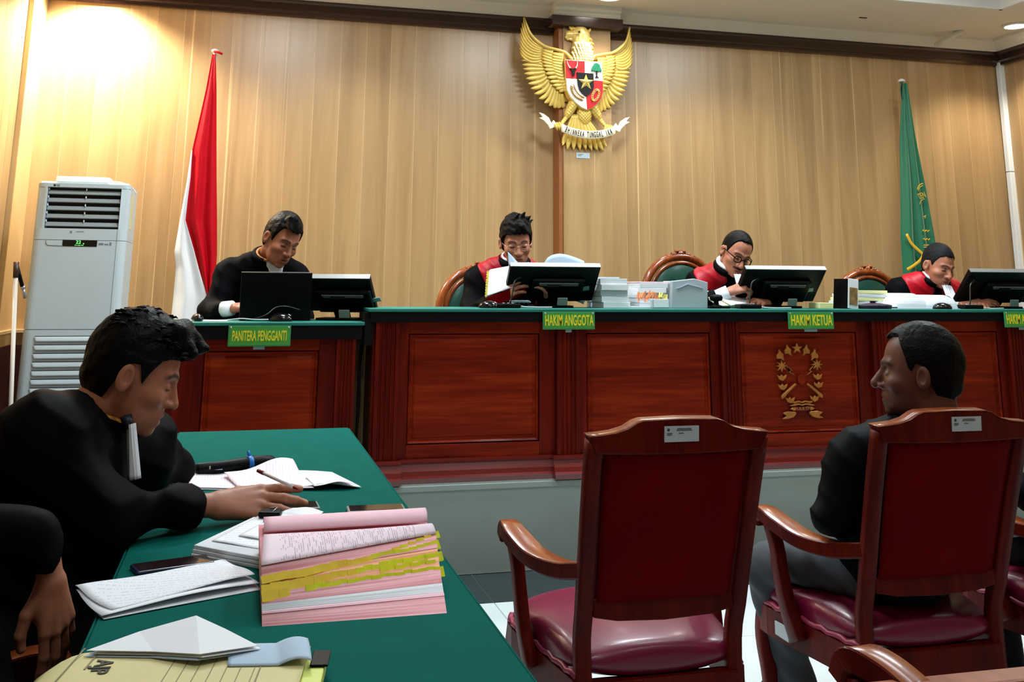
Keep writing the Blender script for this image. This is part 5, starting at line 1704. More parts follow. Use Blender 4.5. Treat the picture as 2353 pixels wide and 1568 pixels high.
# cream folder with print
cf = empty('cream_folder', (-0.06, 1.44, ZT), R(-9), 'cream cardboard folder with ruled lines and AJP print on the table corner', 'folder')
def fold_top(u, v):
    x = -0.185 + 0.345 * u
    y = -0.16 + 0.30 * v
    e = 0.028 - 0.020 * max(0, (0.16 - u) / 0.16) ** 2 - 0.006 * max(0, (v - 0.85) / 0.15)
    return (x, y, e)
MB().box(-0.165, 0.15, -0.15, 0.12, 0.001, 0.010).build('contents', 'sheets_yellow', cf, 0.002)
MB().box(-0.15, 0.155, -0.15, 0.115, 0.0105, 0.020).build('contents', 'sheets_white', cf, 0.002)
MB().grid(fold_top, 24, 12).build('cover', 'folder_cream', cf, solid=0.0015)
MB().box(0.158, 0.185, -0.15, 0.10, 0.004, 0.022).build('lime_insert', 'folder_lime', cf, 0.002)
MB().box(0.166, 0.190, 0.06, 0.115, 0.0225, 0.026).build('dark_clip', 'black_plastic', cf, 0.002)
for k in range(3):
    MB().box(0.165, 0.182 + 0.004 * k, -0.02 - 0.035 * k, 0.005 - 0.035 * k, 0.0225, 0.0235).build('index_tab', 'tab_pale', cf)
for x0, th in ((-0.14, 0.0009), (0.105, 0.0009)):
    MB().box(x0 - th, x0 + th, -0.16, 0.135, 0.029, 0.0296).build('ruled_line', 'folder_line', cf)
for k in range(7):
    x0 = -0.01 + 0.018 * k
    MB().box(x0 - 0.0005, x0 + 0.0005, -0.10, 0.115, 0.029, 0.0294).build('ruled_line', 'folder_line', cf)
text_mesh('lettering', 'AJP', 'folder_ink', 0.031, Matrix.Translation((-0.098, 0.062, 0.0298)) @ Matrix.Rotation(R(-86), 4, 'Z'), cf, 0.0002, 1.15, bold=0.0006)
text_mesh('lettering', 'PENGADILAN', 'folder_line', 0.011, Matrix.Translation((-0.095, 0.05, 0.0298)) @ Matrix.Rotation(R(-86), 4, 'Z'), cf, 0.0002, 0.9) if False else None
MB().box(-0.118, -0.1155, 0.055, 0.115, 0.029, 0.0296).build('small_print', 'folder_line', cf)

# ================================================================== CHAIRS
def sweep(path, w, t, side=(1, 0, 0), cap=False):
    """flat bar along path: w = half width along 'side', t = half thickness (lists allowed)"""
    P_ = [Vector(p) for p in path]
    n_ = len(P_)
    vs, fs = [], []
    sd = Vector(side)
    for i, p in enumerate(P_):
        tg = (P_[min(i + 1, n_ - 1)] - P_[max(i - 1, 0)]).normalized()
        s = (sd - tg * sd.dot(tg)).normalized()
        nn = s.cross(tg).normalized()
        ww = w[i] if hasattr(w, '__len__') else w
        tt = t[i] if hasattr(t, '__len__') else t
        for a, b in (((-1, -0.75), (-1, 0.86), (-0.9, 1), (0.9, 1), (1, 0.86), (1, -0.75), (0.8, -1), (-0.8, -1)) if cap else ((-1, -0.6), (-1, 0.6), (-0.75, 1), (0.75, 1), (1, 0.6), (1, -0.6), (0.75, -1), (-0.75, -1))):
            vs.append(p + s * (a * ww) + nn * (b * tt))
    fs += [tuple(reversed(range(8))), tuple(range((n_ - 1) * 8, n_ * 8))]
    tops = []
    for i in range(n_ - 1):
        for k in range(8):
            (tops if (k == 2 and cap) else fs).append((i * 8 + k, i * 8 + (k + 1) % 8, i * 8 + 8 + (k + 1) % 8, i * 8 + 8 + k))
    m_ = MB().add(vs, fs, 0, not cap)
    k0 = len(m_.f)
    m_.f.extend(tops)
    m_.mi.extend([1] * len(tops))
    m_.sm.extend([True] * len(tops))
    return m_

def back_y(z):
    """rake of the chair back"""
    return 0.115 - 0.135 * max(0, (z - 0.40)) / 0.52 - 0.02 * max(0, (z - 0.4) / 0.5) ** 2

def make_armchair():
    r = empty('armchair', (0, 0, 0))
    # posts
    for s in (-1, 1):
        path = [(s * 0.185, 0.05, 0.0), (s * 0.190, 0.10, 0.2), (s * 0.196, 0.115, 0.40)] + [(s * (0.196 + 0.016 * (z - 0.4) / 0.5), back_y(z), z) for z in (0.5, 0.6, 0.7, 0.8, 0.9)]
        sweep(spline(path, 24), 0.020, 0.018).build('back_post', 'chair_wood', r)
    # crest rail
    top = [(-0.229, 0.912), (-0.20, 0.914), (-0.165, 0.918), (-0.135, 0.926), (-0.112, 0.939), (-0.095, 0.944), (0.0, 0.9465), (0.095, 0.944), (0.112, 0.939), (0.135, 0.926), (0.165, 0.918), (0.20, 0.914), (0.229, 0.912)]
    bot = [(0.212, 0.872), (0.1, 0.868), (0, 0.867), (-0.1, 0.868), (-0.212, 0.872)]
    cr_ = MB().prism(top + bot, -0.020, 0.024, 'XZ')
    Mr = Matrix.Translation((0, back_y(0.90), 0.90)) @ Matrix.Rotation(R(4), 4, 'X') @ Matrix.Translation((0, 0, -0.90))
    cr_.build('crest_rail', 'chair_wood', r, 0.004, 2, M=Mr)
    # top strip of the crest: same timber, overhead light put into its colour
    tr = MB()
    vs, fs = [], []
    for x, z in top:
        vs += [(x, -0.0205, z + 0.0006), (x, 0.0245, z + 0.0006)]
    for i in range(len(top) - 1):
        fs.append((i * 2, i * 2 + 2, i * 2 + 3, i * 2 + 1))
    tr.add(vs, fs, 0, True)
    tr.build('crest_top_lit', 'chair_wood_lit', r, solid=0.0015, M=Mr)
    # bottom rail, bowed
    br = MB()
    pts = [(-0.18, 0.525), (0.18, 0.525), (0.18, 0.487), (0.12, 0.476), (0.0, 0.471), (-0.12, 0.476), (-0.18, 0.487)]
    br.prism(pts, -0.016, 0.016, 'XZ')
    br.build('lower_rail', 'chair_wood', r, 0.003, 2, M=Matrix.Translation((0, back_y(0.5), 0)))
    # upholstery: back side and front side
    def pad(side):
        def fn(u, v):
            z = 0.515 + 0.365 * v
            hw = 0.172 + 0.014 * v
            x = (2 * u - 1) * hw
            e = min(1, min(u, 1 - u) / 0.08) * min(1, min(v, 1 - v) / 0.06)
            return (x, back_y(z) + side * (0.008 + 0.018 * (e ** 0.5 if e > 0 else 0) * (0.6 if side < 0 else 1.4)), z)
        return fn
    MB().grid(pad(-1), 16, 20).build('back_panel', 'leather_red', r, solid=0.003)
    MB().grid(pad(1), 16, 20).build('back_cushion', 'leather_seat', r, solid=0.003)
    for k in range(8):
        x = -0.15 + 0.3 * k / 7
        MB().lathe([(0.005, 0.0), (0.004, 0.003), (0.001, 0.004)], (x, back_y(0.862) - 0.018, 0.862), 8, 0, 'Y').build('nail_head', 'leather_red', r)
    # seat
    def seat(p):
        q = p.copy()
        d = d_ell(q, (0, 0.36, 0.375), (0.305, 0.315, 0.062))
        d = smax(d, np.abs(q[:, 0]) - (0.215 + 0.045 * np.clip((q[:, 1] - 0.1) / 0.4, 0, 1)), 0.03)
        d = smax(d, np.abs(q[:, 1] - 0.35) - 0.25, 0.03)
        return smax(d, 0.335 - q[:, 2], 0.01)
    P_, F_ = surf(seat, (-0.3, 0.05, 0.32), (0.3, 0.65, 0.47), 0.008)
    mesh_obj('seat', P_, F_, 'leather_seat', r)
    ring = [(-0.212, 0.11), (-0.235, 0.3), (-0.258, 0.5), (-0.22, 0.6), (0, 0.617), (0.22, 0.6), (0.258, 0.5), (0.235, 0.3), (0.212, 0.11)]
    pp_ = [(x, y, 0.352 + 0.004 * math.sin(40 * i)) for i, (x, y) in enumerate(spline(ring, 60))]
    MB().tube(pp_, 0.009, 6).build('piping', 'leather_pink', r)
    rl = MB()
    for (a, b) in zip(spline(ring, 16)[:-1], spline(ring, 16)[1:]):
        d = Vector((b[0] - a[0], b[1] - a[1], 0)).normalized()
        nrm = Vector((d.y, -d.x, 0)) * 0.01
        rl.add([(a[0] - nrm.x, a[1] - nrm.y, 0.27), (b[0] - nrm.x, b[1] - nrm.y, 0.27), (b[0] - nrm.x, b[1] - nrm.y, 0.345), (a[0] - nrm.x, a[1] - nrm.y, 0.345),
                (a[0] + nrm.x, a[1] + nrm.y, 0.27), (b[0] + nrm.x, b[1] + nrm.y, 0.27), (b[0] + nrm.x, b[1] + nrm.y, 0.345), (a[0] + nrm.x, a[1] + nrm.y, 0.345)],
               [(0, 1, 2, 3), (7, 6, 5, 4), (0, 4, 5, 1), (3, 2, 6, 7), (0, 3, 7, 4), (1, 5, 6, 2)])
    rl.build('seat_rail', 'chair_wood', r)
    MB().box(-0.2, 0.2, 0.09, 0.13, 0.27, 0.34).build('rear_rail', 'chair_wood', r, 0.003)
    # arms with scrolled ends, supports, front legs
    for s in (-1, 1):
        path = spline([(s * 0.205, back_y(0.6) + 0.01, 0.592), (s * 0.228, 0.17, 0.572), (s * 0.262, 0.28, 0.574), (s * 0.285, 0.37, 0.598), (s * 0.292, 0.43, 0.612), (s * 0.292, 0.462, 0.606), (s * 0.291, 0.474, 0.585)], 30)
        ws = [0.018 + 0.012 * math.sin(PI * min(1, k / 24)) + 0.004 * (k / 30) for k in range(31)]
        sweep(path, ws, [0.019 + 0.003 * (k > 22) for k in range(31)], cap=True).build('arm', ['chair_wood', 'chair_wood_lit'], r)  # top faces of the arm take the painted-in lit tone
        path = spline([(s * 0.286, 0.425, 0.592), (s * 0.278, 0.405, 0.53), (s * 0.272, 0.40, 0.46), (s * 0.268, 0.375, 0.38), (s * 0.258, 0.34, 0.30)], 20)
        sweep(path, 0.016, [0.021 + 0.012 * (k / 20) for k in range(21)], (1, 0, 0)).build('arm_support', 'chair_wood', r)
        path = spline([(s * 0.235, 0.555, 0.345), (s * 0.243, 0.57, 0.25), (s * 0.235, 0.56, 0.12), (s * 0.24, 0.575, 0.0)], 14)
        sweep(path, [0.026 - 0.010 * k / 14 for k in range(15)], [0.026 - 0.010 * k / 14 for k in range(15)]).build('front_leg', 'chair_wood', r)
    return r

def chair_sticker(root, x, w=0.088, h=0.036):
    s = MB().box(x - w / 2, x + w / 2, -0.0225, -0.0205, 0.896, 0.896 + h)
    Mr = Matrix.Translation((0, back_y(0.90), 0.90)) @ Matrix.Rotation(R(4), 4, 'X') @ Matrix.Translation((0, 0, -0.90))
    st = s.build('inventory_sticker', 'sticker', root, M=Mr)
    q = MB()
    q.lathe([(0.0035, 0.0226), (0.0035, 0.0232)], (x - w / 2 + 0.010, 0, 0.896 + h - 0.008), 10, 0, 'Y')
    for i, (a, b, z) in enumerate(((-0.012, 0.024, 0.029), (-0.014, 0.026, 0.0255), (-0.038, -0.024, 0.019), (-0.038, -0.026, 0.0155), (-0.008, 0.004, 0.019))):
        q.box(x + a, x + b, -0.0232, -0.0222, 0.896 + z, 0.896 + z + 0.0016)
    q.build('sticker_print', 'sticker_ink', st, M=Mr)

AC0 = make_armchair()
def armchair(src, x, y, rz, label, group=None):
    o = src
    o.location = (x, y, 0)
    o.rotation_euler = (0, 0, rz)
    tag(o, label, 'armchair', group)
    return o
ch1 = armchair(AC0, 1.027, 2.40, 0, 'empty wooden armchair with dark red leather back and pale sticker')
ch2 = armchair(copy_tree(AC0), 1.80, 2.42, 0, 'wooden armchair with the man in dark shirt and grey trousers')
ch3 = armchair(copy_tree(AC0), 2.50, 2.44, 0, 'wooden armchair mostly hidden beside the seated man chair')
ch4 = armchair(copy_tree(AC0), -0.74, 2.36, R(-90), 'wooden armchair under the young lawyer at the green table')
ch5 = armchair(copy_tree(AC0), -0.80, 3.22, R(-90), 'wooden armchair with red back beyond the young lawyer')
ch6 = armchair(copy_tree(AC0), -0.80, 1.62, R(-90), 'wooden armchair under the lawyer whose hand hangs by the table')
chair_sticker(ch1, 0.0)
chair_sticker(ch2, 0.03)
MB().box(-0.268, -0.262, 0.38, 0.455, 0.285, 0.32, M=Matrix.Identity(4)).build('small_sticker', 'sticker', ch2)

# pew in the near right corner: only the top rail and one scrolled arm are seen
pw = empty('wooden_pew', (1.6, 1.36, 0.0), 0, 'polished wooden pew with scrolled arm behind the seated man chair', 'bench')
MB().box(-0.74, 0.9, -0.035, 0.015, 0.66, 0.72).build('top_rail', 'chair_wood_lit', pw, 0.006)
MB().box(-0.74, 0.9, -0.02, 0.005, 0.40, 0.66).build('back_board', 'chair_wood', pw, 0.003)
MB().box(-0.74, 0.9, 0.0, 0.42, 0.39, 0.43).build('seat_board', 'chair_wood_lit', pw, 0.006)
path = spline([(-0.665, -0.01, 0.70), (-0.675, 0.04, 0.715), (-0.69, 0.075, 0.722), (-0.70, 0.095, 0.715), (-0.705, 0.105, 0.69)], 18)
sweep(path, 0.024, 0.018, cap=True).build('arm', ['chair_wood', 'chair_wood_lit'], pw)
sweep([(-0.70, 0.09, 0.70), (-0.695, 0.085, 0.55), (-0.69, 0.09, 0.42)], 0.02, 0.02).build('arm_support', 'chair_wood', pw)
for xx in (-0.70, 0.86):
    MB().box(xx - 0.03, xx + 0.03, -0.02, 0.38, 0.0, 0.39).build('leg', 'chair_wood', pw, 0.004)

# judges' carved chairs with green tufted leather
def make_judge_chair():
    r = empty('carved_chair', (0, 0, 0))
    # local: occupant faces -y; back at y = 0
    def arch(t, w, z0, z1):
        """outline of the oval back from left bottom over the top to right bottom"""
        a = PI * (1 - t)
        return (w * math.cos(a) * (1 - 0.10 * (1 - math.sin(a))), z0 + (z1 - z0) * math.sin(a) ** 0.85)
    W_, Z0, Z1 = 0.265, 0.72, 1.05
    out = [(-0.235, 0.45), (-0.25, 0.58)] + [arch(k / 24, W_, Z0, Z1) for k in range(25)] + [(0.25, 0.58), (0.235, 0.45)]
    MB().tube([(x, 0.0, z) for x, z in spline(out, 60)], 0.030, 10, squash=(1.0, 0.8)).build('carved_frame', 'carved_wood', r)
    inn = [(-0.205, 0.45), (-0.22, 0.58)] + [arch(k / 24, W_ - 0.035, Z0, Z1 - 0.035) for k in range(25)] + [(0.22, 0.58), (0.205, 0.45)]
    MB().tube([(x, -0.018, z) for x, z in spline(inn, 60)], 0.012, 8).build('inner_bead', 'carved_wood', r)
    # tufted pad
    btn = [(x, z) for j, z in enumerate((0.62, 0.77, 0.90)) for x in ((-0.13, 0.0, 0.13) if j % 2 else (-0.07, 0.07))]
    def padf(p):
        x, y, z = p[:, 0], p[:, 1], p[:, 2]
        d = d_ell(p, (0, 0.0, 0.74), (0.225, 0.052, 0.285))
        for bx, bz in btn:
            d = smax(d, -(np.sqrt((x - bx) ** 2 + (y + 0.062) ** 2 + (z - bz) ** 2) - 0.022), 0.018)
        return d
    P_, F_ = surf(padf, (-0.25, -0.08, 0.44), (0.25, 0.06, 1.04), 0.007)
    mesh_obj('tufted_pad', P_, F_, 'leather_green', r)
    for bx, bz in btn:
        MB().lathe([(0.009, 0.0), (0.008, 0.004), (0.003, 0.006)], (bx, -0.040, bz), 10, 0, 'Y').build('button', 'leather_button', r)
    # carved crest
    for k, (x, z, s) in enumerate(((0, 1.066, 0.026), (-0.045, 1.062, 0.018), (0.045, 1.062, 0.018), (-0.08, 1.052, 0.013), (0.08, 1.052, 0.013), (-0.02, 1.082, 0.013), (0.02, 1.082, 0.013))):
        P_, F_ = surf(lambda p: d_ell(p, (0, 0, 0), (s, 0.018, s * 0.8)) + 0.003 * np.cos(p[:, 0] * 300) , (-0.04, -0.03, -0.04), (0.04, 0.03, 0.04), 0.004)
        o = mesh_obj('crest_carving', P_, F_, 'carved_wood', r)
        o.location = (x, -0.008, z)
    MB().box(-0.25, 0.25, -0.48, 0.0, 0.40, 0.46).build('seat_frame', 'carved_wood', r, 0.01)
    MB().box(-0.23, 0.23, -0.46, -0.01, 0.46, 0.50).build('seat_cushion', 'leather_green', r, 0.02)
    for x in (-0.22, 0.22):
        for y in (-0.44, -0.02):
            MB().tube([(x, y, 0.0), (x, y, 0.4)], [0.018, 0.028], 10).build('leg', 'carved_wood', r)
        sweep(spline([(x * 1.1, 0.0, 0.68), (x * 1.18, -0.2, 0.66), (x * 1.2, -0.36, 0.68), (x * 1.2, -0.40, 0.65)], 14), 0.022, 0.016).build('arm', 'carved_wood', r)
        MB().tube([(x * 1.18, -0.36, 0.66), (x * 1.08, -0.36, 0.45)], 0.016, 8).build('arm_post', 'carved_wood', r)
    return r
JC0 = make_judge_chair()
def jchair(o, x, y, z, label, rz=0.0):
    o.location = (x, y, z)
    o.rotation_euler = (0, 0, rz)
    tag(o, label, 'chair', 'carved judge chairs with green leather')
jchair(JC0, 1.30, 5.72, 0.30, 'carved chair with green tufted leather behind the reading judge', R(4))
jchair(copy_tree(JC0), 2.525, 5.72, 0.385, 'carved chair with green tufted leather behind the moustached judge', R(2))
jchair(copy_tree(JC0), 3.79, 5.72, 0.31, 'carved chair with green tufted leather standing clear beside the third judge', R(0))
jchair(copy_tree(JC0), 0.08, 5.72, 0.30, 'carved chair behind the clerk in the dark suit', R(0))

# ================================================================== PEOPLE
def V3(*a):
    return np.array(a, np.float64)

def head_M(center, fwd, roll=0.0, s=1.0):
    f = Vector(fwd).normalized()
    up = Vector((0, 0, 1))
    up = (up - f * up.dot(f)).normalized()
    up = Matrix.Rotation(roll, 3, f) @ up
    x = f.cross(up)
    M = frame_M(center, x, f, up)
    return M @ Matrix.Scale(s, 4)

def head_sdf(p, jaw=1.0, nose=1.0, cheek=1.0, mouth=0.0, brow=1.0, neck=True, neckdir=(0, -0.045, -0.20), neckr=0.054):
    ax = np.abs(p[:, 0])
    q = p.copy()
    q[:, 0] = ax
    d = d_ell(p, (0, -0.014, 0.036), (0.0755, 0.097, 0.089))
    d = smin(d, d_ell(p, (0, 0.026, -0.028), (0.064 * cheek, 0.062, 0.082)), 0.025)
    d = smin(d, d_ell(p, (0, 0.034, -0.078), (0.049 * jaw, 0.050, 0.036)), 0.022)
    d = smin(d, d_ell(p, (0, 0.070, -0.101), (0.021 * jaw, 0.016, 0.014)), 0.014)
    d = smin(d, d_ell(q, (0.043 * cheek, 0.052, -0.026), (0.022, 0.024, 0.018)), 0.018)
    d = smin(d, d_cap(q, (0.010, 0.0815, 0.020), (0.040, 0.066, 0.024), 0.0095 * brow, 0.008), 0.014)
    # mouth mound
    d = smin(d, d_ell(p, (0, 0.068, -0.066), (0.030, 0.023, 0.026)), 0.014)
    # eye sockets, then lids over the eyeballs
    d = smax(d, -d_ell(q, (0.031, 0.092, 0.004), (0.019, 0.018, 0.0105)), 0.012)
    d = smin(d, d_ell(q, (0.031, 0.0685, 0.000), (0.0145, 0.0125, 0.0115)), 0.004)
    # nose
    nb = d_cap(p, (0, 0.080, 0.014), (0, 0.101 * (0.5 + 0.5 * nose), -0.030), 0.0075, 0.0115 * nose)
    nb = smin(nb, d_ell(q, (0.0125 * nose, 0.091, -0.036), (0.009 * nose, 0.011, 0.008)), 0.006)
    nb = smin(nb, d_ell(p, (0, 0.1035 * (0.5 + 0.5 * nose), -0.035), (0.011 * nose, 0.0105, 0.0095)), 0.006)
    d = smin(d, nb, 0.009)
    d = smax(d, -d_ell(q, (0.0075, 0.098, -0.0455), (0.004, 0.006, 0.0035)), 0.003)
    # lips
    def lip(z, r0, yy):
        return d_chain(q, [(0.0, yy, z), (0.012, yy - 0.003, z + 0.0005), (0.0235, yy - 0.013, z - (z + 0.069) * 0.8)], [r0, r0 * 0.9, r0 * 0.35], 0.003)
    d = smin(d, lip(-0.0615 + mouth * 0.2, 0.0068, 0.0865), 0.004)
    d = smin(d, lip(-0.0755 - mouth, 0.0078, 0.0840), 0.004)
    d = smax(d, -d_ell(p, (0, 0.094, -0.0690 - mouth * 0.45), (0.019, 0.012, 0.0018 + mouth * 0.6)), 0.0025)
    # ears: tilted plates with a raised rim and hollow
    e = q - np.array((0.0775, -0.010, -0.006), np.float32)
    ca, sa = math.cos(0.35), math.sin(0.35)
    ez = e.copy()
    ez[:, 0] = e[:, 0] * ca + e[:, 1] * sa
    ez[:, 1] = -e[:, 0] * sa + e[:, 1] * ca
    pl = d_ell(ez, (0.002, -0.006, 0.0), (0.0075, 0.0185, 0.031))
    pl = smax(pl, -d_ell(ez, (0.0110, -0.004, 0.003), (0.0085, 0.0110, 0.0195)), 0.0015)
    d = smin(d, pl, 0.006)
    if neck:
        d = smin(d, d_cap(p, (0, -0.030, -0.055), neckdir, neckr, neckr * 1.08), 0.022)
    return d

SKIN = {}
def skin_cols(base_):
    b = np.array(base_[:3])
    return dict(base=b, lip=b * np.array((0.80, 0.58, 0.62)), brow=np.array((0.012, 0.010, 0.010)), dark=b * 0.45)

def face_cols(p, sc, brow_w=1.0, eyes='down', moustache=False, stubble=0.0, rosy=0.05):
    n = len(p)
    c = np.repeat(sc['base'][None], n, 0)
    ax = np.abs(p[:, 0])
    y, z = p[:, 1], p[:, 2]
    def mix(m, col):
        m = np.clip(m, 0, 1)[:, None]
        c[:] = c * (1 - m) + np.asarray(col)[None] * m
    # cheeks and nose a touch redder
    g = np.exp(-((ax - 0.04) / 0.02) ** 2 - ((z + 0.03) / 0.025) ** 2) * (y > 0.03)
    mix(g * rosy, sc['base'] * np.array((1.25, 0.8, 0.75)))
    if stubble:
        g = ((z < -0.045) & (y > 0.0)).astype(float) * np.clip((y - 0.0) / 0.04, 0, 1)
        mix(g * stubble, sc['base'] * 0.45)
    lipm = np.clip(1.4 - np.abs(z + 0.0685) / 0.0135 - np.clip((ax - 0.014) / 0.014, 0, 1), 0, 1) * (y > 0.066)
    mix(lipm * 0.85, sc['lip'])
    # eyebrows
    zc = 0.0235 + 0.004 * np.sin(np.clip((ax - 0.012) / 0.04, 0, 1) * PI) - 0.004 * np.clip((ax - 0.035) / 0.02, 0, 1)
    bm = np.clip(1.6 - np.abs(z - zc) / (0.0042 * brow_w), 0, 1) * np.clip((ax - 0.010) / 0.004, 0, 1) * np.clip((0.054 - ax) / 0.006, 0, 1) * (y > 0.045)
    mix(bm * 0.9, sc['brow'])
    # eyes
    em_ = np.clip((ax - 0.0165) / 0.003, 0, 1) * np.clip((0.0455 - ax) / 0.003, 0, 1) * (y > 0.05)
    if eyes == 'open':
        zc = 0.001
        op = np.clip(1.5 - np.abs(z - zc) / 0.0042, 0, 1) * em_
        mix(op, (0.26, 0.22, 0.2))
        ir = np.clip(1.6 - np.sqrt((ax - 0.032) ** 2 + (z - zc) ** 2) / 0.0042, 0, 1) * em_
        mix(ir, (0.01, 0.008, 0.006))
        mix(np.clip(1.4 - np.abs(z - 0.0058) / 0.0022, 0, 1) * em_, (0.015, 0.01, 0.01))
    else:
        mix(np.clip(1.6 - np.abs(z + 0.0055) / 0.0024, 0, 1) * em_ * 0.95, (0.015, 0.010, 0.009))
        mix(np.clip(1.3 - np.abs(z - 0.0095) / 0.0022, 0, 1) * em_ * 0.5, sc['dark'])
    if moustache:
        mm = np.clip(1.5 - np.abs(z + 0.0535) / 0.0062, 0, 1) * np.clip((0.034 - ax) / 0.005, 0, 1) * (y > 0.06)
        mix(mm, (0.012, 0.010, 0.010))
    # hollow of the ear
    return c

def make_head(M, sc, h=0.003, **kw):
    fk = {k: kw.pop(k) for k in ('brow_w', 'eyes', 'moustache', 'stubble', 'rosy') if k in kw}
    P_, F_ = surf(lambda p: head_sdf(p, **kw), (-0.105, -0.125, -0.235), (0.105, 0.125, 0.14), h)
    col = face_cols(P_, sc, **fk)
    return xf(P_, M), F_, col

def make_hair(M, style, h=0.0035):
    zf = style.get('zf', 0.078)
    top = style.get('top', 0.020)
    side = style.get('side', 0.008)
    rec = style.get('recede', 0.0)
    nape = style.get('nape', -0.075)
    amp = style.get('amp', 0.0025)
    def f(p):
        zz = np.clip((p[:, 2] - 0.02) / 0.08, 0, 1)
        d = d_ell(p, (0, -0.014, 0.036), (0.0755 + side, 0.097 + side + 0.2 * top, 0.089 + top)) + side * 0.0
        d = smin(d, d_ell(p, (0, -0.030, -0.02), (0.066 + side * 0.5, 0.074 + side, 0.06)), 0.02)
        if style.get('tuft'):
            for (a, b, ra, rb) in style['tuft']:
                d = smin(d, d_cap(p, a, b, ra, rb), 0.012)
        d = d + amp * wob(p, 95.0) + amp * 0.6 * wob(p, 230.0, 1.0)
        y = p[:, 1]
        ax = np.abs(p[:, 0])
        zl = np.interp(y, [-0.13, -0.075, -0.045, -0.028, -0.016, 0.004, 0.014, 0.022, 0.030, 0.045, 0.065, 0.10],
                       [nape, nape, nape + 0.02, 0.000, 0.026, 0.030, 0.010, style.get('burn', -0.022), style.get('burn', -0.022) + 0.03, 0.052 + rec, zf - 0.004 + 0.4 * rec, zf]).astype(np.float32)
        if rec:
            zl = zl + rec * np.exp(-((ax - 0.045) / 0.02) ** 2) * np.clip((y - 0.03) / 0.03, 0, 1)
        zl = zl + 0.003 * np.sin(p[:, 0] * 260) * np.clip((y - 0.03) / 0.03, 0, 1)
        return smax(d, (zl - p[:, 2]) * 0.85, 0.004)
    P_, F_ = surf(f, (-0.115, -0.15, -0.12), (0.115, 0.145, 0.185), h)
    return xf(P_, M), F_

def hand_mesh(M, curl=(0.3, 0.35, 0.4, 0.45), thumb=0.0, s=1.0, left=False, h=0.0024, spread=1.0, tip=1.0, tout=1.0):
    mc_ = [V3(0.088, 0.030, 0.004), V3(0.092, 0.010, 0.006), V3(0.086, -0.010, 0.004), V3(0.078, -0.028, 0.0)]
    ln = [(0.042, 0.025, 0.021), (0.046, 0.029, 0.022), (0.042, 0.027, 0.021), (0.033, 0.020, 0.018)]
    rr = [0.0098, 0.0100, 0.0094, 0.0082]
    yaw = [0.12 * spread, 0.02 * spread, -0.09 * spread, -0.20 * spread]
    chains = []
    for k in range(4):
        pts = [mc_[k]]
        a = 0.0
        cs = curl[k] if hasattr(curl[k], '__len__') else (curl[k], curl[k] * 1.2, curl[k] * 0.8 * tip)
        for j in range(3):
            a += cs[j]
            pts.append(pts[-1] + ln[k][j] * V3(math.cos(a) * math.cos(yaw[k]), math.cos(a) * math.sin(yaw[k]), -math.sin(a)))
        chains.append(pts)
    th = [V3(0.016, 0.020, -0.006), V3(0.046, 0.043 * tout, -0.014 - 0.006 * thumb), V3(0.078, 0.056 * tout - 0.012 * thumb, -0.020 - 0.014 * thumb), V3(0.102, 0.058 * tout - 0.024 * thumb, -0.022 - 0.020 * thumb)]
    def f(p):
        d = d_cap(p, (-0.075, 0, -0.001), (0.004, 0, 0), 0.0265, 0.0255, flat=(0, 0, 1, 1.28))
        for k in range(4):
            d = smin(d, d_cap(p, (0.006, mc_[k][1] * 0.55, -0.002), mc_[k], 0.0155, 0.0118), 0.012)
        d = smin(d, d_ell(p, (0.045, 0.022, -0.010), (0.032, 0.018, 0.015)), 0.012)
        for k in range(4):
            c = d_chain(p, chains[k], [rr[k] * 1.05, rr[k], rr[k] * 0.94, rr[k] * 0.80], 0.003)
            d = smin(d, c, 0.0045)
        d = smin(d, d_chain(p, th, [0.016, 0.0125, 0.0108, 0.0088], 0.004), 0.007)
        return d
    allp = np.array([q for c in chains for q in c] + th)
    lo = np.minimum(allp.min(0) - 0.022, (-0.085, -0.045, -0.03))
    hi = np.maximum(allp.max(0) + 0.022, (0, 0.045, 0.03))
    P_, F_ = surf(f, lo, hi, h)
    # nails: paler vertices on the back of the finger tips
    nail = np.zeros(len(P_))
    for k, c in enumerate(chains + [th]):
        t = c[-1] - c[-2]
        t = t / np.linalg.norm(t)
        nrm = np.cross(t, V3(0, 1, 0)) if k < 4 else V3(0.1, 0.3, 0.9)
        if nrm[2] < 0 and k < 4:
            nrm = -nrm
        ctr = c[-1] + nrm * 0.006 - t * 0.002
        nail = np.maximum(nail, np.clip(1.5 - np.linalg.norm(P_ - ctr, axis=1) / 0.006, 0, 1))
    if left:
        P_ = P_ * np.array((1, -1, 1))
        F_ = F_[:, ::-1]
    return xf(P_ * s, M), F_, nail

def hand_frame(wrist, ex, ez):
    ex = Vector(ex).normalized()
    ez = Vector(ez)
    ez = (ez - ex * ez.dot(ex)).normalized()
    return frame_M(wrist, ex, ez.cross(ex), ez)

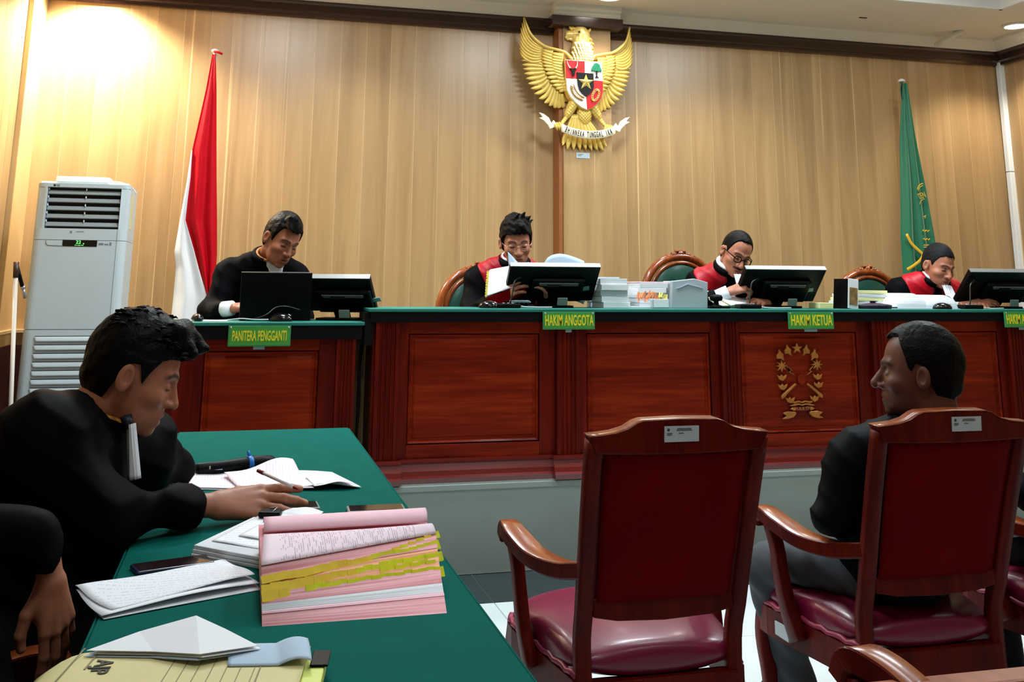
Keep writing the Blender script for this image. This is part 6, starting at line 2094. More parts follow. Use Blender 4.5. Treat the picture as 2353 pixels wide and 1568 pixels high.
def dress_sdf(J, loose=1.0, flare=1.0, flat=1.25, sh=0.066, fold=1.0, hang=0.0):
    """cloth volume around a jointed upper body"""
    pel, ch, nk = J['pelvis'], J['chest'], J['neck']
    ax = np.array(J['shoulder'][1]) - np.array(J['shoulder'][0])
    ax = ax / np.linalg.norm(ax)
    up = np.array(nk) - np.array(pel)
    up = up / np.linalg.norm(up)
    fw = np.cross(ax, up)
    def f(p):
        d = d_cap(p, pel, ch, 0.185 * loose, 0.178, flat=(fw[0], fw[1], fw[2], flat))
        d = smin(d, d_cap(p, J['shoulder'][0], J['shoulder'][1], sh, sh), 0.07)
        for k in (0, 1):
            S = np.array(J['shoulder'][k])
            mid = np.array(nk) * 0.55 + S * 0.45 + np.array((0, 0, 0.012))
            d = smin(d, d_cap(p, np.array(nk) + np.array((0, 0, 0.0)), mid, 0.058, 0.055), 0.03)
            d = smin(d, d_cap(p, mid, S, 0.055, sh), 0.03)
            a = d_cap(p, S, J['elbow'][k], sh * 1.02, 0.058 * loose)
            a = smin(a, d_cap(p, J['elbow'][k], J['cuff'][k], 0.056 * loose, 0.044 * flare), 0.03)
            if hang:
                a = smin(a, d_cap(p, np.array(J['elbow'][k]) - np.array((0, 0, hang)), np.array(J['cuff'][k]) - np.array((0, 0, hang * 0.4)), 0.05, 0.03), 0.05)
            d = smin(d, a, 0.03)
        for (a_, b_, ra_, rb_) in J.get('caps', []):
            d = smin(d, d_cap(p, a_, b_, ra_, rb_), 0.06)
        # long folds
        d = d + fold * 0.0045 * np.sin(p @ np.array((38.0, 9.0, 14.0), np.float32) + 2.0 * wob(p, 9.0)) * np.clip((nk[2] - p[:, 2]) / 0.15, 0, 1) + fold * 0.003 * wob(p, 42.0)
        if fold > 1:
            w = 1.6 * wob(p, 13.0, 0.5) + p @ np.array((26.0, -14.0, 44.0), np.float32)
            d = d - 0.0035 * fold * (1 - np.abs(np.sin(w))) ** 2
        return d
    return f

def bounds(J, pad=0.13):
    pts = [J['pelvis'], J['chest'], J['neck']] + list(J['shoulder']) + list(J['elbow']) + list(J['cuff']) + list(J.get('extra', [])) + [c[1] for c in J.get('caps', [])]
    A = np.array(pts)
    return A.min(0) - pad, A.max(0) + pad

def person(label, root, J, heads, sc, robe='robe_black', h=0.011, hands=(), legs=None, loose=1.0, flare=1.0, robe_cut=None, group=None, flat=1.25, robe_name='robe', sh=0.066, fold=1.4, hang=0.0):
    """builds root empty, body mesh (head, neck, trunk, hands), and the main garment"""
    r = empty('person', root, 0, label, 'person', group)
    o3 = -np.array(root)
    Ps, Fs, Cs = [], [], []
    k = 0
    def put(P_, F_, c_):
        nonlocal k
        Ps.append(P_)
        Fs.append(F_ + k)
        Cs.append(c_)
        k += len(P_)
    P_, F_, c_ = heads
    put(P_, F_, c_)
    nk, ch, pel = np.array(J['neck']), np.array(J['chest']), np.array(J['pelvis'])
    def inner(p):
        d = d_cap(p, pel, ch, 0.11, 0.11)
        d = smin(d, d_cap(p, ch, nk, 0.09, 0.052), 0.04)
        for i in (0, 1):
            S, E_, C_ = J['shoulder'][i], J['elbow'][i], J['cuff'][i]
            d = smin(d, d_cap(p, nk, S, 0.045, 0.045), 0.03)
            d = smin(d, d_cap(p, S, E_, 0.038, 0.026), 0.02)
            d = smin(d, d_cap(p, E_, C_, 0.026, 0.024), 0.015)
        return d
    lo, hi = bounds(J, 0.12)
    P_, F_ = surf(inner, lo, hi, 0.014)
    put(P_, F_, np.repeat(sc['base'][None], len(P_), 0))
    for (P_, F_, nail) in hands:
        c_ = np.repeat(sc['base'][None], len(P_), 0)
        c_ = c_ * (1 - 0.8 * nail[:, None]) + np.minimum(1, sc['base'] * np.array((1.6, 1.7, 1.8)))[None] * 0.8 * nail[:, None]
        put(P_, F_, c_)
    body = mesh_obj('body', np.concatenate(Ps) + o3, np.concatenate(Fs), 'skin', r, np.concatenate(Cs))
    D = dress_sdf(J, loose, flare, flat, sh, fold, hang)
    fn = (lambda p: robe_cut(p, D(p))) if robe_cut else D
    lo, hi = bounds(J, 0.22)
    P_, F_ = surf(fn, lo, hi, h)
    mesh_obj(robe_name, P_ + o3, F_, robe, r)
    return r, D, o3

def neck_cut(nk, up, rad=0.066, back=None):
    """opening of the garment around the neck"""
    nk = np.array(nk, np.float32)
    def c(p, d):
        return smax(d, -d_cap(p, nk + np.array(up) * 0.045, nk + np.array(up) * 0.16, rad * 0.9, rad * 1.1), 0.006)
    return c

def stole(r, D, o3, nk, fdir, mat='robe_red', wide=0.075, h=0.007, ln=0.40, off=0.007):
    """the red satin front: bands from behind the neck over both shoulders down the chest"""
    nk = np.array(nk)
    f = np.array(fdir, float)
    f /= np.linalg.norm(f)
    sd = np.cross(f, (0, 0, 1.0))
    for s in (-1, 1):
        path = [nk - f * 0.05 + sd * s * 0.075 + V3(0, 0, 0.03), nk + sd * s * 0.105 + V3(0, 0, 0.005), nk + f * 0.09 + sd * s * 0.105 + V3(0, 0, -0.06),
                nk + f * 0.13 + sd * s * 0.080 + V3(0, 0, -0.16), nk + f * 0.15 + sd * s * 0.055 + V3(0, 0, -ln)]
        def fn(p):
            t = d_chain(p, path, [wide * 0.8, wide, wide * 0.95, wide * 0.75, wide * 0.6], 0.02)
            d = D(p) - off
            lat = np.abs((p - nk) @ sd)
            fr_ = (p - nk) @ f
            gap = np.clip((fr_ - 0.02) / 0.05, 0, 1) * 0.042
            return smax(smax(d, t, 0.004), gap - lat, 0.004)
        A = np.array(path)
        P_, F_ = surf(fn, A.min(0) - 0.10, A.max(0) + 0.10, h)
        if len(P_):
            mesh_obj('red_panel', P_ + o3, F_, mat, r)

def ring_collar(r, o3, nk, up, fdir, rad, mat, name='collar', tube=0.014, lift=0.0, gap=0.5, hgt=0.02):
    nk = Vector(nk)
    up = Vector(up).normalized()
    f = Vector(fdir)
    f = (f - up * f.dot(up)).normalized()
    s = f.cross(up)
    pts = []
    for k in range(25):
        a = gap + (2 * PI - 2 * gap) * k / 24
        pts.append(nk + up * (lift + hgt * (1 - math.cos(a)) * -0.5 * -1) + f * math.cos(a) * rad + s * math.sin(a) * rad * 1.02 + Vector(o3))
    MB().tube(pts, tube, 8).build(name, mat, r)

def jabot(r, o3, top, bot, side, out, w0=0.035, w1=0.06, mat='shirt_white', name='jabot'):
    """pleated white bands below the chin"""
    top, bot, side, out = map(Vector, (top, bot, side, out))
    side.normalize()
    out.normalize()
    def fn(u, v):
        c = top.lerp(bot, v)
        w = w0 + (w1 - w0) * v
        p = c + side * ((2 * u - 1) * w) + out * (0.008 * math.cos(u * 5 * 2 * PI) * (0.4 + 0.6 * v) + 0.012 * math.sin(PI * u))
        return tuple(p + Vector(o3))
    MB().grid(fn, 40, 12).build(name, mat, r, solid=0.003)

def glasses(r, o3, M, mat, rx=0.023, rz=0.017, thick=0.0012, y=0.094, tinted=False):
    root = r
    def X(p):
        return M @ Vector(p) + Vector(o3)
    g = MB()
    for s in (-1, 1):
        c = (s * 0.0325, y, -0.003)
        g.tube([X((c[0] + rx * math.cos(a) * (1 if abs(math.cos(a)) < 0.9 else 0.98), c[1] - 0.10 * abs(c[0] + rx * math.cos(a)) * 0.5, c[2] + rz * math.copysign(abs(math.sin(a)) ** 0.75, math.sin(a)))) for a in np.linspace(0, 2 * PI, 29)], thick, 6, caps=False)
        g.tube([X((s * 0.0555, y - 0.004, 0.004)), X((s * 0.074, 0.06, 0.008)), X((s * 0.081, 0.0, 0.010)), X((s * 0.080, -0.018, -0.004))], thick * 1.1, 6)
    g.tube([X((-0.0100, y + 0.001, 0.002)), X((0, y + 0.005, 0.004)), X((0.0100, y + 0.001, 0.002))], thick, 6)
    o = g.build('glasses_frame', mat, r)
    for s in (-1, 1):
        m_ = MB()
        pts = [X((s * 0.0325 + rx * 0.95 * math.cos(a), y - 0.05 * abs(s * 0.0325 + rx * math.cos(a)), -0.003 + rz * 0.95 * math.sin(a))) for a in np.linspace(0, 2 * PI, 20)[:-1]]
        m_.add(pts, [tuple(range(len(pts)))])
        m_.build('lens', 'lens_glass', o)

SK_J = skin_cols(srgb(176, 116, 90))
SK_D = skin_cols(srgb(150, 92, 68))
SK_Y = skin_cols(srgb(164, 104, 78))
SK_M = skin_cols(srgb(98, 58, 43))
PLAT = 0.385

# ---------------------------------------------------------------- judge reading the raised file
c1 = (1.372, 5.20, 1.478)
f1 = (-0.10, -0.955, -0.30)
M1 = head_M(c1, f1, R(3), 1.0)
J1 = dict(pelvis=(1.36, 5.46, 0.93), chest=(1.365, 5.38, 1.20), neck=(1.375, 5.275, 1.362), shoulder=[(1.195, 5.32, 1.285), (1.535, 5.32, 1.285)],
          elbow=[(1.155, 5.25, 1.115), (1.575, 5.26, 1.11)], cuff=[(1.235, 5.04, 1.185), (1.50, 5.03, 1.19)])
H1 = [hand_mesh(hand_frame((1.25, 5.03, 1.19), (0.4, -0.55, 0.5), (-0.7, -0.6, 0.2)), (0.5, 0.5, 0.5, 0.5), 0.4, h=0.004),
      hand_mesh(hand_frame((1.49, 5.02, 1.195), (-0.2, -0.5, 0.5), (0.7, -0.6, 0.2)), (0.5, 0.5, 0.5, 0.5), 0.4, left=True, h=0.004)]
rj, D1, o1 = person('judge with thin glasses in red and black robe reading a raised white file', (1.36, 5.46, PLAT + 0.4), J1, make_head(M1, SK_J, 0.0028, neckdir=(0, -0.075, -0.175), jaw=0.95), SK_J, hands=H1,
                    robe_cut=neck_cut(J1['neck'], (0, -0.35, 0.94), 0.062), loose=1.05, flare=1.25)
P_, F_ = make_hair(M1, dict(zf=0.066, top=0.030, side=0.010, amp=0.004, burn=-0.012, tuft=[((-0.02, 0.02, 0.13), (-0.04, 0.03, 0.166), 0.02, 0.004), ((-0.05, 0.0, 0.12), (-0.078, 0.01, 0.144), 0.016, 0.003), ((0.01, 0.03, 0.13), (-0.006, 0.05, 0.163), 0.018, 0.004), ((-0.06, -0.02, 0.10), (-0.094, -0.02, 0.115), 0.016, 0.003),
                               ((-0.03, 0.07, 0.10), (-0.045, 0.088, 0.078), 0.018, 0.008), ((-0.005, 0.07, 0.11), (0.0, 0.09, 0.086), 0.016, 0.006)]), 0.0032)
mesh_obj('hair', P_ + o1, F_, 'hair_black', rj)
stole(rj, D1, o1, J1['neck'], (0.05, -1, 0), wide=0.082)
ring_collar(rj, o1, (1.376, 5.26, 1.375), (0, -0.3, 0.95), (0, -1, -0.3), 0.070, 'robe_black', 'collar', 0.020, 0.0, 0.55)
ring_collar(rj, o1, (1.376, 5.255, 1.395), (0, -0.3, 0.95), (0, -1, -0.3), 0.062, 'shirt_white', 'shirt_collar', 0.007, 0.0, 0.35)
jabot(rj, o1, (1.372, 5.175, 1.345), (1.372, 5.13, 1.17), (1, 0, 0), (0, -1, 0.2))
glasses(rj, o1, M1, 'steel_wire')

# raised file held by the judge: white pages, maroon cover, yellow tabs
hf = empty('raised_file', (1.28, 5.02, ZB), 0, 'white file with maroon cover and yellow tabs held up by the reading judge', 'file')
MC = frame_M((0.07, -0.02, 0.085), Vector((0.93, -0.25, 0.28)).normalized(), Vector((0.05, 0.75, 0.66)).normalized(), Vector((-0.35, -0.58, 0.73)).normalized())
MB().prism([(-0.125, 0.045), (0.07, 0.115), (0.085, 0.07), (-0.09, 0.002)], -0.06, -0.055, 'XZ').build('cover', 'leather_red', hf, 0.001)
def fpage(u, v, bend=0.0, lift=0.0):
    x = -0.115 + 0.20 * u + 0.03 * v
    z = 0.055 + 0.07 * u + 0.125 * v * (1 - 0.25 * u) + lift
    y = -0.05 + 0.09 * v - 0.012 * math.sin(PI * u) - bend * math.sin(PI * v)
    return (x, y, z)
for k in range(4):
    MB().grid(lambda u, v: (fpage(u, v)[0] + 0.004 * k, fpage(u, v)[1] + 0.006 * k, fpage(u, v)[2] + 0.002 * k), 14, 10).build('page', 'paper_white', hf, solid=0.001)
def turned(u, v):
    return (-0.005 + 0.115 * u * (1 - 0.55 * v), -0.048 - 0.012 * math.sin(PI * u) + 0.02 * v, 0.20 + 0.072 * v - 0.035 * u * (0.6 + v))
MB().grid(turned, 10, 10).build('turned_page', 'paper_blue', hf, solid=0.001)
for k in range(10):
    p = fpage(0.0 + 0.0 * k, k / 10.0)
    MB().box(-0.010, 0.004, -0.001, 0.001, -0.006, 0.006, M=Matrix.Translation((p[0] + 0.0, p[1] + 0.004, p[2] + 0.004)) @ Matrix.Rotation(rnd.uniform(-0.5, 0.5), 4, 'Y')).build('index_tab', 'tab_yellow' if k % 2 else 'tab_pale', hf)
wl = empty('curling_pages', (1.60, 5.06, ZB + 0.0), 0, 'loose pale pages curling up behind the first tilted screen', 'papers')
for k in range(3):
    MB().grid(lambda u, v, k=k: (-0.10 + 0.21 * u, 0.03 * v + 0.02 * k, 0.235 + (0.035 * math.sin(PI * u ** 0.7) - 0.01 * k) * (1 if v > 0.02 else 1) - 0.20 * (1 - v)), 16, 10).build('page', ['paper_blue', 'paper_white', 'paper_blue'][k], wl, solid=0.001)

# ---------------------------------------------------------------- chairman judge with moustache
c2 = (2.612, 5.16, 1.436)
f2 = (-0.02, -0.91, -0.42)
M2 = head_M(c2, f2, R(-17), 0.97)
J2 = dict(pelvis=(2.62, 5.50, 0.95), chest=(2.60, 5.40, 1.19), neck=(2.598, 5.235, 1.335), shoulder=[(2.455, 5.31, 1.275), (2.79, 5.31, 1.255)],
          elbow=[(2.37, 5.24, 1.13), (2.84, 5.26, 1.11)], cuff=[(2.405, 5.045, 1.195), (2.72, 5.05, 1.185)])
H2 = [hand_mesh(hand_frame((2.485, 4.99, 1.236), (0.85, -0.22, 0.25), (-0.35, -0.55, 0.75)), ((0.6, 0.7, 0.3), (0.7, 0.8, 0.4), (0.8, 0.9, 0.5), (0.9, 0.9, 0.5)), 0.6, 0.92, h=0.003),
      hand_mesh(hand_frame((2.70, 5.01, 1.18), (-0.7, -0.5, 0.0), (0, -0.3, 0.9)), (0.4, 0.4, 0.5, 0.5), 0.4, left=True, h=0.004)]
r2, D2, o2 = person('judge with moustache and dark-rimmed glasses leaning over papers in red robe', (2.62, 5.50, PLAT + 0.4), J2,
                    make_head(M2, SK_J, 0.0028, neckdir=(-0.02, -0.085, -0.165), moustache=True, cheek=1.05, jaw=1.05), SK_J, hands=H2,
                    robe_cut=neck_cut(J2['neck'], (0.1, -0.45, 0.88), 0.064), loose=1.08, flare=1.1)
P_, F_ = make_hair(M2, dict(zf=0.094, top=0.010, side=0.004, amp=0.0012, recede=0.022, burn=-0.002), 0.0032)
mesh_obj('hair', P_ + o2, F_, 'hair_black', r2)
stole(r2, D2, o2, J2['neck'], (-0.1, -1, 0), wide=0.085)
ring_collar(r2, o2, (2.597, 5.215, 1.350), (0.05, -0.4, 0.9), (0.0, -1, -0.3), 0.074, 'robe_black', 'collar', 0.020, 0.0, 0.55)
ring_collar(r2, o2, (2.600, 5.20, 1.374), (0.05, -0.4, 0.9), (0.0, -1, -0.3), 0.072, 'shirt_white', 'shirt_collar', 0.012, 0.0, 0.3)
jabot(r2, o2, (2.602, 5.10, 1.322), (2.625, 5.06, 1.19), (1, 0.1, -0.1), (0.0, -1, 0.3), 0.040, 0.055)
glasses(r2, o2, M2, 'black_plastic', 0.022, 0.0175, 0.0026)
MB().tube([V3(2.425, 5.02, 1.205) + o2, V3(2.478, 4.995, 1.232) + o2], [0.038, 0.036], 16).build('cuff', 'shirt_white', r2)

# ---------------------------------------------------------------- third judge
c3 = (3.925, 5.20, 1.385)
f3 = (0.12, -0.93, -0.34)
M3 = head_M(c3, f3, R(-6), 0.98)
J3 = dict(pelvis=(3.88, 5.48, 0.93), chest=(3.90, 5.38, 1.15), neck=(3.92, 5.26, 1.292), shoulder=[(3.735, 5.31, 1.245), (4.075, 5.31, 1.235)],
          elbow=[(3.68, 5.26, 1.10), (4.12, 5.26, 1.10)], cuff=[(3.82, 5.03, 1.17), (4.07, 5.05, 1.165)])
H3 = [hand_mesh(hand_frame((3.985, 5.0, 1.175), (0.9, -0.2, 0.12), (-0.1, -0.5, 0.85)), (0.35, 0.35, 0.4, 0.45), 0.3, 0.95, h=0.003),
      hand_mesh(hand_frame((4.06, 5.03, 1.165), (-0.4, -0.8, 0.0), (0, -0.3, 0.9)), (0.4, 0.4, 0.5, 0.5), 0.4, left=True, h=0.004)]
r3, D3, o3_ = person('judge with cropped greying hair in red robe beside the green flag', (3.88, 5.48, PLAT + 0.4), J3,
                     make_head(M3, SK_J, 0.0028, neckdir=(-0.015, -0.08, -0.17), cheek=1.06, jaw=1.08), SK_J, hands=H3,
                     robe_cut=neck_cut(J3['neck'], (0.1, -0.4, 0.9), 0.064), loose=1.05, flare=1.2)
P_, F_ = make_hair(M3, dict(zf=0.080, top=0.014, side=0.003, amp=0.0014, recede=0.006, burn=0.0), 0.0032)
mesh_obj('hair', P_ + o3_, F_, 'hair_greying', r3)
stole(r3, D3, o3_, J3['neck'], (0.0, -1, 0), wide=0.080)
ring_collar(r3, o3_, (3.922, 5.245, 1.302), (0.05, -0.4, 0.9), (0.1, -1, -0.3), 0.072, 'robe_black', 'collar', 0.020, 0.0, 0.55)
ring_collar(r3, o3_, (3.925, 5.235, 1.322), (0.05, -0.4, 0.9), (0.1, -1, -0.3), 0.066, 'shirt_white', 'shirt_collar', 0.009, 0.0, 0.3)
jabot(r3, o3_, (3.935, 5.155, 1.275), (3.935, 5.08, 1.12), (1, 0.1, -0.1), (0.1, -1, 0.2), 0.034, 0.045)

# ---------------------------------------------------------------- clerk in dark suit
c4 = (0.172, 5.22, 1.468)
f4 = (0.44, -0.79, -0.42)
M4 = head_M(c4, f4, R(-12), 1.02)
J4 = dict(pelvis=(0.10, 5.50, 0.92), chest=(0.09, 5.42, 1.19), neck=(0.115, 5.30, 1.372), shoulder=[(-0.065, 5.34, 1.305), (0.245, 5.33, 1.295)],
          elbow=[(-0.14, 5.25, 1.12), (0.29, 5.25, 1.10)], cuff=[(-0.095, 5.085, 1.135), (0.20, 5.06, 1.13)])
H4 = [hand_mesh(hand_frame((-0.038, 5.045, 1.145), (0.80, -0.35, 0.10), (-0.2, -0.4, 0.85)), (0.45, 0.5, 0.55, 0.6), 0.4, 0.95, h=0.003),
      hand_mesh(hand_frame((0.15, 5.03, 1.13), (-0.7, -0.3, 0.0), (0, -0.3, 0.9)), (0.4, 0.4, 0.5, 0.5), 0.4, left=True, h=0.004)]
r4, D4, o4 = person('clerk in a black suit and white shirt looking down behind the laptop', (0.10, 5.50, PLAT + 0.4), J4,
                    make_head(M4, SK_D, 0.0028, neckdir=(-0.03, -0.085, -0.165), cheek=0.98), SK_D, 'suit_black', hands=H4,
                    robe_cut=neck_cut(J4['neck'], (0.1, -0.4, 0.9), 0.066), robe_name='suit_jacket')
P_, F_ = make_hair(M4, dict(zf=0.072, top=0.020, side=0.008, amp=0.002, recede=0.012, burn=-0.01, tuft=[((0.03, 0.05, 0.12), (0.045, 0.085, 0.075), 0.03, 0.016)]), 0.0032)
mesh_obj('hair', P_ + o4, F_, 'hair_black', r4)
# white shirt front and collar
fdir = V3(0.2, -1, 0)
def shirt(p):
    t = d_chain(p, [V3(0.150, 5.21, 1.36), V3(0.155, 5.18, 1.24), V3(0.15, 5.16, 1.10)], [0.055, 0.066, 0.05], 0.02)
    return smax(smax(D4(p) - 0.007, t, 0.004), p[:, 1] - 5.262, 0.004)
P_, F_ = surf(shirt, (-0.02, 5.05, 1.02), (0.27, 5.40, 1.45), 0.007)
mesh_obj('shirt_front', P_ + o4, F_, 'shirt_white', r4)
ring_collar(r4, o4, (0.118, 5.28, 1.385), (0.1, -0.4, 0.9), (0.3, -1, -0.3), 0.072, 'suit_black', 'lapel', 0.016, 0.0, 0.7)
ring_collar(r4, o4, (0.12, 5.272, 1.392), (0.1, -0.4, 0.9), (0.3, -1, -0.3), 0.064, 'batik', 'collar_trim', 0.007, 0.0, 0.4)
MB().tube([V3(-0.085, 5.075, 1.137) + o4, V3(-0.042, 5.047, 1.144) + o4], [0.037, 0.035], 16).build('cuff', 'shirt_white', r4)

# ---------------------------------------------------------------- young lawyer at the green table
cY = (-0.222, 2.50, 1.052)
fY = (0.93, 0.03, -0.34)
MY = head_M(cY, fY, R(0), 1.0)
JY = dict(pelvis=(-0.56, 2.40, 0.53), chest=(-0.405, 2.46, 0.80), neck=(-0.318, 2.495, 0.945), shoulder=[(-0.375, 2.325, 0.945), (-0.215, 2.665, 0.865)],
          elbow=[(-0.255, 2.29, 0.795), (-0.150, 2.80, 0.80)], cuff=[(-0.085, 2.395, 0.790), (-0.225, 2.69, 0.79)],
          caps=[((-0.52, 2.38, 0.52), (-0.24, 2.30, 0.52), 0.15, 0.13), ((-0.46, 2.42, 0.72), (-0.31, 2.36, 0.70), 0.13, 0.10), ((-0.5, 2.5, 0.5), (-0.26, 2.62, 0.5), 0.14, 0.13)])
HY = [hand_mesh(hand_frame((-0.028, 2.435, 0.782), (0.97, 0.10, -0.02), (0.0, -0.62, 0.78)), ((0.08, 0.10, 0.08), (0.16, 0.18, 0.10), (0.18, 0.22, 0.12), (0.16, 0.28, 0.14)), 0.25, 1.06, h=0.0021, spread=1.0, tout=1.0),
      hand_mesh(hand_frame((-0.235, 2.63, 0.775), (-0.3, -0.9, -0.05), (0, 0, 1)), (0.3, 0.3, 0.35, 0.4), 0.3, 1.0, left=True, h=0.004)]
def cutY(p, d):
    d = neck_cut(JY['neck'], (0.42, 0.02, 0.90), 0.072)(p, d)
    return smax(d, 0.745 - p[:, 2] + 10.0 * np.clip(-0.19 - p[:, 0], -1, 0.0) * 0 - np.clip((-0.188 - p[:, 0]) * 6, 0, 9), 0.01)
ry, DY, oy = person('young man in black robe leaning over the green table with a pen', (-0.56, 2.40, 0.40), JY,
                    make_head(MY, SK_Y, 0.0021, neckdir=(0, -0.085, -0.155), mouth=0.004, jaw=0.98), SK_Y, hands=HY, robe_cut=cutY, h=0.0085, loose=1.02, flare=0.82, flat=0.95, sh=0.080, fold=2.2, hang=0.0)
P_, F_ = make_hair(MY, dict(zf=0.066, top=0.022, side=0.009, amp=0.0026, nape=-0.085, burn=-0.010, tuft=[((0, 0.055, 0.12), (0.0, 0.105, 0.098), 0.030, 0.016), ((0.03, 0.05, 0.11), (0.035, 0.095, 0.086), 0.028, 0.014), ((-0.03, 0.05, 0.11), (-0.035, 0.095, 0.086), 0.028, 0.014), ((0.0, 0.09, 0.11), (0.0, 0.125, 0.104), 0.012, 0.004)]), 0.0024)
mesh_obj('hair', P_ + oy, F_, 'hair_black', ry)
# small locks on top for a ruffled crown
lk = MB()
lr = random.Random(5)
for k in range(120):
    a, b = lr.uniform(-1.1, 1.1), lr.uniform(-0.9, 1.25)
    q = Vector((0.083 * math.sin(a) * math.cos(b * 0.6), -0.014 + 0.104 * math.sin(b), 0.036 + 0.107 * math.cos(a) * math.cos(b * 0.85)))
    d = Vector((lr.uniform(-0.4, 0.4), 0.9, lr.uniform(-0.1, 0.5))).normalized()
    L_ = lr.uniform(0.010, 0.022)
    lk.tube([MY @ (q - d * 0.004) + Vector(oy), MY @ (q + d * L_ * 0.6 + Vector((0, 0, 0.004))) + Vector(oy), MY @ (q + d * L_) + Vector(oy)], [0.0032, 0.0026, 0.0006], 5)
lk.build('hair_locks', 'hair_black', ry)['kind'] = 'stuff'
ring_collar(ry, oy, (-0.312, 2.497, 0.960), (0.28, 0.02, 0.95), (1, 0.03, -0.3), 0.078, 'robe_black', 'collar', 0.017, 0.0, 0.75)
ring_collar(ry, oy, (-0.304, 2.497, 0.970), (0.30, 0.02, 0.94), (1, 0.03, -0.3), 0.071, 'batik', 'batik_collar', 0.010, 0.0, 0.42)
jabot(ry, oy, (-0.222, 2.42, 0.955), (-0.205, 2.40, 0.845), (0.25, -0.9, 0.1), (0.95, -0.1, 0.2), 0.014, 0.010)
MB().tube([V3(-0.228, 2.425, 0.972) + oy, V3(-0.219, 2.418, 0.948) + oy], [0.013, 0.010], 10).build('bow', 'robe_satin', ry)

# pen between the fingers
pn = empty('red_pen', (0.05, 2.46, 0.80), 0, 'white ballpoint pen with red cap between the fingers', 'pen')
a_, b_ = Vector((0.008, 0.07, 0.034)), Vector((0.098, -0.05, 0.010))
MB().tube([a_, a_.lerp(b_, 0.14)], [0.0042, 0.0048], 8).build('cap', 'pen_red', pn)
MB().tube([a_.lerp(b_, 0.14), a_.lerp(b_, 0.86)], 0.0040, 8).build('barrel', 'pen_white', pn)
MB().tube([a_.lerp(b_, 0.86), b_], [0.0040, 0.0010], 8).build('tip', 'pen_red', pn)

# ---------------------------------------------------------------- second lawyer, only sleeve and hand in view
cL = (-0.50, 1.72, 1.14)
ML = head_M(cL, (0.9, 0.2, -0.2), 0, 1.0)
JL = dict(pelvis=(-0.62, 1.66, 0.52), chest=(-0.56, 1.68, 0.84), neck=(-0.535, 1.70, 1.01), shoulder=[(-0.57, 1.52, 0.95), (-0.53, 1.87, 0.94)],
          elbow=[(-0.66, 1.42, 0.70), (-0.47, 1.95, 0.86)], cuff=[(-0.50, 1.46, 0.58), (-0.318, 1.988, 0.822)],
          caps=[((-0.60, 1.62, 0.5), (-0.34, 1.62, 0.5), 0.14, 0.13), ((-0.60, 1.75, 0.5), (-0.34, 1.84, 0.5), 0.14, 0.13), ((-0.58, 1.9, 0.72), (-0.42, 1.92, 0.66), 0.12, 0.10)])
HL = [hand_mesh(hand_frame((-0.44, 1.48, 0.55), (1, 0.1, -0.2), (0, -0.3, 0.9)), (0.3, 0.3, 0.3, 0.3), 0.3, h=0.004),
      hand_mesh(hand_frame((-0.286, 1.995, 0.758), (0.22, 0.02, -0.96), (0.62, -0.72, 0.28)), ((0.10, 0.25, 0.15), (0.18, 0.3, 0.2), (0.26, 0.35, 0.2), (0.35, 0.4, 0.2)), 0.2, 0.86, left=True, h=0.0024, spread=1.1, tout=1.15)]
rl_, DL, ol = person('lawyer in black robe at the picture edge with one hand hanging by the table', (-0.62, 1.66, 0.40), JL, make_head(ML, SK_Y, 0.0035), SK_Y, hands=HL, robe_cut=neck_cut(JL['neck'], (0.2, 0, 0.95), 0.062), h=0.0095, loose=1.0, flare=1.05, fold=2.0)
P_, F_ = make_hair(ML, dict(zf=0.07, top=0.02, side=0.008), 0.004)
mesh_obj('hair', P_ + ol, F_, 'hair_black', rl_)
jabot(rl_, ol, (-0.385, 1.70, 0.98), (-0.37, 1.70, 0.82), (0, 1, 0), (1, 0, 0.2), 0.02, 0.03)

# ---------------------------------------------------------------- seated man seen from behind
cM = (1.838, 2.56, 1.022)
fM = (-0.80, 0.60, 0.03)
MM = head_M(cM, fM, R(0), 1.04)
JM = dict(pelvis=(1.80, 2.66, 0.53), chest=(1.80, 2.62, 0.74), neck=(1.885, 2.575, 0.865), shoulder=[(1.655, 2.60, 0.795), (2.00, 2.62, 0.795)],
          elbow=[(1.565, 2.60, 0.655), (2.06, 2.66, 0.63)], cuff=[(1.70, 2.745, 0.615), (1.95, 2.84, 0.60)])
JM['chest'] = (1.825, 2.62, 0.735)
HM = [hand_mesh(hand_frame((1.745, 2.765, 0.612), (0.9, 0.35, -0.05), (0, 0.1, 1)), (0.3, 0.3, 0.4, 0.4), 0.3, left=True, h=0.0035),
      hand_mesh(hand_frame((1.93, 2.86, 0.60), (-0.6, 0.5, -0.05), (0, 0.1, 1)), (0.3, 0.3, 0.4, 0.4), 0.3, h=0.0035)]
rm, DM, om = person('man in dark shirt and grey trousers seated with his back to the room', (1.80, 2.66, 0.41), JM,
                    make_head(MM, SK_M, 0.0023, neckdir=(0, -0.05, -0.19), eyes='open', nose=1.12, neckr=0.060, jaw=1.05, brow=1.2, stubble=0.35, mouth=0.001), SK_M, 'shirt_dark', hands=HM,
                    robe_cut=neck_cut(JM['neck'], (-0.05, 0.0, 1), 0.066), h=0.0095, loose=0.86, flare=1.0, robe_name='shirt', flat=1.2, sh=0.07, fold=1.8)
P_, F_ = make_hair(MM, dict(zf=0.082, top=0.014, side=0.006, amp=0.0022, recede=0.03, nape=-0.07, burn=0.018), 0.0026)
mesh_obj('hair', P_ + om, F_, 'hair_black', rm)
ring_collar(rm, om, (1.885, 2.572, 0.885), (-0.05, 0.0, 1), (-0.7, 0.7, 0), 0.074, 'shirt_dark', 'collar', 0.016, 0.0, 0.3)
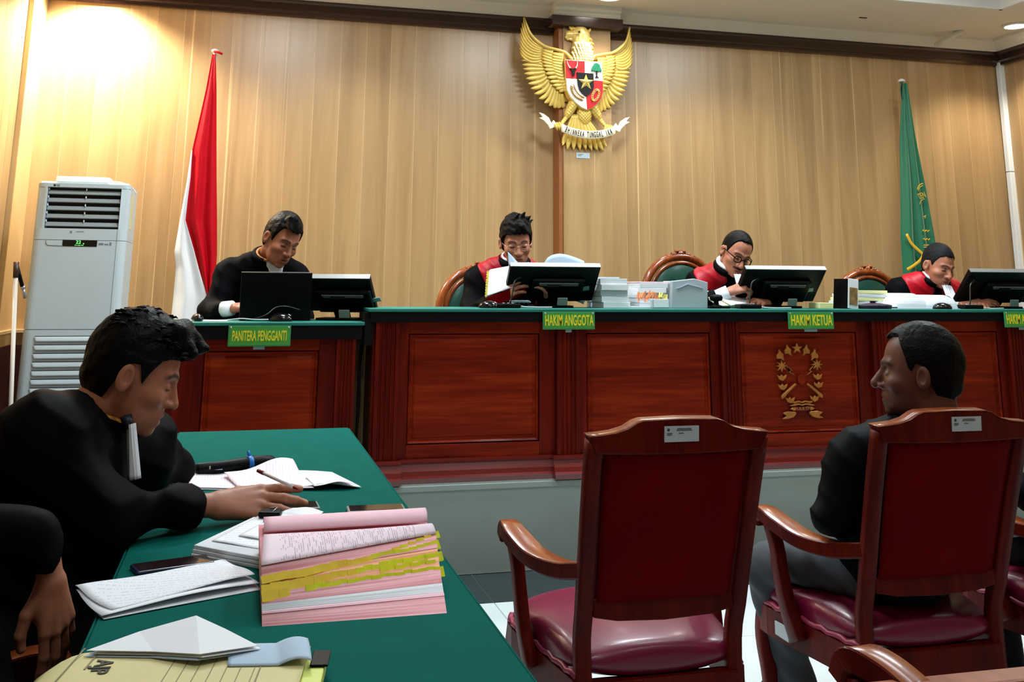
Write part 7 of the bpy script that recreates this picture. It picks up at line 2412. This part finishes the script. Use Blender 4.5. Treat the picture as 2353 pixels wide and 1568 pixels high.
# trousers and shoes
def trousers(p):
    d = None
    for hip, kn, an in (((1.72, 2.70, 0.49), (1.565, 2.97, 0.435), (1.665, 2.99, 0.07)), ((1.90, 2.70, 0.49), (2.0, 3.0, 0.45), (1.98, 2.98, 0.07))):
        c = d_cap(p, hip, kn, 0.085, 0.068)
        c = smin(c, d_cap(p, kn, an, 0.066, 0.055), 0.02)
        d = c if d is None else smin(d, c, 0.03)
    d = smin(d, d_cap(p, (1.72, 2.66, 0.50), (1.88, 2.66, 0.50), 0.085, 0.085), 0.04)
    d = d + 0.004 * np.sin(p @ np.array((30.0, -60.0, 55.0), np.float32) + 2 * wob(p, 12)) + 0.003 * wob(p, 35)
    return smax(d, 0.425 - p[:, 2] - np.clip((p[:, 1] - 2.86) * 8, 0, 2), 0.01)
P_, F_ = surf(trousers, (1.42, 2.52, 0.0), (2.14, 3.14, 0.63), 0.009)
mesh_obj('trousers', P_ + om, F_, 'trousers_grey', rm)
for ax_, ay_ in ((1.655, 3.02), (1.98, 3.01)):
    P_, F_ = surf(lambda p: smax(smin(d_ell(p, (0, 0.06, 0.03), (0.045, 0.12, 0.05)), d_ell(p, (0, -0.02, 0.05), (0.042, 0.055, 0.06)), 0.03), -p[:, 2], 0.005), (-0.07, -0.1, -0.01), (0.07, 0.2, 0.12), 0.007)
    mesh_obj('shoe', P_ + om + V3(ax_, ay_, 0), F_, 'black_plastic', rm)

# ---------------------------------------------------------------- neighbour at the right picture edge
cN = (2.56, 2.62, 0.99)
MN = head_M(cN, (0.1, 1, -0.1), 0, 1.02)
JN = dict(pelvis=(2.52, 2.68, 0.53), chest=(2.53, 2.63, 0.74), neck=(2.55, 2.59, 0.865), shoulder=[(2.37, 2.60, 0.80), (2.72, 2.62, 0.80)],
          elbow=[(2.285, 2.68, 0.67), (2.79, 2.66, 0.66)], cuff=[(2.36, 2.86, 0.64), (2.67, 2.86, 0.62)])
HN = [hand_mesh(hand_frame((2.38, 2.88, 0.635), (0.8, 0.4, -0.05), (0, 0.1, 1)), (0.3, 0.3, 0.4, 0.4), 0.3, left=True, h=0.004),
      hand_mesh(hand_frame((2.65, 2.88, 0.615), (-0.6, 0.5, -0.05), (0, 0.1, 1)), (0.3, 0.3, 0.4, 0.4), 0.3, h=0.004)]
rn, DN, on = person('person in black jacket at the picture edge beyond the occupied armchair', (2.52, 2.68, 0.41), JN, make_head(MN, SK_M, 0.004, neckdir=(0, -0.04, -0.19)), SK_M, 'robe_black', hands=HN,
                    robe_cut=neck_cut(JN['neck'], (0, 0.05, 1), 0.062), h=0.011, loose=0.86, robe_name='jacket')
P_, F_ = make_hair(MN, dict(zf=0.075, top=0.016, side=0.007), 0.004)
mesh_obj('hair', P_ + on, F_, 'hair_black', rn)
def trN(p):
    d = None
    for hip, kn, an in (((2.44, 2.70, 0.49), (2.36, 3.0, 0.45), (2.38, 2.98, 0.07)), ((2.62, 2.70, 0.49), (2.70, 3.0, 0.45), (2.70, 2.98, 0.07))):
        c = d_cap(p, hip, kn, 0.085, 0.068)
        c = smin(c, d_cap(p, kn, an, 0.066, 0.055), 0.02)
        d = c if d is None else smin(d, c, 0.03)
    return smax(d + 0.003 * wob(p, 35), 0.425 - p[:, 2] - np.clip((p[:, 1] - 2.86) * 8, 0, 2), 0.01)
P_, F_ = surf(trN, (2.2, 2.52, 0.0), (2.86, 3.14, 0.63), 0.013)
mesh_obj('trousers', P_ + on, F_, 'trousers_dark', rn)
P_, F_ = surf(lambda p: d_ell(p, (2.30, 2.83, 0.55), (0.06, 0.07, 0.035)) + 0.004 * wob(p, 60), (2.22, 2.74, 0.49), (2.38, 2.92, 0.61), 0.007)
mesh_obj('shirt_tail', P_ + on, F_, 'paper_blue', rn)
